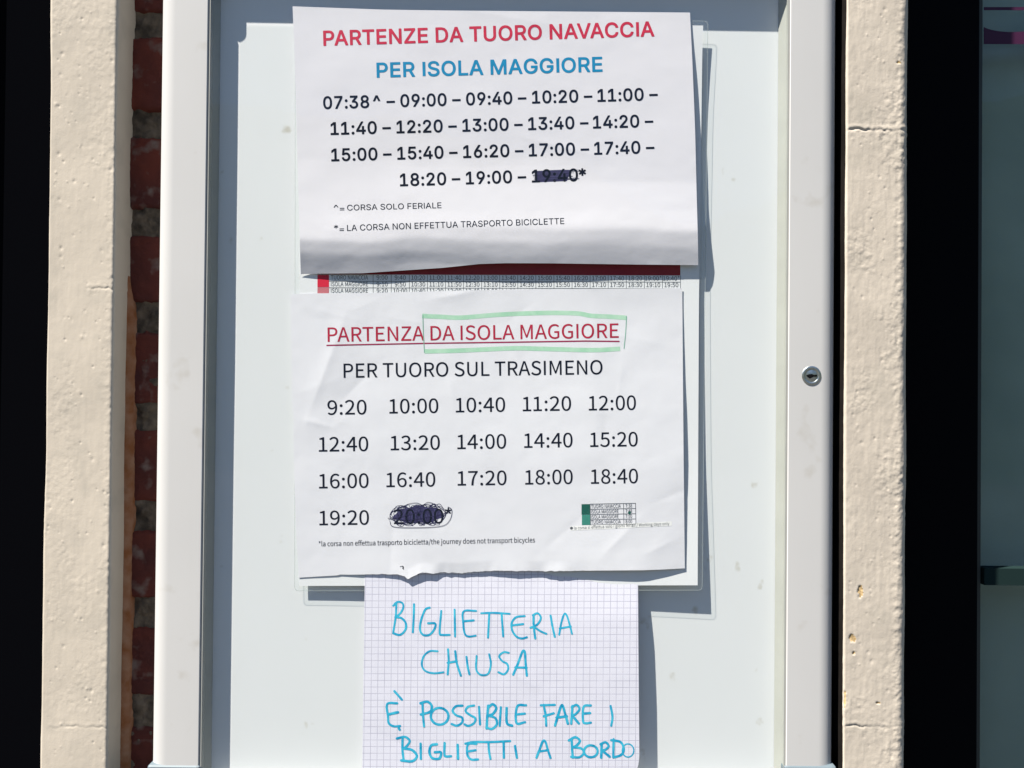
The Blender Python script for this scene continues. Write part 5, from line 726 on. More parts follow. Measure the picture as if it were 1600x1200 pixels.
'A': (586, [-1,0,4,-5,94,-5,98,0,163,205,169,209,409,209,414,205,479,-2,484,-5,574,-5,582,0,344,700,339,705,244,705,235,700,194,289,191,290,191,295,289,615,386,290], [15,13,14,15,12,13,0,19,15,19,12,15,19,11,12,0,18,19,20,11,19,0,17,18,0,16,17,16,6,20,6,7,20,7,11,20,0,4,16,4,5,16,5,6,16,8,11,7,0,3,4,1,3,0,1,2,3,8,10,11,9,10,8]),
'C': (614, [309,-12,360,-17,390,-16,455,-2,485,11,530,39,558,63,580,88,530,147,525,149,470,102,445,88,410,75,360,70,315,76,280,88,240,113,210,144,184,188,167,233,155,288,151,348,156,418,167,468,186,518,210,555,240,586,280,612,320,625,385,629,410,625,445,612,475,593,510,564,561,623,563,628,545,646,500,680,455,702,395,716,365,717,300,711,240,692,185,660,140,619,103,568,74,503,56,428,51,348,56,268,73,198,101,133,140,78,185,37,237,8,295,-11], [41,39,40,41,38,39,42,38,41,42,37,38,43,37,42,43,36,37,44,36,43,44,29,36,29,35,36,44,28,29,30,35,29,30,34,35,44,27,28,31,34,30,31,32,34,32,33,34,45,27,44,45,26,27,45,25,26,46,25,45,46,24,25,46,23,24,47,23,46,47,22,23,48,22,47,48,21,22,49,21,48,49,20,21,49,19,20,50,19,49,50,18,19,51,18,50,51,17,18,10,8,9,10,7,8,51,16,17,52,16,51,52,15,16,11,7,10,12,7,11,52,14,15,12,6,7,53,14,52,53,13,14,13,6,12,53,6,13,53,5,6,53,4,5,54,4,53,54,3,4,55,3,54,55,2,3,0,2,55,1,2,0]),
'D': (662, [91,0,96,-5,276,-5,351,1,416,19,476,51,521,90,557,140,585,205,601,275,606,355,600,435,583,505,556,564,518,615,471,654,416,681,346,699,271,705,96,705,91,700,191,78,189,620,196,623,266,623,321,619,366,607,411,584,444,555,471,515,490,470,501,415,505,350,501,290,490,235,472,190,445,150,411,119,371,97,316,82,261,78], [20,18,19,20,17,18,0,22,20,22,17,20,22,23,17,23,16,17,23,15,16,23,24,15,24,14,15,25,14,24,0,21,22,26,14,25,26,13,14,27,13,26,28,13,27,28,12,13,29,12,28,30,12,29,30,11,12,31,11,30,31,10,11,32,10,31,32,9,10,33,9,32,34,9,33,34,8,9,35,8,34,35,7,8,36,7,35,37,7,36,37,6,7,38,6,37,39,6,38,39,5,6,40,5,39,0,40,21,0,5,40,0,4,5,0,3,4,0,2,3,1,2,0]),
'E': (568, [91,0,96,-5,506,-5,511,-5,515,0,515,75,511,80,196,80,191,81,189,85,191,325,446,325,451,326,455,335,455,405,451,411,191,411,191,620,501,621,505,630,505,700,501,705,96,705,91,700], [23,21,22,23,20,21,0,17,23,17,20,23,17,19,20,17,18,19,0,16,17,0,10,16,10,15,16,10,14,15,10,13,14,10,12,13,10,11,12,0,9,10,0,8,9,0,7,8,0,6,7,0,5,6,0,4,5,1,4,0,1,3,4,1,2,3]),
'G': (663, [318,-12,370,-17,405,-16,470,-4,503,8,550,32,592,68,590,367,360,368,355,368,352,363,352,293,355,285,501,283,500,108,480,94,450,81,415,73,380,70,330,75,280,91,245,113,210,146,185,188,167,233,155,288,151,348,156,418,167,468,188,518,215,558,245,587,285,611,330,625,400,629,430,624,465,611,496,593,530,564,581,623,580,631,563,648,505,688,470,702,410,716,375,717,305,710,245,692,190,661,141,618,105,568,75,503,56,428,51,348,57,268,74,198,103,133,140,80,189,38,243,8], [46,44,45,46,43,44,47,43,46,47,42,43,48,42,47,48,41,42,49,41,48,49,34,41,34,40,41,34,39,40,49,33,34,35,39,34,49,32,33,36,39,35,36,37,39,37,38,39,50,32,49,50,31,32,50,30,31,51,30,50,51,29,30,51,28,29,52,28,51,52,27,28,53,27,52,53,26,27,9,7,8,10,7,9,10,13,7,13,6,7,11,13,10,54,26,53,54,25,26,12,13,11,54,24,25,14,6,13,55,24,54,55,23,24,56,23,55,56,22,23,56,21,22,57,21,56,57,20,21,15,6,14,16,6,15,57,19,20,17,6,16,58,19,57,58,18,19,18,6,17,58,6,18,58,5,6,59,5,58,59,4,5,0,4,59,0,3,4,0,2,3,1,2,0]),
'I': (285, [91,0,96,-5,181,-5,189,0,189,700,182,705,96,705,91,700], [7,5,6,7,4,5,0,4,7,0,3,4,1,3,0,1,2,3]),
'L': (524, [91,0,96,-5,491,-5,496,0,496,75,491,80,196,80,191,81,189,85,189,700,182,705,96,705,91,700], [12,10,11,12,9,10,0,9,12,0,8,9,0,7,8,0,6,7,0,5,6,0,4,5,0,3,4,1,3,0,1,2,3]),
'M': (781, [91,0,96,-5,176,-5,181,0,181,390,173,545,176,555,352,70,356,66,416,66,421,70,596,556,600,545,592,410,592,0,596,-5,681,-4,684,0,684,700,681,704,576,705,571,705,568,700,436,330,393,200,386,196,206,702,201,705,96,705,91,700], [29,27,28,29,26,27,21,19,20,22,19,21,22,18,19,29,25,26,0,5,29,5,6,29,6,25,29,23,18,22,23,11,18,11,12,18,12,17,18,23,10,11,7,25,6,0,4,5,13,17,12,14,17,13,0,3,4,24,10,23,25,10,24,7,10,25,8,10,7,8,9,10,1,3,0,1,2,3,15,17,14,15,16,17]),
'N': (695, [91,0,96,-5,176,-5,185,0,184,395,176,568,244,440,498,0,506,-5,596,-4,599,0,599,700,596,704,511,705,505,700,505,310,515,145,511,137,446,261,191,701,186,705,96,705,91,700], [22,20,21,14,12,13,22,19,20,14,11,12,22,18,19,0,5,22,5,18,22,15,11,14,15,10,11,0,4,5,6,18,5,7,18,6,0,3,4,16,10,15,7,17,18,17,10,16,7,10,17,1,3,0,1,2,3,8,10,7,8,9,10]),
'O': (714, [305,-12,355,-17,420,-10,475,8,530,41,573,83,610,138,635,198,653,273,658,353,653,433,637,503,609,568,575,618,530,661,475,693,415,711,355,717,290,711,230,692,180,662,135,620,99,568,72,503,56,433,50,353,56,273,73,198,99,138,135,83,180,39,230,9,290,-11,335,72,310,75,270,90,235,115,206,148,183,188,165,238,155,293,151,353,155,413,165,468,184,518,208,558,236,588,270,611,310,625,355,630,400,625,435,612,472,588,500,558,525,518,543,468,554,413,558,353,554,293,543,238,526,188,500,145,471,113,435,89,395,75,355,70], [18,16,17,18,15,16,19,15,18,19,14,15,20,14,19,21,14,20,21,49,14,49,13,14,21,48,49,50,13,49,21,47,48,51,13,50,22,47,21,51,12,13,52,12,51,22,46,47,22,45,46,53,12,52,23,45,22,53,11,12,23,44,45,54,11,53,23,43,44,55,11,54,24,43,23,55,10,11,24,42,43,56,10,55,25,42,24,56,9,10,25,41,42,57,9,56,26,41,25,26,40,41,58,9,57,58,8,9,26,39,40,59,8,58,27,39,26,59,7,8,27,38,39,60,7,59,28,38,27,60,6,7,28,37,38,61,6,60,28,36,37,62,6,61,29,36,28,62,5,6,29,35,36,63,5,62,29,34,35,64,5,63,30,34,29,64,4,5,30,33,34,65,4,64,30,65,33,30,4,65,30,3,4,31,3,30,32,3,31,32,2,3,32,1,2,0,1,32]),
'P': (610, [91,0,96,-5,181,-5,189,0,191,273,351,277,406,287,451,304,491,329,521,360,541,393,558,445,563,495,557,550,542,595,521,628,486,660,446,681,401,695,351,703,96,705,91,700,191,356,191,623,286,623,361,617,396,608,421,595,438,580,454,555,462,530,465,495,463,465,453,430,441,409,423,390,396,374,366,364,331,358], [21,19,20,21,18,19,0,23,21,23,18,21,23,17,18,23,16,17,23,15,16,23,24,15,24,25,15,25,14,15,0,22,23,26,14,25,27,14,26,28,14,27,28,13,14,29,13,28,30,13,29,30,12,13,31,12,30,32,12,31,32,11,12,33,11,32,33,10,11,34,10,33,35,10,34,35,9,10,36,9,35,37,9,36,38,9,37,38,8,9,22,8,38,0,4,22,4,8,22,4,7,8,4,6,7,4,5,6,0,3,4,1,3,0,1,2,3]),
'R': (612, [91,0,96,-5,181,-5,189,0,191,292,306,292,476,-3,481,-5,576,-5,581,-5,585,0,412,300,414,305,471,329,496,346,520,370,538,395,551,425,561,464,565,505,560,555,547,595,522,635,491,662,456,681,416,694,366,703,96,705,91,700,191,373,191,623,301,623,371,617,406,606,426,595,443,580,456,560,464,535,467,505,464,475,455,445,444,425,426,407,398,390,371,381,341,375], [28,26,27,28,25,26,0,30,28,30,25,28,30,24,25,30,23,24,30,22,23,30,31,22,31,32,22,32,21,22,0,29,30,33,21,32,34,21,33,35,21,34,35,20,21,36,20,35,37,20,36,37,19,20,38,19,37,39,19,38,39,18,19,40,18,39,40,17,18,41,17,40,42,17,41,42,16,17,43,16,42,43,15,16,44,15,43,45,15,44,29,15,45,0,4,29,4,15,29,4,14,15,4,13,14,4,12,13,4,11,12,4,5,11,5,10,11,0,3,4,6,10,5,1,3,0,1,2,3,6,9,10,7,9,6,7,8,9]),
'S': (574, [233,-12,291,-17,341,-14,391,-2,431,16,466,41,496,72,517,108,529,148,533,188,529,228,521,258,509,283,486,313,466,332,416,364,226,450,193,478,177,508,174,538,176,558,184,578,206,603,246,623,301,630,361,621,406,603,456,566,461,566,507,623,509,628,489,648,441,681,391,703,331,716,296,717,251,714,211,704,171,687,136,663,111,636,90,603,78,568,73,528,78,488,87,458,101,432,121,407,146,384,191,356,341,289,386,265,416,238,431,203,431,158,423,133,413,118,396,100,376,87,326,72,266,71,211,84,186,95,146,118,101,156,92,153,41,93,42,88,69,63,121,26,181,0], [36,34,35,36,33,34,37,33,36,38,33,37,38,32,33,39,32,38,39,31,32,40,31,39,40,30,31,41,23,40,23,24,40,24,30,40,25,30,24,25,29,30,41,22,23,25,26,29,26,28,29,41,21,22,27,28,26,42,21,41,42,20,21,43,20,42,43,19,20,43,18,19,44,18,43,44,17,18,45,17,44,45,16,17,46,16,45,46,15,16,47,15,46,48,15,47,49,15,48,49,14,15,50,14,49,50,13,14,50,12,13,51,12,50,51,11,12,52,11,51,52,10,11,53,10,52,53,9,10,54,9,53,54,8,9,55,8,54,65,63,64,66,63,65,55,7,8,56,7,55,66,62,63,57,7,56,57,6,7,58,6,57,66,61,62,67,61,66,68,61,67,59,6,58,68,60,61,60,6,59,60,5,6,68,5,60,69,5,68,69,4,5,70,4,69,70,3,4,0,3,70,0,2,3,1,2,0]),
'T': (577, [237,0,245,-5,330,-5,335,0,338,620,545,621,547,630,547,700,545,704,30,705,25,700,25,625,30,621,235,620], [10,8,9,10,7,8,11,7,10,11,6,7,11,5,6,12,5,11,12,4,5,13,4,12,0,4,13,0,3,4,1,3,0,1,2,3]),
'U': (694, [287,-12,344,-17,399,-13,444,-2,489,19,529,52,555,88,580,143,596,213,601,288,601,698,599,704,514,705,507,703,506,283,502,228,493,183,479,148,459,116,434,94,409,81,379,73,344,70,314,72,284,80,259,93,232,118,212,148,199,183,190,228,187,283,186,703,179,705,94,705,90,703,89,288,93,213,107,148,131,93,164,49,203,18,244,-2], [34,32,33,34,31,32,13,11,12,13,10,11,35,31,34,35,30,31,14,10,13,14,9,10,36,30,35,14,8,9,36,29,30,15,8,14,36,28,29,16,8,15,37,28,36,16,7,8,37,27,28,17,7,16,38,27,37,38,26,27,18,7,17,18,6,7,38,25,26,19,6,18,20,6,19,38,24,25,39,24,38,20,5,6,21,5,20,39,23,24,22,5,21,39,22,23,39,5,22,39,4,5,40,4,39,40,3,4,41,3,40,0,3,41,0,2,3,1,2,0]),
'V': (554, [219,0,226,-5,326,-5,332,0,553,695,554,700,551,705,461,705,454,700,292,150,276,104,99,700,91,705,1,705,-4,700], [14,12,13,14,11,12,8,6,7,8,5,6,0,11,14,0,10,11,9,5,8,9,4,5,9,3,4,10,3,9,0,3,10,1,3,0,1,2,3]),
'W': (843, [168,0,175,-5,275,-5,283,0,420,564,451,420,556,0,565,-5,670,-5,674,0,817,695,815,704,730,705,724,700,648,320,615,121,610,113,565,320,465,704,380,705,376,700,280,320,235,116,230,126,121,700,115,705,25,705,20,700], [27,25,26,27,24,25,13,11,12,20,18,19,13,10,11,20,17,18,0,24,27,0,23,24,21,4,20,4,17,20,14,10,13,14,9,10,21,3,4,5,17,4,6,17,5,22,3,21,6,16,17,15,9,14,0,22,23,16,9,15,0,3,22,6,9,16,1,3,0,1,2,3,7,9,6,7,8,9]),
'Z': (581, [43,0,48,-5,528,-5,533,-5,536,0,536,75,533,80,178,80,169,85,530,645,531,700,528,705,78,703,76,625,83,621,408,620,43,55], [12,10,11,13,10,12,13,9,10,13,15,9,15,8,9,14,15,13,16,8,15,16,7,8,16,6,7,16,5,6,16,4,5,0,4,16,1,4,0,1,3,4,1,2,3]),
'a': (543, [165,-12,206,-17,231,-16,276,-5,321,16,376,53,386,-4,461,-5,465,-2,466,318,463,368,456,406,443,443,422,478,397,503,366,521,326,533,281,537,221,531,191,523,141,505,75,468,76,458,111,399,166,430,206,445,246,453,291,452,316,444,336,431,356,401,365,373,369,338,367,333,296,323,231,309,176,291,126,266,95,243,71,212,57,178,52,138,54,103,62,73,76,46,96,22,121,4,201,67,181,74,161,90,153,103,147,123,148,163,156,183,171,201,196,219,226,234,261,245,316,257,369,263,368,128,321,92,283,73,246,64], [18,16,17,18,15,16,19,15,18,20,15,19,20,14,15,21,14,20,21,13,14,21,12,13,22,26,21,26,27,21,27,12,21,23,24,22,24,25,22,25,26,22,28,12,27,29,12,28,29,11,12,30,11,29,30,10,11,31,10,30,32,10,31,32,9,10,33,9,32,34,9,33,35,9,34,35,59,9,59,8,9,36,59,35,37,59,36,38,59,37,38,58,59,60,8,59,38,57,58,38,56,57,39,56,38,39,55,56,39,54,55,40,54,39,40,53,54,40,52,53,41,52,40,41,51,52,42,51,41,61,8,60,42,50,51,43,50,42,43,49,50,62,5,61,5,8,61,43,48,49,43,47,48,44,47,43,63,5,62,44,63,47,44,5,63,44,4,5,6,8,5,45,4,44,46,4,45,46,3,4,0,3,46,6,7,8,0,2,3,1,2,0]),
'b': (595, [277,-12,318,-17,358,-13,403,2,443,26,473,54,505,98,528,148,542,208,547,268,543,328,533,378,514,428,493,463,464,493,428,517,383,532,333,537,288,530,228,505,178,472,181,553,180,763,173,765,88,765,83,758,84,-2,88,-5,158,-5,162,-2,168,38,173,44,223,9,288,67,258,73,228,85,181,118,181,383,218,416,264,443,298,452,343,450,373,441,398,423,415,403,428,378,439,343,444,308,446,268,443,223,435,183,422,148,403,118,385,98,358,79,333,70], [25,23,24,25,22,23,25,21,22,26,21,25,26,20,21,18,16,17,18,15,16,19,15,18,19,14,15,20,14,19,20,13,14,26,37,20,37,38,20,38,39,20,39,40,20,40,13,20,40,41,13,41,12,13,42,12,41,43,12,42,43,11,12,44,11,43,45,11,44,26,36,37,46,11,45,46,10,11,47,10,46,47,9,10,48,9,47,49,9,48,49,8,9,50,8,49,50,7,8,51,7,50,52,7,51,52,6,7,26,35,36,53,6,52,54,6,53,54,5,6,26,31,35,31,34,35,55,5,54,31,33,34,33,5,55,31,5,33,31,4,5,26,30,31,32,4,31,26,29,30,32,3,4,0,3,32,0,2,3,27,29,26,27,28,29,1,2,0]),
'c': (492, [241,-12,295,-17,360,-8,385,1,425,21,465,53,425,116,420,116,375,85,335,69,300,65,265,69,240,78,210,96,188,118,169,148,155,183,147,218,145,258,148,303,156,338,171,373,190,400,210,420,240,439,270,450,315,453,360,440,405,409,411,413,454,468,455,473,450,478,408,508,370,525,345,532,300,537,250,532,201,518,160,496,120,463,88,423,66,378,50,323,45,258,49,198,63,143,85,97,115,57,150,26,195,1], [37,35,36,38,35,37,38,34,35,38,33,34,39,33,38,39,32,33,40,32,39,40,31,32,40,30,31,40,26,30,26,27,30,27,29,30,41,25,40,25,26,40,41,24,25,28,29,27,41,23,24,42,23,41,42,22,23,42,21,22,43,21,42,43,20,21,43,19,20,44,19,43,44,18,19,45,18,44,45,17,18,45,16,17,46,16,45,46,15,16,46,14,15,47,14,46,47,13,14,8,6,7,8,5,6,48,13,47,48,12,13,9,5,8,48,11,12,10,5,9,48,10,11,48,5,10,49,5,48,49,4,5,50,4,49,50,3,4,0,3,50,0,2,3,0,1,2]),
'd': (597, [216,-12,266,-17,316,-10,371,14,421,53,431,-4,501,-5,508,-2,509,758,506,765,416,765,412,763,411,563,414,488,411,486,356,521,321,532,276,537,226,530,189,518,151,495,116,463,87,423,64,373,50,318,46,258,50,193,61,143,78,98,106,55,136,25,176,1,271,68,251,70,226,79,205,93,182,118,167,143,155,178,148,218,146,258,148,298,157,338,171,373,190,403,209,423,236,440,261,450,306,453,356,439,381,426,410,403,411,138,410,133,385,108,349,83,316,70], [11,9,10,11,8,9,12,8,11,12,7,8,13,7,12,18,16,17,18,15,16,19,15,18,19,14,15,20,14,19,21,14,20,14,7,13,21,48,14,48,49,14,49,50,14,50,51,14,51,7,14,22,47,21,47,48,21,22,46,47,22,45,46,23,45,22,23,44,45,23,43,44,52,7,51,24,43,23,24,42,43,24,41,42,25,41,24,25,40,41,26,40,25,26,39,40,26,38,39,27,38,26,27,37,38,28,37,27,28,36,37,53,7,52,54,7,53,28,35,36,55,4,54,4,7,54,29,35,28,29,34,35,56,4,55,29,33,34,29,32,33,32,4,56,29,4,32,30,4,29,30,3,4,5,7,4,31,3,30,31,2,3,0,2,31,5,6,7,0,1,2]),
'e': (534, [246,-12,300,-17,370,-9,419,8,472,38,472,43,440,103,390,78,340,65,310,62,275,65,240,76,211,93,190,111,173,133,155,168,146,198,142,228,145,234,485,234,490,238,494,288,490,343,480,391,463,433,440,468,409,498,370,520,330,533,280,537,235,531,195,518,152,493,118,463,88,423,64,373,50,318,45,258,50,198,64,143,86,98,117,58,155,25,200,1,145,306,142,313,146,338,157,368,174,398,190,417,210,434,235,448,260,455,285,457,310,455,335,448,359,433,375,418,388,398,399,368,405,338,405,306], [30,28,29,30,27,28,31,27,30,31,26,27,32,26,31,32,25,26,33,25,32,33,53,25,53,54,25,54,24,25,34,52,33,52,53,33,55,24,54,34,51,52,56,24,55,34,50,51,34,49,50,57,24,56,57,23,24,35,49,34,58,23,57,35,48,49,35,47,48,59,23,58,59,22,23,36,47,35,36,46,47,60,22,59,60,21,22,36,45,46,61,21,60,37,45,36,37,44,45,37,61,44,37,21,61,37,20,21,38,18,37,18,20,37,18,19,20,38,17,18,38,16,17,39,16,38,39,15,16,39,14,15,40,14,39,40,13,14,40,12,13,7,5,6,41,12,40,41,11,12,8,5,7,41,10,11,41,9,10,9,5,8,41,5,9,42,5,41,42,4,5,42,3,4,43,3,42,43,2,3,0,2,43,0,1,2]),
'f': (315, [97,0,102,-5,107,-5,187,-5,194,0,194,440,202,443,297,443,303,445,304,450,302,523,195,525,194,600,198,640,212,675,222,685,237,693,272,698,324,685,345,755,342,761,322,768,267,777,217,775,184,765,157,750,132,725,119,705,107,675,99,635,97,525,32,519,27,515,28,445,92,443,97,440], [23,21,22,24,21,23,24,20,21,25,20,24,25,19,20,25,18,19,26,17,25,17,18,25,27,17,26,28,16,27,16,17,27,28,15,16,28,14,15,29,14,28,29,13,14,29,12,13,30,12,29,30,11,12,31,11,30,31,10,11,31,9,10,32,9,31,33,9,32,33,8,9,34,8,33,34,7,8,35,6,34,6,7,34,35,5,6,0,5,35,0,4,5,1,4,0,1,3,4,2,3,1]),
'g': (544, [201,-239,264,-244,319,-240,374,-229,419,-212,457,-189,489,-161,512,-129,526,-94,530,-59,527,-29,517,1,503,21,484,38,454,53,424,62,389,67,244,69,199,74,184,79,167,91,160,101,157,121,164,150,184,174,249,160,304,163,339,172,369,187,402,211,424,236,441,266,453,306,456,341,455,366,449,396,439,421,423,446,519,448,519,522,339,524,284,536,224,534,184,523,154,508,124,487,99,459,79,426,67,386,63,351,69,301,78,276,94,246,129,206,92,166,75,126,74,91,81,66,95,41,117,21,75,-19,56,-49,45,-84,48,-134,61,-164,79,-185,104,-206,139,-223,224,-169,189,-160,166,-149,149,-134,134,-109,131,-79,138,-54,154,-29,179,-6,229,-12,334,-13,379,-16,409,-26,427,-44,434,-74,431,-94,413,-124,389,-144,344,-164,309,-171,274,-174,244,230,224,236,204,247,176,276,166,296,159,321,159,371,165,396,175,416,204,446,239,460,284,461,320,446,338,431,349,416,359,396,365,371,365,321,358,296,348,276,319,246,284,231], [42,40,41,43,40,42,43,39,40,44,39,43,44,38,39,45,38,44,46,100,45,100,38,45,46,99,100,101,38,100,46,98,99,47,98,46,101,37,38,102,37,101,102,36,37,47,97,98,103,36,102,48,97,47,103,35,36,48,96,97,104,35,103,48,95,96,105,35,104,105,34,35,49,95,48,49,94,95,106,34,105,106,33,34,50,94,49,106,32,33,50,93,94,107,32,106,107,31,32,51,93,50,51,92,93,108,31,107,52,92,51,52,91,92,109,31,108,109,30,31,52,90,91,53,90,52,110,30,109,110,29,30,53,89,90,89,29,110,53,29,89,53,28,29,54,24,53,24,28,53,24,27,28,54,23,24,25,27,24,25,26,27,55,23,54,55,22,23,56,22,55,56,21,22,56,20,21,57,20,56,57,19,20,57,18,19,57,17,18,57,16,17,57,15,16,58,15,57,58,14,15,58,13,14,59,13,58,59,12,13,60,76,59,76,12,59,76,11,12,76,78,11,78,79,11,79,10,11,60,75,76,77,78,76,80,10,79,61,75,60,81,10,80,61,74,75,81,9,10,82,9,81,62,74,61,62,73,74,82,8,9,83,8,82,62,72,73,63,72,62,84,8,83,84,7,8,63,71,72,85,7,84,85,6,7,64,71,63,64,70,71,86,6,85,64,69,70,64,68,69,86,5,6,65,68,64,87,5,86,65,88,68,88,5,87,65,5,88,66,5,65,66,4,5,67,4,66,67,3,4,0,3,67,0,2,3,1,2,0]),
'h': (585, [83,0,88,-5,173,-5,181,0,182,375,218,409,248,431,283,446,318,450,343,448,373,435,388,420,404,380,410,315,410,0,418,-5,503,-5,507,0,507,330,504,380,498,415,486,450,468,482,443,508,418,523,383,534,343,537,293,530,268,521,228,499,178,459,181,760,176,765,88,765,83,760], [34,32,33,34,31,32,0,31,34,0,30,31,27,25,26,27,24,25,28,24,27,28,23,24,29,23,28,29,22,23,30,22,29,30,21,22,0,4,30,4,5,30,5,6,30,6,7,30,7,8,30,8,21,30,9,21,8,9,20,21,10,20,9,11,20,10,12,20,11,12,19,20,13,19,12,13,18,19,0,3,4,13,17,18,14,17,13,1,3,0,1,2,3,15,17,14,15,16,17]),
'i': (268, [107,625,129,621,156,625,174,636,189,655,195,680,192,705,179,726,159,740,134,745,109,742,89,730,75,710,70,685,73,660,85,640,83,0,89,-5,174,-5,181,0,181,515,179,521,174,524,89,524,83,520], [24,22,23,24,21,22,24,20,21,16,20,24,16,19,20,17,19,16,17,18,19,10,8,9,11,8,10,11,7,8,12,7,11,12,6,7,13,6,12,13,5,6,14,5,13,14,4,5,15,4,14,15,3,4,0,3,15,0,2,3,1,2,0]),
'j': (268, [111,624,133,621,158,626,178,639,191,659,195,684,190,709,178,727,158,740,133,745,108,741,87,729,73,709,69,684,73,659,88,636,-15,-231,33,-236,68,-233,103,-223,128,-207,148,-187,163,-161,173,-131,179,-96,181,-56,181,519,178,523,88,524,84,519,84,-56,81,-101,72,-131,53,-150,23,-156,-22,-148,-30,-151,-47,-216,-42,-223], [29,27,28,29,26,27,30,26,29,30,25,26,31,25,30,31,24,25,31,23,24,32,23,31,33,23,32,33,22,23,36,34,35,34,22,33,37,34,36,37,22,34,37,21,22,37,20,21,37,19,20,38,19,37,38,18,19,16,18,38,17,18,16,10,8,9,11,8,10,11,7,8,12,7,11,12,6,7,13,6,12,13,5,6,14,5,13,14,4,5,14,3,4,15,3,14,15,2,3,0,2,15,0,1,2]),
'k': (532, [83,0,88,-5,173,-5,178,-2,179,135,268,239,273,238,418,-1,423,-5,518,-5,523,0,329,310,498,515,498,522,398,524,393,521,183,260,179,265,179,760,173,765,88,765,83,760], [21,19,20,21,18,19,0,18,21,0,17,18,15,13,14,15,12,13,16,12,15,16,11,12,16,6,11,6,10,11,0,16,17,0,4,16,4,5,16,5,6,16,7,10,6,0,3,4,1,3,0,7,9,10,8,9,7,1,2,3]),
'l': (276, [146,-12,178,-17,203,-16,233,-9,235,-2,223,63,218,67,191,68,184,78,181,93,181,758,180,763,173,765,88,765,83,758,84,78,88,53,104,18,118,2], [14,12,13,14,11,12,14,10,11,15,10,14,15,9,10,15,8,9,16,8,15,16,7,8,16,6,7,16,5,6,16,4,5,17,4,16,18,4,17,0,4,18,0,3,4,0,2,3,1,2,0]),
'n': (588, [83,0,88,-5,173,-5,181,0,182,375,218,409,248,431,283,446,318,450,343,448,373,435,388,420,404,380,410,315,410,0,418,-5,503,-5,507,0,505,375,498,415,484,455,468,482,443,508,418,523,383,534,343,537,313,534,273,523,245,510,208,484,173,453,163,522,88,524,83,520], [26,24,25,27,24,26,27,23,24,33,31,32,28,23,27,28,22,23,33,30,31,0,30,33,29,22,28,29,21,22,30,21,29,30,20,21,30,8,20,8,9,20,9,19,20,0,4,30,4,5,30,5,6,30,6,7,30,7,8,30,10,19,9,11,19,10,12,19,11,12,18,19,13,18,12,0,3,4,13,17,18,14,17,13,1,3,0,1,2,3,15,17,14,15,16,17]),
'o': (584, [241,-12,290,-17,338,-12,385,2,425,25,460,55,492,98,514,143,529,198,534,258,529,323,514,378,492,423,461,463,425,495,383,518,335,533,290,537,240,532,195,517,155,495,117,463,87,423,65,378,50,323,45,258,50,198,64,143,86,98,120,54,155,24,195,2,270,67,230,79,205,97,185,118,167,148,156,178,147,218,145,263,147,303,155,338,168,373,185,400,206,423,230,439,260,450,290,453,320,450,350,439,373,423,395,400,411,373,425,338,432,303,435,258,433,218,424,178,412,148,394,118,375,97,345,78,320,69,290,65], [18,16,17,18,15,16,19,15,18,19,14,15,20,14,19,21,14,20,21,13,14,22,46,21,46,47,21,47,13,21,47,48,13,48,12,13,22,45,46,49,12,48,22,44,45,50,12,49,23,44,22,23,43,44,51,12,50,51,11,12,23,42,43,52,11,51,24,42,23,52,10,11,24,41,42,53,10,52,24,40,41,54,10,53,25,40,24,54,9,10,25,39,40,55,9,54,25,38,39,26,38,25,56,9,55,56,8,9,26,37,38,57,8,56,27,37,26,57,7,8,27,36,37,58,7,57,27,35,36,59,7,58,28,35,27,59,6,7,28,34,35,60,6,59,29,34,28,60,5,6,61,5,60,29,33,34,29,32,33,62,5,61,63,5,62,29,63,32,29,5,63,29,4,5,30,4,29,30,3,4,31,3,30,31,2,3,0,2,31,1,2,0]),
'p': (597, [88,-224,173,-224,181,-219,179,31,183,34,243,-2,278,-13,318,-17,363,-12,403,2,443,26,478,59,507,101,527,146,541,201,546,266,543,326,532,381,517,421,494,461,463,494,428,517,383,532,338,537,308,535,268,524,243,513,173,468,163,522,88,524,84,521,83,-219,303,66,273,69,243,78,213,93,182,116,181,381,182,386,199,401,248,435,283,449,313,453,348,450,373,441,398,423,416,401,429,376,438,346,444,306,446,266,443,221,435,181,421,146,406,121,383,96,358,79,333,70], [24,22,23,25,22,24,25,21,22,26,21,25,30,28,29,30,27,28,31,27,30,26,20,21,27,20,26,27,19,20,31,37,27,37,38,27,38,39,27,39,40,27,40,41,27,41,42,27,42,19,27,42,43,19,43,18,19,44,18,43,45,18,44,46,18,45,46,17,18,47,17,46,31,36,37,47,16,17,48,16,47,49,16,48,49,15,16,50,15,49,51,15,50,51,14,15,52,14,51,52,13,14,53,13,52,54,13,53,54,12,13,55,12,54,31,3,36,3,35,36,55,11,12,56,11,55,3,34,35,57,11,56,3,4,34,4,33,34,32,11,57,4,32,33,4,11,32,4,10,11,5,10,4,31,2,3,5,9,10,5,8,9,6,8,5,6,7,8,0,2,31,0,1,2]),
'r': (376, [83,0,88,-5,173,-5,181,0,182,335,211,390,238,420,258,435,278,444,303,448,328,447,358,440,361,445,377,520,373,526,348,534,323,537,298,535,273,529,238,510,213,490,173,438,163,522,88,524,83,520], [17,15,16,18,15,17,18,14,15,19,14,18,19,13,14,24,22,23,24,21,22,0,21,24,19,12,13,20,12,19,21,9,20,9,10,20,10,12,20,21,8,9,11,12,10,21,7,8,0,4,21,4,5,21,5,6,21,6,7,21,0,3,4,1,3,0,1,2,3]),
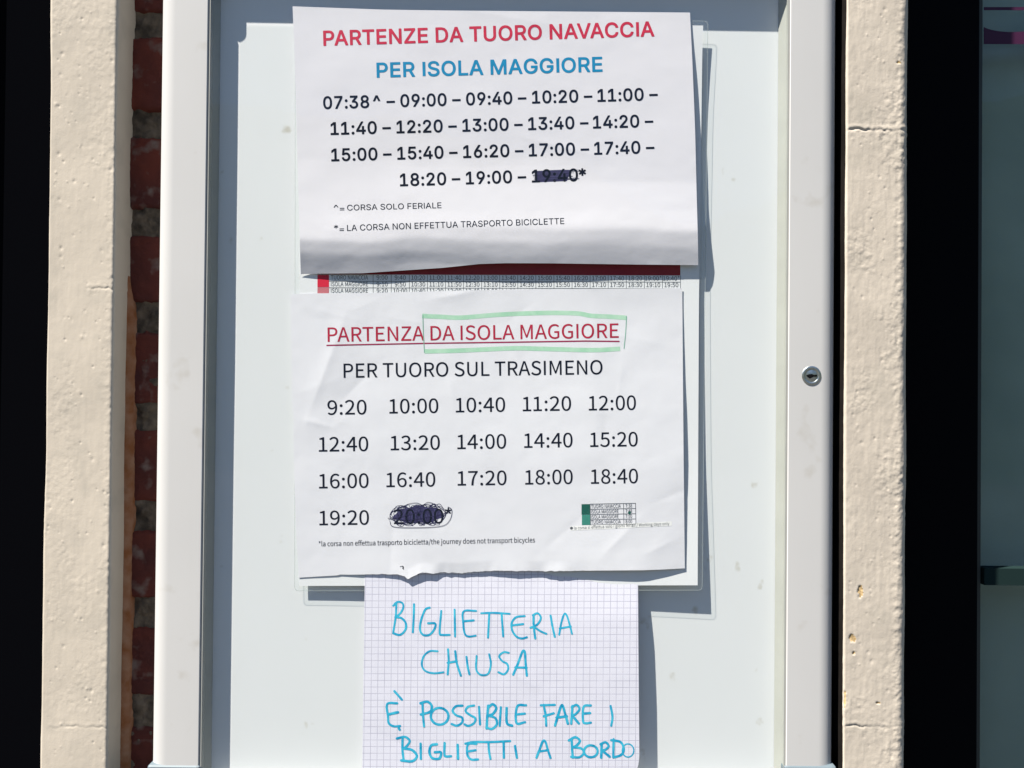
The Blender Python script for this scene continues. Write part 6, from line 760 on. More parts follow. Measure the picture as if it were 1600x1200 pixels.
's': (452, [172,-12,221,-17,266,-14,306,-5,336,8,366,28,388,53,403,78,413,108,417,143,412,178,401,208,383,233,366,249,336,269,181,337,162,353,150,373,149,403,160,428,181,446,216,457,256,458,286,452,316,438,356,413,361,416,401,468,403,473,401,477,351,510,286,532,241,537,196,534,161,525,131,512,102,493,84,473,66,443,58,418,54,383,58,353,67,328,86,301,106,282,151,254,251,214,286,195,311,172,321,153,322,123,309,93,286,73,251,62,206,61,166,70,126,87,76,121,71,122,66,118,26,58,51,38,91,14,141,-5], [33,31,32,34,31,33,34,30,31,35,30,34,36,30,35,36,29,30,37,29,36,37,28,29,38,21,37,21,28,37,21,27,28,21,22,27,22,23,27,23,24,27,24,26,27,38,20,21,38,19,20,39,19,38,25,26,24,39,18,19,40,18,39,40,17,18,41,17,40,41,16,17,42,16,41,42,15,16,42,14,15,43,14,42,44,14,43,45,14,44,45,13,14,46,13,45,46,12,13,46,11,12,47,11,46,47,10,11,48,10,47,48,9,10,49,9,48,50,9,49,50,8,9,51,8,50,59,57,58,59,56,57,60,56,59,51,7,8,52,7,51,60,55,56,52,6,7,53,6,52,60,54,55,54,6,53,60,6,54,61,6,60,61,5,6,62,5,61,62,4,5,63,4,62,63,3,4,0,3,63,0,2,3,1,2,0]),
't': (365, [205,-12,251,-17,276,-16,336,-2,349,3,352,8,335,73,331,77,296,67,271,63,236,69,221,78,204,103,197,133,195,158,195,443,331,443,336,448,336,518,331,524,196,526,194,668,116,669,112,663,104,528,101,524,23,518,21,513,21,448,26,443,96,443,98,158,106,88,116,58,131,33,151,13,181,-5], [23,21,22,23,20,21,24,20,23,25,20,24,25,19,20,25,18,19,26,18,25,27,18,26,27,17,18,28,17,27,29,17,28,29,16,17,30,16,29,30,15,16,31,15,30,31,14,15,32,14,31,32,13,14,32,12,13,32,11,12,33,11,32,33,10,11,8,6,7,8,5,6,33,9,10,9,5,8,33,5,9,34,5,33,35,5,34,36,5,35,36,4,5,36,3,4,36,2,3,0,2,36,1,2,0]),
'u': (585, [195,-12,240,-17,265,-16,310,-4,356,23,405,68,410,63,416,-2,425,-5,490,-5,497,-2,498,518,495,523,405,524,401,518,401,153,365,113,335,89,300,73,265,68,240,71,210,83,193,103,179,138,173,203,173,518,170,523,165,524,80,524,75,518,75,193,78,143,85,103,96,68,118,33,140,11,165,-3], [29,27,28,29,26,27,14,12,13,29,25,26,14,11,12,30,25,29,30,24,25,15,11,14,15,10,11,30,23,24,31,23,30,16,10,15,32,23,31,32,22,23,17,5,16,5,10,16,33,22,32,33,21,22,18,5,17,33,20,21,19,5,18,33,19,20,33,5,19,33,4,5,6,10,5,34,4,33,7,10,6,35,4,34,35,3,4,36,3,35,8,10,7,8,9,10,0,3,36,0,2,3,1,2,0]),
'y': (502, [52,-223,97,-228,132,-225,167,-214,197,-197,222,-175,244,-148,263,-118,296,-43,490,517,487,523,396,522,301,232,262,95,107,521,102,524,9,522,8,517,215,-3,204,-38,185,-83,163,-113,147,-128,112,-145,87,-147,52,-138,47,-143,30,-213,36,-218], [16,14,15,11,9,10,17,14,16,12,9,11,17,13,14,18,13,17,12,8,9,13,8,12,18,8,13,19,8,18,20,8,19,20,7,8,21,7,20,22,7,21,22,6,7,23,6,22,26,24,25,27,24,26,24,6,23,27,6,24,27,5,6,27,4,5,27,3,4,28,3,27,28,2,3,0,2,28,1,2,0]),
}
GL = {f: {c: (a, list(zip(v[0::2], v[1::2])), list(zip(t[0::3], t[1::3], t[2::3]))) for c, (a, v, t) in d.items()} for f, d in GL.items()}

def pl(pts):
    a = np.array(pts, float)
    def f(t):
        # smooth (Catmull-like) interpolation on top of the polyline
        return np.interp(t, a[:, 0], a[:, 1])
    return f

def smooth_pl(pts, n=400, w=9):
    a = np.array(pts, float)
    t = np.linspace(a[0, 0], a[-1, 0], n)
    v = np.interp(t, a[:, 0], a[:, 1])
    k = np.hanning(w * 2 + 1); k /= k.sum()
    vp = np.concatenate([np.full(w, v[0]) - (v[1:w + 1] - v[0])[::-1], v, 2 * v[-1] - v[-w - 1:-1][::-1]])
    vs = np.convolve(vp, k, 'valid')
    return lambda q: np.interp(q, t, vs)

class Sheet:
    """a sheet with measured outline and relief; top/bottom y(x), left/right x(y), height h(x, y)"""
    def __init__(s, left, right, top, bottom, hfun):
        s.L, s.R, s.T, s.B, s.hf = smooth_pl(left, w=20), smooth_pl(right, w=20), smooth_pl(top, w=6), pl(bottom), hfun
    def uv(s, x, y):
        xl, xr = s.L(y), s.R(y)
        yt, yb = s.T(x), s.B(x)
        return np.clip((x - xl) / (xr - xl), 0, 1), np.clip((y - yt) / (yb - yt), 0, 1)
    def h(s, x, y):
        u, v = s.uv(x, y)
        return s.hf(np.asarray(x, float), np.asarray(y, float), u, v)
    def build(s, name, mats, step=2.6, uvs=None):
        ym = 0.5 * (s.T(0.5 * (s.L(0) + s.R(0))) + s.B(0.5 * (s.L(0) + s.R(0))))
        nc = int((s.R(ym) - s.L(ym)) / step)
        xm = 0.5 * (s.L(ym) + s.R(ym))
        nr = int((s.B(xm) - s.T(xm)) / step)
        U, Vv = np.meshgrid(np.linspace(0, 1, nc), np.linspace(0, 1, nr))
        x = s.L(ym) + U * (s.R(ym) - s.L(ym)); y = s.T(x) + Vv * (s.B(x) - s.T(x))
        for _ in range(4):
            x = s.L(y) + U * (s.R(y) - s.L(y)); y = s.T(x) + Vv * (s.B(x) - s.T(x))
        h = s.h(x, y)
        front = P(x, y, h).reshape(-1, 3)
        back = front + np.array([0, 0.00016, 0])
        n = len(front)
        q = [grid_quads(nr, nc, 0), grid_quads(nr, nc, n, True)]
        ring = np.concatenate([np.arange(nc), np.arange(1, nr) * nc + nc - 1, (nr - 1) * nc + np.arange(nc - 2, -1, -1), np.arange(nr - 2, 0, -1) * nc])
        r2 = np.roll(ring, -1)
        q.append(np.stack([ring, r2, r2 + n, ring + n], -1))
        me = mesh_np(name, np.concatenate([front, back]), np.concatenate(q))
        o = link(name, me, mats, None, True)
        me.set_sharp_from_angle(angle=math.radians(60))
        if uvs is not None:
            lay = me.uv_layers.new(name='UVMap')
            uu, vv = uvs(x.ravel(), y.ravel())
            allu = np.stack([np.concatenate([uu, uu]), np.concatenate([vv, vv])], -1)
            li = np.empty(len(me.loops), np.int32); me.loops.foreach_get('vertex_index', li)
            lay.data.foreach_set('uv', allu[li].ravel())
        return o
    def decal(s, name, geo, mats, parent, lift=0.18, maxlen=6.0):
        V, T = geo
        V, T = refine(V, T, maxlen)
        V = np.asarray(V, float)
        lf = V[:, 2] if V.shape[1] > 2 else 0.0
        h = s.h(V[:, 0], V[:, 1]) + lift + lf
        me = mesh_np(name, P(V[:, 0], V[:, 1], h), np.asarray(T, dtype=np.int32))
        bm = bmesh.new(); bm.from_mesh(me)
        for f in bm.faces:
            f.normal_update()
            if f.normal.y > 0: f.normal_flip()
        bm.to_mesh(me); bm.free()
        return link(name, me, mats, parent)

def refine(V, T, ml):
    V = [tuple(v) for v in V]; out = []; st = [tuple(t) for t in T]; mid = {}
    while st:
        a, b, c = st.pop()
        e = [(math.dist(V[a][:2], V[b][:2]), a, b, c), (math.dist(V[b][:2], V[c][:2]), b, c, a), (math.dist(V[c][:2], V[a][:2]), c, a, b)]
        l, p, q, r = max(e)
        if l <= ml:
            out.append((a, b, c)); continue
        k = (min(p, q), max(p, q))
        if k not in mid:
            mid[k] = len(V); V.append(tuple((i + j) / 2 for i, j in zip(V[p], V[q])))
        m = mid[k]
        st += [(p, m, r), (m, q, r)]
    return V, out

KERN = {'AV': -60, 'VA': -60, 'TA': -50, 'AT': -50, 'PA': -50, 'LA': 0, 'RT': -15, 'TU': 0, 'TT': 0, 'FE': 0, 'AC': -10, '11': -40}
def text(font, s, x0, y0, x1, y1, cap, space=250, shear=0.0):
    """glyph outlines fitted so the ink runs from x0 to x1 along the baseline (x0,y0)-(x1,y1)"""
    V, T, x = [], [], 0.0
    prev = ''
    for ch in s:
        if ch == ' ':
            x += space; prev = ''; continue
        x += KERN.get(prev + ch, 0)
        adv, gv, gt = GL[font][ch]
        b = len(V)
        V += [(x + p[0], p[1]) for p in gv]
        T += [tuple(b + i for i in t) for t in gt]
        x += adv; prev = ch
    mn, mx = min(v[0] for v in V), max(v[0] for v in V)
    dx, dy = (x1 - x0), (y1 - y0)
    L = math.hypot(dx, dy); ux, uy = dx / L, dy / L
    sx, sy = L / (mx - mn), cap / 700.0
    return [(x0 + ux * (v[0] - mn) * sx + uy * v[1] * sy, y0 + uy * (v[0] - mn) * sx - ux * v[1] * sy) for v in V], T

def merge(*gs):
    V, T = [], []
    for v, t in gs:
        b = len(V)
        V += [tuple(p) + (0.0,) * (3 - len(p)) for p in v]
        T += [tuple(i + b for i in q) for q in t]
    return V, T

def smooth_line(pts, n=6):
    p = [np.array(q, float) for q in pts]
    if len(p) < 3:
        return [p[0] + (p[-1] - p[0]) * t for t in np.linspace(0, 1, n + 1)]
    closed = np.linalg.norm(p[0] - p[-1]) < 1e-6
    e = [p[-2] if closed else 2 * p[0] - p[1]] + p + [p[1] if closed else 2 * p[-1] - p[-2]]
    out = []
    for i in range(1, len(e) - 2):
        a, b, c, d = e[i - 1], e[i], e[i + 1], e[i + 2]
        for t in np.arange(n) / n:
            out.append(0.5 * ((2 * b) + (c - a) * t + (2 * a - 5 * b + 4 * c - d) * t * t + (3 * b - a - 3 * c + d) * t ** 3))
    out.append(p[-1])
    return out

def ribbon(pts, w, lift=0.0, caps=True, jit=0.0, rng=None, step=0.0):
    """a pen stroke along the points"""
    p = [np.array(q[:2], float) for q in pts]
    keep = [p[0]]
    for q in p[1:]:
        if np.linalg.norm(q - keep[-1]) > 0.25: keep.append(q)
    p = keep
    if len(p) < 2: p = [p[0], p[0] + np.array([.5, 0])]
    V, T = [], []
    n = len(p)
    for i in range(n):
        t = p[min(i + 1, n - 1)] - p[max(i - 1, 0)]
        t /= max(np.linalg.norm(t), 1e-6)
        nn = np.array([-t[1], t[0]])
        ww = (w if not jit else w * (1 + jit * (rng.random() - .5))) / 2
        V += [(*(p[i] + nn * ww), lift + step * i), (*(p[i] - nn * ww), lift + step * i)]
        if i:
            a = 2 * i
            T += [(a - 2, a - 1, a), (a - 1, a + 1, a)]
    if caps:
        for i, sg in ((0, -1), (n - 1, 1)):
            t = (p[1] - p[0]) if i == 0 else (p[-1] - p[-2])
            t = t / max(np.linalg.norm(t), 1e-6) * sg
            nn = np.array([-t[1], t[0]])
            b = len(V)
            lf = lift + step * i
            V.append((*p[i], lf))
            for k in range(7):
                a = -math.pi / 2 + math.pi * k / 6
                V.append((*(p[i] + (t * math.cos(a) + nn * math.sin(a)) * w / 2), lf))
            T += [(b, b + 1 + k, b + 2 + k) for k in range(6)]
    return V, T

def quad(x0, y0, x1, y1, x2, y2, x3, y3):
    return [(x0, y0), (x1, y1), (x2, y2), (x3, y3)], [(0, 1, 2), (0, 2, 3)]

def crease(x, y, x0, y0, x1, y1, amp, w):
    dx, dy = x1 - x0, y1 - y0
    L2 = dx * dx + dy * dy
    t = ((x - x0) * dx + (y - y0) * dy) / L2
    tc = np.clip(t, 0, 1)
    d = np.hypot(x - x0 - tc * dx, y - y0 - tc * dy)
    return amp * np.exp(-d / w) * np.clip(np.sin(np.pi * np.clip(t, 0.02, .98)), .2, 1)

# ---- laminated poster hanging behind the notices
pr = smooth_pl([(0, 10.5), (40, 10.5), (166, 7), (450, 6), (700, 9), (915, 16), (940, 16.5)], w=25)
def h_poster(x, y, u, v):
    return (4 + 4 * v * v) * (1 - u ** 1.5) + pr(y) * u ** 1.5 + 0.25 * fbm(x / 120, y / 120, 3, 2)
SP = Sheet([(20, 468.5), (925, 467.5)], [(20, 1099.5), (74, 1097.5), (480, 1092), (925, 1090)], [(440, 33), (1110, 40)], [(440, 915.5), (1110, 914.5)], h_poster)
poster = SP.build('laminated_timetable', M['poster'], 5.0)
tag(poster, 'large laminated timetable poster with red header, hanging behind the two printed notices', 'timetable poster')
# clear margin with a rounded lower corner and a bright welded edge
def film():
    def ring(off, rad):
        c = [(468.5 - off, 33 - off), (1099 + off, 40 - off), (1090 + off, 915 + off), (467.5 - off, 916 + off)]
        out = []
        for i in range(4):
            p = np.array(c[i]); a = np.array(c[i - 1]) - p; b = np.array(c[(i + 1) % 4]) - p
            a /= np.linalg.norm(a); b /= np.linalg.norm(b)
            A, B = p + a * rad, p + b * rad
            for t in np.linspace(0, 1, 6):
                out.append((1 - t) ** 2 * A + 2 * t * (1 - t) * p + t * t * B)
            nxt = np.array(c[(i + 1) % 4]) - b * rad
            st = p + b * rad
            for t in np.linspace(0, 1, 60)[1:-1]:
                out.append(st + (nxt - st) * t)
        return out
    a, b, c = ring(0.0, 0.5), ring(6.6, 6), ring(7.6, 7)
    n = len(a)
    def strip(r0, r1):
        V = list(map(tuple, r0)) + list(map(tuple, r1)); T = []
        for i in range(n):
            j = (i + 1) % n
            T += [(i, j, n + i), (j, n + j, n + i)]
        return V, T
    SP.decal('clear_margin', strip(a, b), M['film'], poster, 0.0, 1e9)
    SP.decal('welded_edge', strip(b, c), M['film_edge'], poster, 0.0, 1e9)
film()
# the visible band of its table
R1 = ['9:00', '9:40', '10:20', '11:00', '11:40', '12:20', '13:00', '13:40', '14:20', '15:00', '15:40', '16:20', '17:00', '17:40', '18:20', '19:00*', '19:40*']
R2 = ['9:10', '9:50', '10:30', '11:10', '11:50', '12:30', '13:10', '13:50', '14:30', '15:10', '15:50', '16:30', '17:10', '17:50', '18:30', '19:10', '19:50']
R3 = ['9:20', '10:00', '10:40', '11:20', '12:00', '12:40', '13:20', '14:00', '14:40', '15:20', '16:00', '16:40', '17:20', '18:00', '18:40', '19:20', '20:00']
sl = 1.6 / 560.0
yy = lambda y, x: y + (x - 500) * sl
SP.decal('header_band', quad(496, 400, 1063, 401.5, 1063, yy(428.8, 1063), 496, 428.8), M['maroon'], poster, maxlen=12)
SP.decal('direction_cell', quad(496, 429.5, 514, 429.5, 514, 448.5, 496, 448.5), M['table_red'], poster)
SP.decal('direction_cell', quad(496, 449, 514, 449, 514, 470, 496, 470), M['table_pink'], poster)
gs, ls = [], []
for r, (nm, row) in enumerate((('TUORO NAVACCIA', R1), ('ISOLA MAGGIORE', R2), ('ISOLA MAGGIORE', R3))):
    yb = 436.6 + r * 10.3
    gs.append(text('hum', nm, 517, yy(yb, 517), 575, yy(yb, 575), 6.6))
    for i, t in enumerate(row):
        cx = 597 + i * 28.25
        w = 6.4 + 2.2 * (len(t) - 3) 
        gs.append(text('hum', t, cx - w, yy(yb, cx), cx + w, yy(yb, cx), 6.6))
    ls.append(ribbon([(514, yy(439.2 + r * 10.3, 514)), (1063, yy(439.2 + r * 10.3, 1063))], 0.9, caps=False))
for i in range(18):
    x = 583 + i * 28.25
    ls.append(ribbon([(x, yy(429, x)), (x, yy(470, x))], 0.75, 0.02, caps=False))
gs.append(text('hum', 'isola maggiore', 893, 426.3, 935, 426.3, 4.6)) if False else None
SP.decal('timetable_figures', merge(*gs), M['grey_ink'], poster)
SP.decal('table_rules', merge(*ls), M['grey_ink'], poster, 0.12, 12)

# ---- upper notice
r1 = smooth_pl([(0, 12.5), (18, 12.5), (200, 14), (285, 14.6), (330, 17.2), (362, 19.8), (388, 17.6), (420, 12.5)], w=8)
l1 = smooth_pl([(0, 12), (250, 13.2), (330, 15.8), (374, 18.0), (395, 15.2), (430, 6.4)], w=8)
b1 = pl([(457, 411), (500, 412), (780, 396), (1000, 398), (1095, 399)])
def h_upper(x, y, u, v):
    yn = y + np.where(y > 200, 1.0, 0) * 0
    wob = 9 * fbm(x / 110, x * 0 + .3, 6, 2) * np.clip((y - 250) / 100, 0, 1)
    h = (1 - u) * l1(y + wob) + u * r1(y + wob + 8 * np.sin(np.pi * u) * np.clip((y - 250) / 100, 0, 1))
    mid = np.sin(np.pi * np.clip(u, 0, 1))
    h = h + mid * 2.2 * np.clip((y - 260) / 90, 0, 1)
    return h + 0.55 * fbm(x / 90, y / 60, 4, 3) + 0.10 * fbm(x / 16, y / 9, 8, 2) * np.clip((y - 300) / 60, 0, 1) + crease(x, y, 640, 0, 900, 45, .3, 14) + crease(x, y, 800, 210, 960, 250, .4, 10)
S1 = Sheet([(0, 456.7), (80, 460), (180, 463), (280, 465.6), (350, 467.5), (430, 470)], [(0, 1077.4), (18, 1078), (100, 1082), (200, 1086), (300, 1088.4), (380, 1090.6), (420, 1091)],
           [(450, 9.6), (560, 13.6), (600, 15), (700, 16.4), (1078, 19.6), (1100, 20)],
           [(450, 429), (470, 428.5), (500, 427.6), (565, 427), (600, 424.6), (690, 418.6), (750, 412.4), (790, 411.2), (860, 411.4), (1000, 413.4), (1091, 414.2), (1100, 414)], h_upper)
up = S1.build('printed_notice', M['paper_a'], 2.4)
tag(up, 'white departures notice with bold red and blue heading, its lower edge curling', 'notice', 'printed departure notices')
S1.decal('red_heading', text('bold', 'PARTENZE DA TUORO NAVACCIA', 505.3, 71, 1022.6, 56.2, 22.4, 250), M['red_ink'], up)
S1.decal('blue_heading', text('bold', 'PER ISOLA MAGGIORE', 588.6, 120.8, 941.6, 111.4, 22.2, 250), M['blue_ink'], up)
def run(words, xa, ya, xb, yb, cap):
    gsx = []
    for w, a, b in words:
        ya_, yb_ = ya + (yb - ya) * (a - xa) / (xb - xa), ya + (yb - ya) * (b - xa) / (xb - xa)
        gsx.append(text('bold', w, a, ya_, b, yb_, cap))
    return gsx
gs = []
def times_row(ts, xs, xa, ya, xb, yb, dashes=True, cap=18.9):
    global gs
    w = [(t, a, a + 72.4) for t, a in zip(ts, xs)]
    gs += run(w, xa, ya, xb, yb, cap)
    gs += run([('–', a + 81, a + 94.4) for a in xs[:len(ts)]][:len(ts) - (0 if dashes else 1)], xa, ya, xb, yb, cap)
gs += run([('07:38', 505, 577), ('^', 583, 594.5), ('–', 604, 617.3)], 505, 170, 1005, 156.8, 18.9)
times_row(['09:00', '09:40', '10:20', '11:00'], [625.6, 728.3, 831.4, 933.6], 505, 170, 1005, 156.8)
times_row(['11:40', '12:20', '13:00', '13:40', '14:20'], [516.5, 619.5, 722.5, 825.3, 926.6], 516, 210.4, 998, 198.6)
times_row(['15:00', '15:40', '16:20', '17:00', '17:40'], [517.6, 620.8, 723.7, 826.3, 928.4], 517, 251.6, 998, 239.6)
times_row(['18:20', '19:00', '19:40'], [625, 728, 831], 625, 290.6, 902, 282.6, False)
gs += run([('*', 904.5, 916)], 625, 290.6, 902, 282.6, 18.9)
S1.decal('departure_times', merge(*gs), M['black_ink'], up)
S1.decal('footnotes', merge(text('sans', '^', 521.4, 329, 529, 328.7, 9), text('sans', '=', 531, 330.2, 538, 330, 9), text('sans', 'CORSA SOLO FERIALE', 542.4, 328.9, 689.8, 325.0, 8.8),
         text('sans', '*', 521.8, 361, 528.5, 360.8, 9.4), text('sans', '=', 530.5, 362.4, 537.5, 362.2, 9), text('sans', 'LA CORSA NON EFFETTUA TRASPORTO BICICLETTE', 542.4, 360.8, 881.7, 349.8, 9.3)), M['dark_ink'], up)
rng = random.Random(8)
sc = []
for k in range(8):
    y0 = 266.5 + k * 2.1
    xa, xb = 834 + rng.uniform(-3, 3), 902 + rng.uniform(-14, 4)
    sc.append(ribbon(smooth_line([(xa, y0 + 1.4), ((xa + xb) / 2, y0 + rng.uniform(-1, 1)), (xb, y0 - 1.4 + rng.uniform(-1, 1))], 4), rng.uniform(.5, 1.1), 0.01 * k, False))
S1.decal('biro_crossing_out', merge(*sc), M['biro'], up, 0.11)
S1.decal('biro_shading', quad(838, 267, 892, 265.5, 886, 283, 840, 285), M['biro_wash'], up, 0.07)

# ---- middle notice
r2 = smooth_pl([(440, 7.8), (480, 7.6), (600, 11), (720, 15.6), (800, 16.2), (860, 16.6), (890, 17.2)], w=25)
l2 = smooth_pl([(440, 5.8), (560, 6.6), (700, 7.6), (905, 8.7)], w=25)
b2 = smooth_pl([(450, 8.7), (530, 9.3), (600, 11.6), (640, 13.6), (700, 14), (780, 15), (840, 16), (1000, 20.6), (1075, 17)], w=20)
rw = random.Random(21)
CR = [(rw.uniform(460, 1060), rw.uniform(460, 880), rw.uniform(0, math.pi), rw.uniform(40, 150), rw.uniform(-.5, .5), rw.uniform(6, 22)) for _ in range(34)]
def h_mid(x, y, u, v):
    h = (1 - u) * l2(y) + u * r2(y)
    corr = b2(x) - ((1 - u) * l2(y * 0 + 895) + u * r2(y * 0 + 890))
    h = h + corr * v ** 3
    for cx, cy, a, L, am, w in CR:
        h = h + crease(x, y, cx - L * math.cos(a) / 2, cy - L * math.sin(a) / 2, cx + L * math.cos(a) / 2, cy + L * math.sin(a) / 2, am, w)
    # visible diagonal crease at left; right ridge shaped to imitate a reflection edge
    h = h + crease(x, y, 545, 478, 478, 660, 1.5, 20) + crease(x, y, 600, 560, 520, 640, -0.9, 16) + crease(x, y, 470, 655, 520, 668, .9, 12)
    xr_ = x - 926 - (y - 455) * .03
    h = h + 1.9 * np.where(xr_ < 0, np.clip(1 + xr_ / 110, 0, 1), np.clip(1 - xr_ / 170, 0, 1)) * np.clip((800 - y) / 160, 0, 1)
    h = h + crease(x, y, 660, 470, 760, 452, .9, 14) + crease(x, y, 930, 880, 1010, 800, .8, 14) + crease(x, y, 1000, 870, 1060, 840, .6, 12)
    torn = np.clip((v - .965) / .035, 0, 1) * np.clip((x - 575) / 20, 0, 1) * np.clip((1010 - x) / 60, 0, 1)
    h = h + torn * (2.4 * vnoise(x / 29, x * 0, 3) + 0.5 * vnoise(x / 9, x * 0, 4)) * np.clip(vnoise(x / 60, x * 0, 9) + .55, 0, 1)
    return h + 0.55 * fbm(x / 70, y / 70, 12, 3) + .07 * fbm(x / 14, y / 14, 5, 2)
rj = random.Random(5)
bott = [(450, 903), (467, 902.6), (500, 900.6), (528, 899), (531, 897.6), (545, 898), (600, 897.2), (622, 898), (632, 900.6), (637, 906), (641, 903.4), (647, 899.6), (653, 896.4), (664, 894.6),
        (676, 896.4), (690, 893.8), (705, 895.6), (722, 895.0), (750, 893.2), (775, 891.6), (800, 891.6), (836, 892.6), (860, 892.2), (920, 891.6), (1005, 891), (1040, 889.6), (1069, 888), (1080, 888)]
_bt = np.array(bott, float)
_bx = np.arange(450, 1080, 1.6)
_by = np.interp(_bx, _bt[:, 0], _bt[:, 1]) + (1.6 * vnoise(_bx / 7, _bx * 0, 14) + 1.2 * vnoise(_bx / 2.6, _bx * 0, 15)) * np.clip((_bx - 570) / 15, 0, 1) * np.clip((930 - _bx) / 60, 0, 1)
bott = list(zip(_bx, _by))
S2 = Sheet([(440, 453.6), (461, 453.8), (560, 455.4), (640, 457), (655, 460), (668, 458), (780, 461), (850, 463.6), (905, 467)], [(440, 1066), (451, 1066), (700, 1068), (889, 1070)],
           [(440, 461.2), (457, 460), (480, 458.4), (560, 458), (665, 455.6), (800, 452), (1066, 450.6), (1080, 450)], bott, h_mid)
mid = S2.build('printed_notice', M['paper_b'], 2.4)
tag(mid, 'wrinkled white notice with a thin underlined red heading boxed in green highlighter', 'notice', 'printed departure notices')
S2.decal('red_heading', text('hum', 'PARTENZA DA ISOLA MAGGIORE', 512, 534, 966.8, 527.6, 22.2, 200), M['crimson_ink'], mid)
S2.decal('underline', ribbon([(510, 539.6), (665, 536.4), (800, 534.6), (915, 532.8), (968, 533.4)], 2.0, caps=False), M['underline'], mid)
hl = merge(ribbon(smooth_line([(659.6, 493.6), (690, 495), (721, 496.2), (780, 491.6), (847, 489), (900, 489.6), (924, 493.4), (950, 494.6), (979, 496.6)], 8), 7.0, caps=False),
           ribbon(smooth_line([(663.5, 549), (721, 547.6), (800, 544.2), (847, 545), (924, 547), (969, 545)], 8), 7.0, .03, caps=False))
S2.decal('highlighter_band', hl, M['green_marker'], mid, .08)
S2.decal('highlighter_line', ribbon([(660.6, 492), (661.4, 520), (663.2, 551)], 1.3, caps=False), M['green_line'], mid, .22)
S2.decal('highlighter_line', ribbon([(979, 494), (977.6, 520), (975, 545)], 1.2, caps=False), M['green_line'], mid, .22)
S2.decal('subheading', text('hum', 'PER TUORO SUL TRASIMENO', 536.9, 590.2, 941.6, 584.6, 21.9, 210), M['black_ink'], mid)
TR = [('9:20', 511.7, 648, 572.8), ('10:00', 608.4, 646, 685), ('10:40', 712.2, 644.2, 789.4), ('11:20', 816.8, 642.4, 892.5), ('12:00', 920, 641.2, 993.8),
      ('12:40', 498.2, 705.6, 575.5), ('13:20', 610.4, 703.4, 687.4), ('14:00', 714.6, 701.6, 791), ('14:40', 819, 699.6, 894.8), ('15:20', 922.2, 698.2, 996.6),
      ('16:00', 498.6, 763, 576), ('16:40', 603.7, 761, 680.3), ('17:20', 715, 758.6, 791.6), ('18:00', 820.6, 757, 895), ('18:40', 923.4, 755.8, 997),
      ('19:20', 499, 820.6, 576.6), ('20:00', 615.4, 818.6, 693)]
gs = [text('hum', t, a, y, b, y - (b - a) * .014, 22.2) for t, a, y, b in TR] + [text('hum', '*', 695, 817, 706, 817, 22)]
S2.decal('departure_times', merge(*gs), M['black_ink'], mid)
S2.decal('footnote', text('hum', '*la corsa non effettua trasporto bicicletta/the journey does not transport bicycles', 498, 853.6, 836, 847.4, 7.6, 220), M['dark_ink'], mid)
rng = random.Random(77)
pts = []
for i in range(230):
    a = i * 0.62 + rng.uniform(-.25, .25)
    cx = 654 + 30 * math.sin(i * .057) + rng.uniform(-3, 3)
    pts.append((cx + 13 * math.cos(a) * rng.uniform(.7, 1.15), 804.5 - (cx - 657) * .03 + 15.5 * math.sin(a) * rng.uniform(.75, 1.12)))
loose = [ribbon(smooth_line([(607, 811), (640, 812.5), (680, 806), (704, 800)], 6), .7, .3), ribbon(smooth_line([(609, 814), (615, 823), (650, 824.5), (690, 822), (703, 812), (706, 797), (700, 792)], 6), .8, .32),
         ribbon(smooth_line([(606, 809.6), (625, 808), (660, 798)], 6), .7, .34), ribbon(smooth_line([(628, 792), (640, 787), (652, 786), (660, 789), (668, 785), (676, 786.5), (682, 792)], 6), .8, .36)]
S2.decal('biro_crossing_out', merge(ribbon(smooth_line(pts, 5), 0.85, 0.0, False, step=0.00004), *loose), M['biro'], mid, 0.10, 9)
blob = [(657, 804.5)] + [(654 + (39 + 3 * math.sin(5 * a)) * math.cos(a), 804.5 + (13.5 + 1.5 * math.sin(7 * a)) * math.sin(a) - 42 * math.cos(a) * .03) for a in np.linspace(0, 2 * math.pi, 40)[:-1]]
S2.decal('biro_shading', (blob, [(0, i, i % 39 + 1) for i in range(1, 40)]), M['biro_wash'], mid, .06)
S2.decal('pen_mark', merge(ribbon([(625.5, 885.4), (627, 885)], 1.2), ribbon(smooth_line([(628.6, 884.6), (630.4, 886), (629.2, 887.6), (630.6, 889)], 3), 1.5, .02)), M['black_ink'], mid)
# small pasted timetable at the lower right of this notice
rot = lambda x, y: (x, y - (x - 908) * .018)
def q4(x0, y0, x1, y1): return quad(*rot(x0, y0), *rot(x1, y0), *rot(x1, y1), *rot(x0, y1))
S2.decal('green_cell', q4(908.6, 787.8, 921.8, 804), M['green_dark'], mid)
S2.decal('green_cell', q4(909.2, 804.4, 922.2, 820.4), M['green_mid'], mid)
ls, gs = [], []
for k in range(5):
    y = 787.8 + k * 8.15
    ls.append(ribbon([rot(922, y), rot(993.5, y)], .8, caps=False))
for x in (922, 974.2, 993):
    ls.append(ribbon([rot(x, 787.8), rot(x + .6, 820.4)], .8, .02, caps=False))
for k, (a, b) in enumerate((('TUORO NAVACCIA', '7:38'), ('ISOLA MAGGIORE', '7:48'), ('ISOLA MAGGIORE', '7:50'), ('TUORO NAVACCIA', '8:00'))):
    y = 794.2 + k * 8.15
    e = 970 if a[0] == 'T' else 966.5
    gs.append(text('hum', a, 923.6, rot(923, y)[1], e, rot(e, y)[1], 5.2))
    gs.append(text('hum', b, 977.4, rot(977, y)[1], 987.6, rot(987, y)[1], 5.2))
S2.decal('correction_strip', quad(891, 822.2, 1050, 814.6, 1049.5, 821.6, 891.5, 829.2), M['white_strip'], mid, .14)
gs.append(text('hum', 'la corsa si effettua solo i giorni feriali / Working days only', 897, 827.4, 1046, 820.2, 4.6, 240))
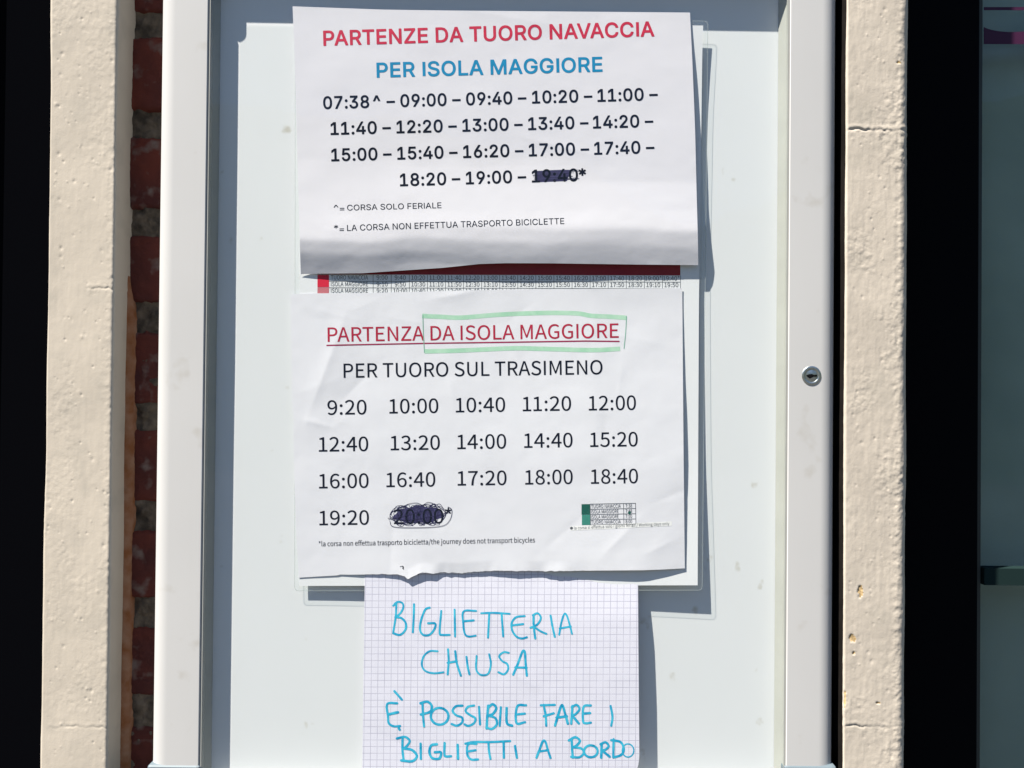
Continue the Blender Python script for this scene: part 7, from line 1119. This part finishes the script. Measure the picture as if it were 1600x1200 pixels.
gs.append(([(893.0 + 2.4 * math.cos(a), 825.2 + 2.4 * math.sin(a)) for a in np.linspace(0, 6.28, 10)], [(0, i, i + 1) for i in range(1, 9)]))
S2.decal('table_rules', merge(*ls), M['grey_ink'], mid, .2)
S2.decal('table_print', merge(*gs), M['grey_ink'], mid, .24)
S2.decal('pen_dot', ribbon(smooth_line([(983, 799.5), (984.5, 803), (982, 801), (985, 800)], 3), 2.0), M['green_dark'], mid, .3)

# ---- handwritten note on squared paper
r3 = smooth_pl([(880, 12.6), (898, 13), (965, 18.4), (1050, 20), (1210, 20.4)], w=25)
l3 = smooth_pl([(880, 8.6), (1000, 10.5), (1210, 12)], w=20)
def h_note(x, y, u, v):
    h = (1 - u) * l3(y) + u * r3(y)
    return h + .45 * fbm(x / 80, y / 80, 31, 3) + crease(x, y, 760, 905, 790, 960, .5, 12) + crease(x, y, 780, 1040, 850, 1080, .6, 16) + crease(x, y, 560, 1130, 700, 1200, -.6, 22)
S3 = Sheet([(880, 570.4), (902, 570), (1200, 566)], [(880, 996.4), (898, 996.8), (1000, 997.4), (1180, 999), (1192, 998.4), (1204, 995)],
           [(560, 895), (640, 893), (700, 891), (800, 890), (850, 893), (920, 896.5), (997, 898.4), (1010, 899)], [(560, 1206), (975, 1203.5), (990, 1202), (1005, 1199)], h_note)
GS = 10.35
note = S3.build('handwritten_note', M['squared'], 2.6, lambda x, y: ((x - 571 + (y - 900) * .011) / GS, (y - 897 + (x - 570) * -.002) / GS))
tag(note, 'squared notepaper with cyan handwriting, torn top tucked under the wrinkled notice', 'note')
def arc(cx, cy, rx, ry, a0=100, a1=470, n=12):
    return [(cx + rx * math.cos(math.radians(a)), cy - ry * math.sin(math.radians(a))) for a in np.linspace(a0, a1, n)]
W = [
 # BIGLIETTERIA
 [(238, 212), (252, 202)], [(254, 200), (250, 270), (238, 345)], [(244, 204), (262, 193), (284, 200), (288, 222), (272, 252), (248, 270)], [(250, 270), (278, 274), (300, 298), (299, 332), (272, 358), (238, 350)],
 [(342, 205), (340, 275), (336, 345)], [(420, 222), (398, 232), (378, 282), (372, 332), (388, 358), (418, 358), (442, 332), (448, 302), (412, 300)],
 [(478, 238), (470, 345), (482, 358), (520, 358)], [(545, 232), (546, 300), (547, 366)],
 [(652, 238), (590, 241), (588, 300), (596, 352), (615, 366), (650, 362)], [(592, 290), (640, 286)],
 [(678, 250), (740, 248), (820, 253)], [(718, 252), (712, 372)], [(780, 254), (783, 300), (788, 366)],
 [(895, 264), (852, 270), (830, 300), (834, 338), (856, 368), (882, 376), (906, 370)], [(836, 310), (888, 304)],
 [(940, 258), (940, 310), (948, 376)], [(936, 260), (960, 250), (976, 272), (962, 302), (936, 318), (924, 322)], [(942, 318), (975, 340), (1004, 353)],
 [(1025, 262), (1034, 315), (1046, 368)], [(1068, 357), (1078, 300), (1092, 256), (1104, 258), (1116, 292), (1132, 353)], [(1070, 326), (1126, 316)],
 # CHIUSA
 [(460, 440), (420, 440), (390, 466), (381, 508), (398, 538), (440, 550), (490, 545)], [(512, 430), (515, 490), (510, 556)], [(548, 440), (556, 500), (576, 562)], [(510, 498), (556, 490)],
 [(604, 468), (610, 515), (619, 555)], [(655, 464), (653, 530), (676, 558), (712, 552), (726, 505), (718, 455)],
 [(816, 448), (790, 445), (768, 465), (784, 490), (808, 504), (812, 532), (792, 555), (764, 545)], [(838, 557), (862, 500), (884, 442), (896, 446), (900, 500), (906, 562)], [(848, 521), (905, 522)],
 # E POSSIBILE FARE I
 [(244, 640), (262, 660), (281, 682)], [(258, 700), (208, 704), (212, 765), (216, 800), (240, 815), (272, 814)], [(212, 756), (262, 745)], [(266, 826), (270, 832)],
 [(384, 700), (387, 760), (392, 816)], [(374, 700), (408, 692), (430, 712), (422, 742), (376, 756)], arc(470, 765, 44, 42, 60, 425),
 [(584, 712), (552, 715), (535, 738), (553, 760), (582, 772), (582, 796), (557, 812), (530, 804)], [(642, 711), (612, 718), (600, 740), (624, 760), (648, 775), (642, 799), (614, 813), (594, 805)],
 [(667, 718), (672, 806)], [(713, 712), (708, 770), (705, 826)], [(712, 722), (735, 705), (753, 724), (737, 752), (714, 762)], [(714, 762), (748, 774), (756, 804), (732, 828), (704, 822)],
 [(776, 720), (770, 812)], [(805, 724), (804, 780), (810, 804), (832, 812)], [(902, 710), (858, 716), (854, 798), (897, 795)], [(857, 756), (896, 752)],
 [(990, 708), (1000, 760), (1003, 812)], [(976, 710), (1046, 708)], [(990, 765), (1040, 750)], [(1047, 811), (1062, 760), (1077, 715), (1086, 714), (1098, 755), (1111, 802)], [(1054, 772), (1106, 765)],
 [(1134, 714), (1128, 802)], [(1130, 720), (1154, 708), (1169, 728), (1152, 752), (1131, 762)], [(1134, 762), (1150, 782), (1166, 801)], [(1226, 711), (1190, 718), (1187, 788), (1200, 800), (1226, 797)], [(1188, 752), (1222, 749)],
 [(1325, 714), (1334, 768), (1328, 812)],
 # BIGLIETTI A BORDO
 [(285, 868), (284, 930), (290, 986)], [(256, 876), (296, 868), (320, 888), (307, 912), (290, 926)], [(290, 926), (332, 934), (356, 964), (332, 990), (278, 986)],
 [(375, 902), (376, 978)], [(456, 905), (428, 911), (419, 944), (433, 974), (468, 976), (476, 946), (446, 945)], [(495, 899), (494, 955), (503, 966), (527, 965)], [(560, 908), (562, 978)],
 [(654, 903), (612, 906), (609, 958), (628, 981), (662, 981)], [(611, 941), (650, 935)], [(598, 902), (640, 894), (730, 894), (822, 889)], [(714, 900), (717, 940), (724, 978)], [(790, 896), (791, 972)], [(847, 914), (856, 972)],
 [(954, 972), (970, 930), (986, 890), (999, 893), (1010, 930), (1024, 973)], [(964, 942), (1010, 935)],
 [(1130, 878), (1132, 925), (1136, 972)], [(1116, 886), (1148, 870), (1171, 888), (1154, 912), (1136, 920)], [(1136, 920), (1178, 926), (1191, 948), (1168, 970), (1128, 968)], arc(1226, 940, 34, 30, 60, 425),
 [(1280, 903), (1278, 972)], [(1274, 905), (1299, 895), (1315, 913), (1302, 930), (1281, 937)], [(1284, 937), (1302, 952), (1320, 967)], [(1340, 880), (1338, 970)], [(1328, 885), (1374, 894), (1391, 928), (1378, 958), (1340, 971)],
 arc(1412, 936, 29, 33, 70, 435)]
rng = random.Random(3)
hg = []
for i, stroke in enumerate(W):
    pts = [(540 + x / 3.2, 880 + y / 3.2) for x, y in stroke]
    thin = 2.2 if i == len(W) - 1 else (3.2 if i < 28 else 3.7)
    hg.append(ribbon(smooth_line(pts, 7), thin + rng.uniform(-.25, .35), 0.012 * (i % 9), jit=.16, rng=rng))
S3.decal('handwriting', merge(*hg), M['cyan_pen'], note, 0.16)
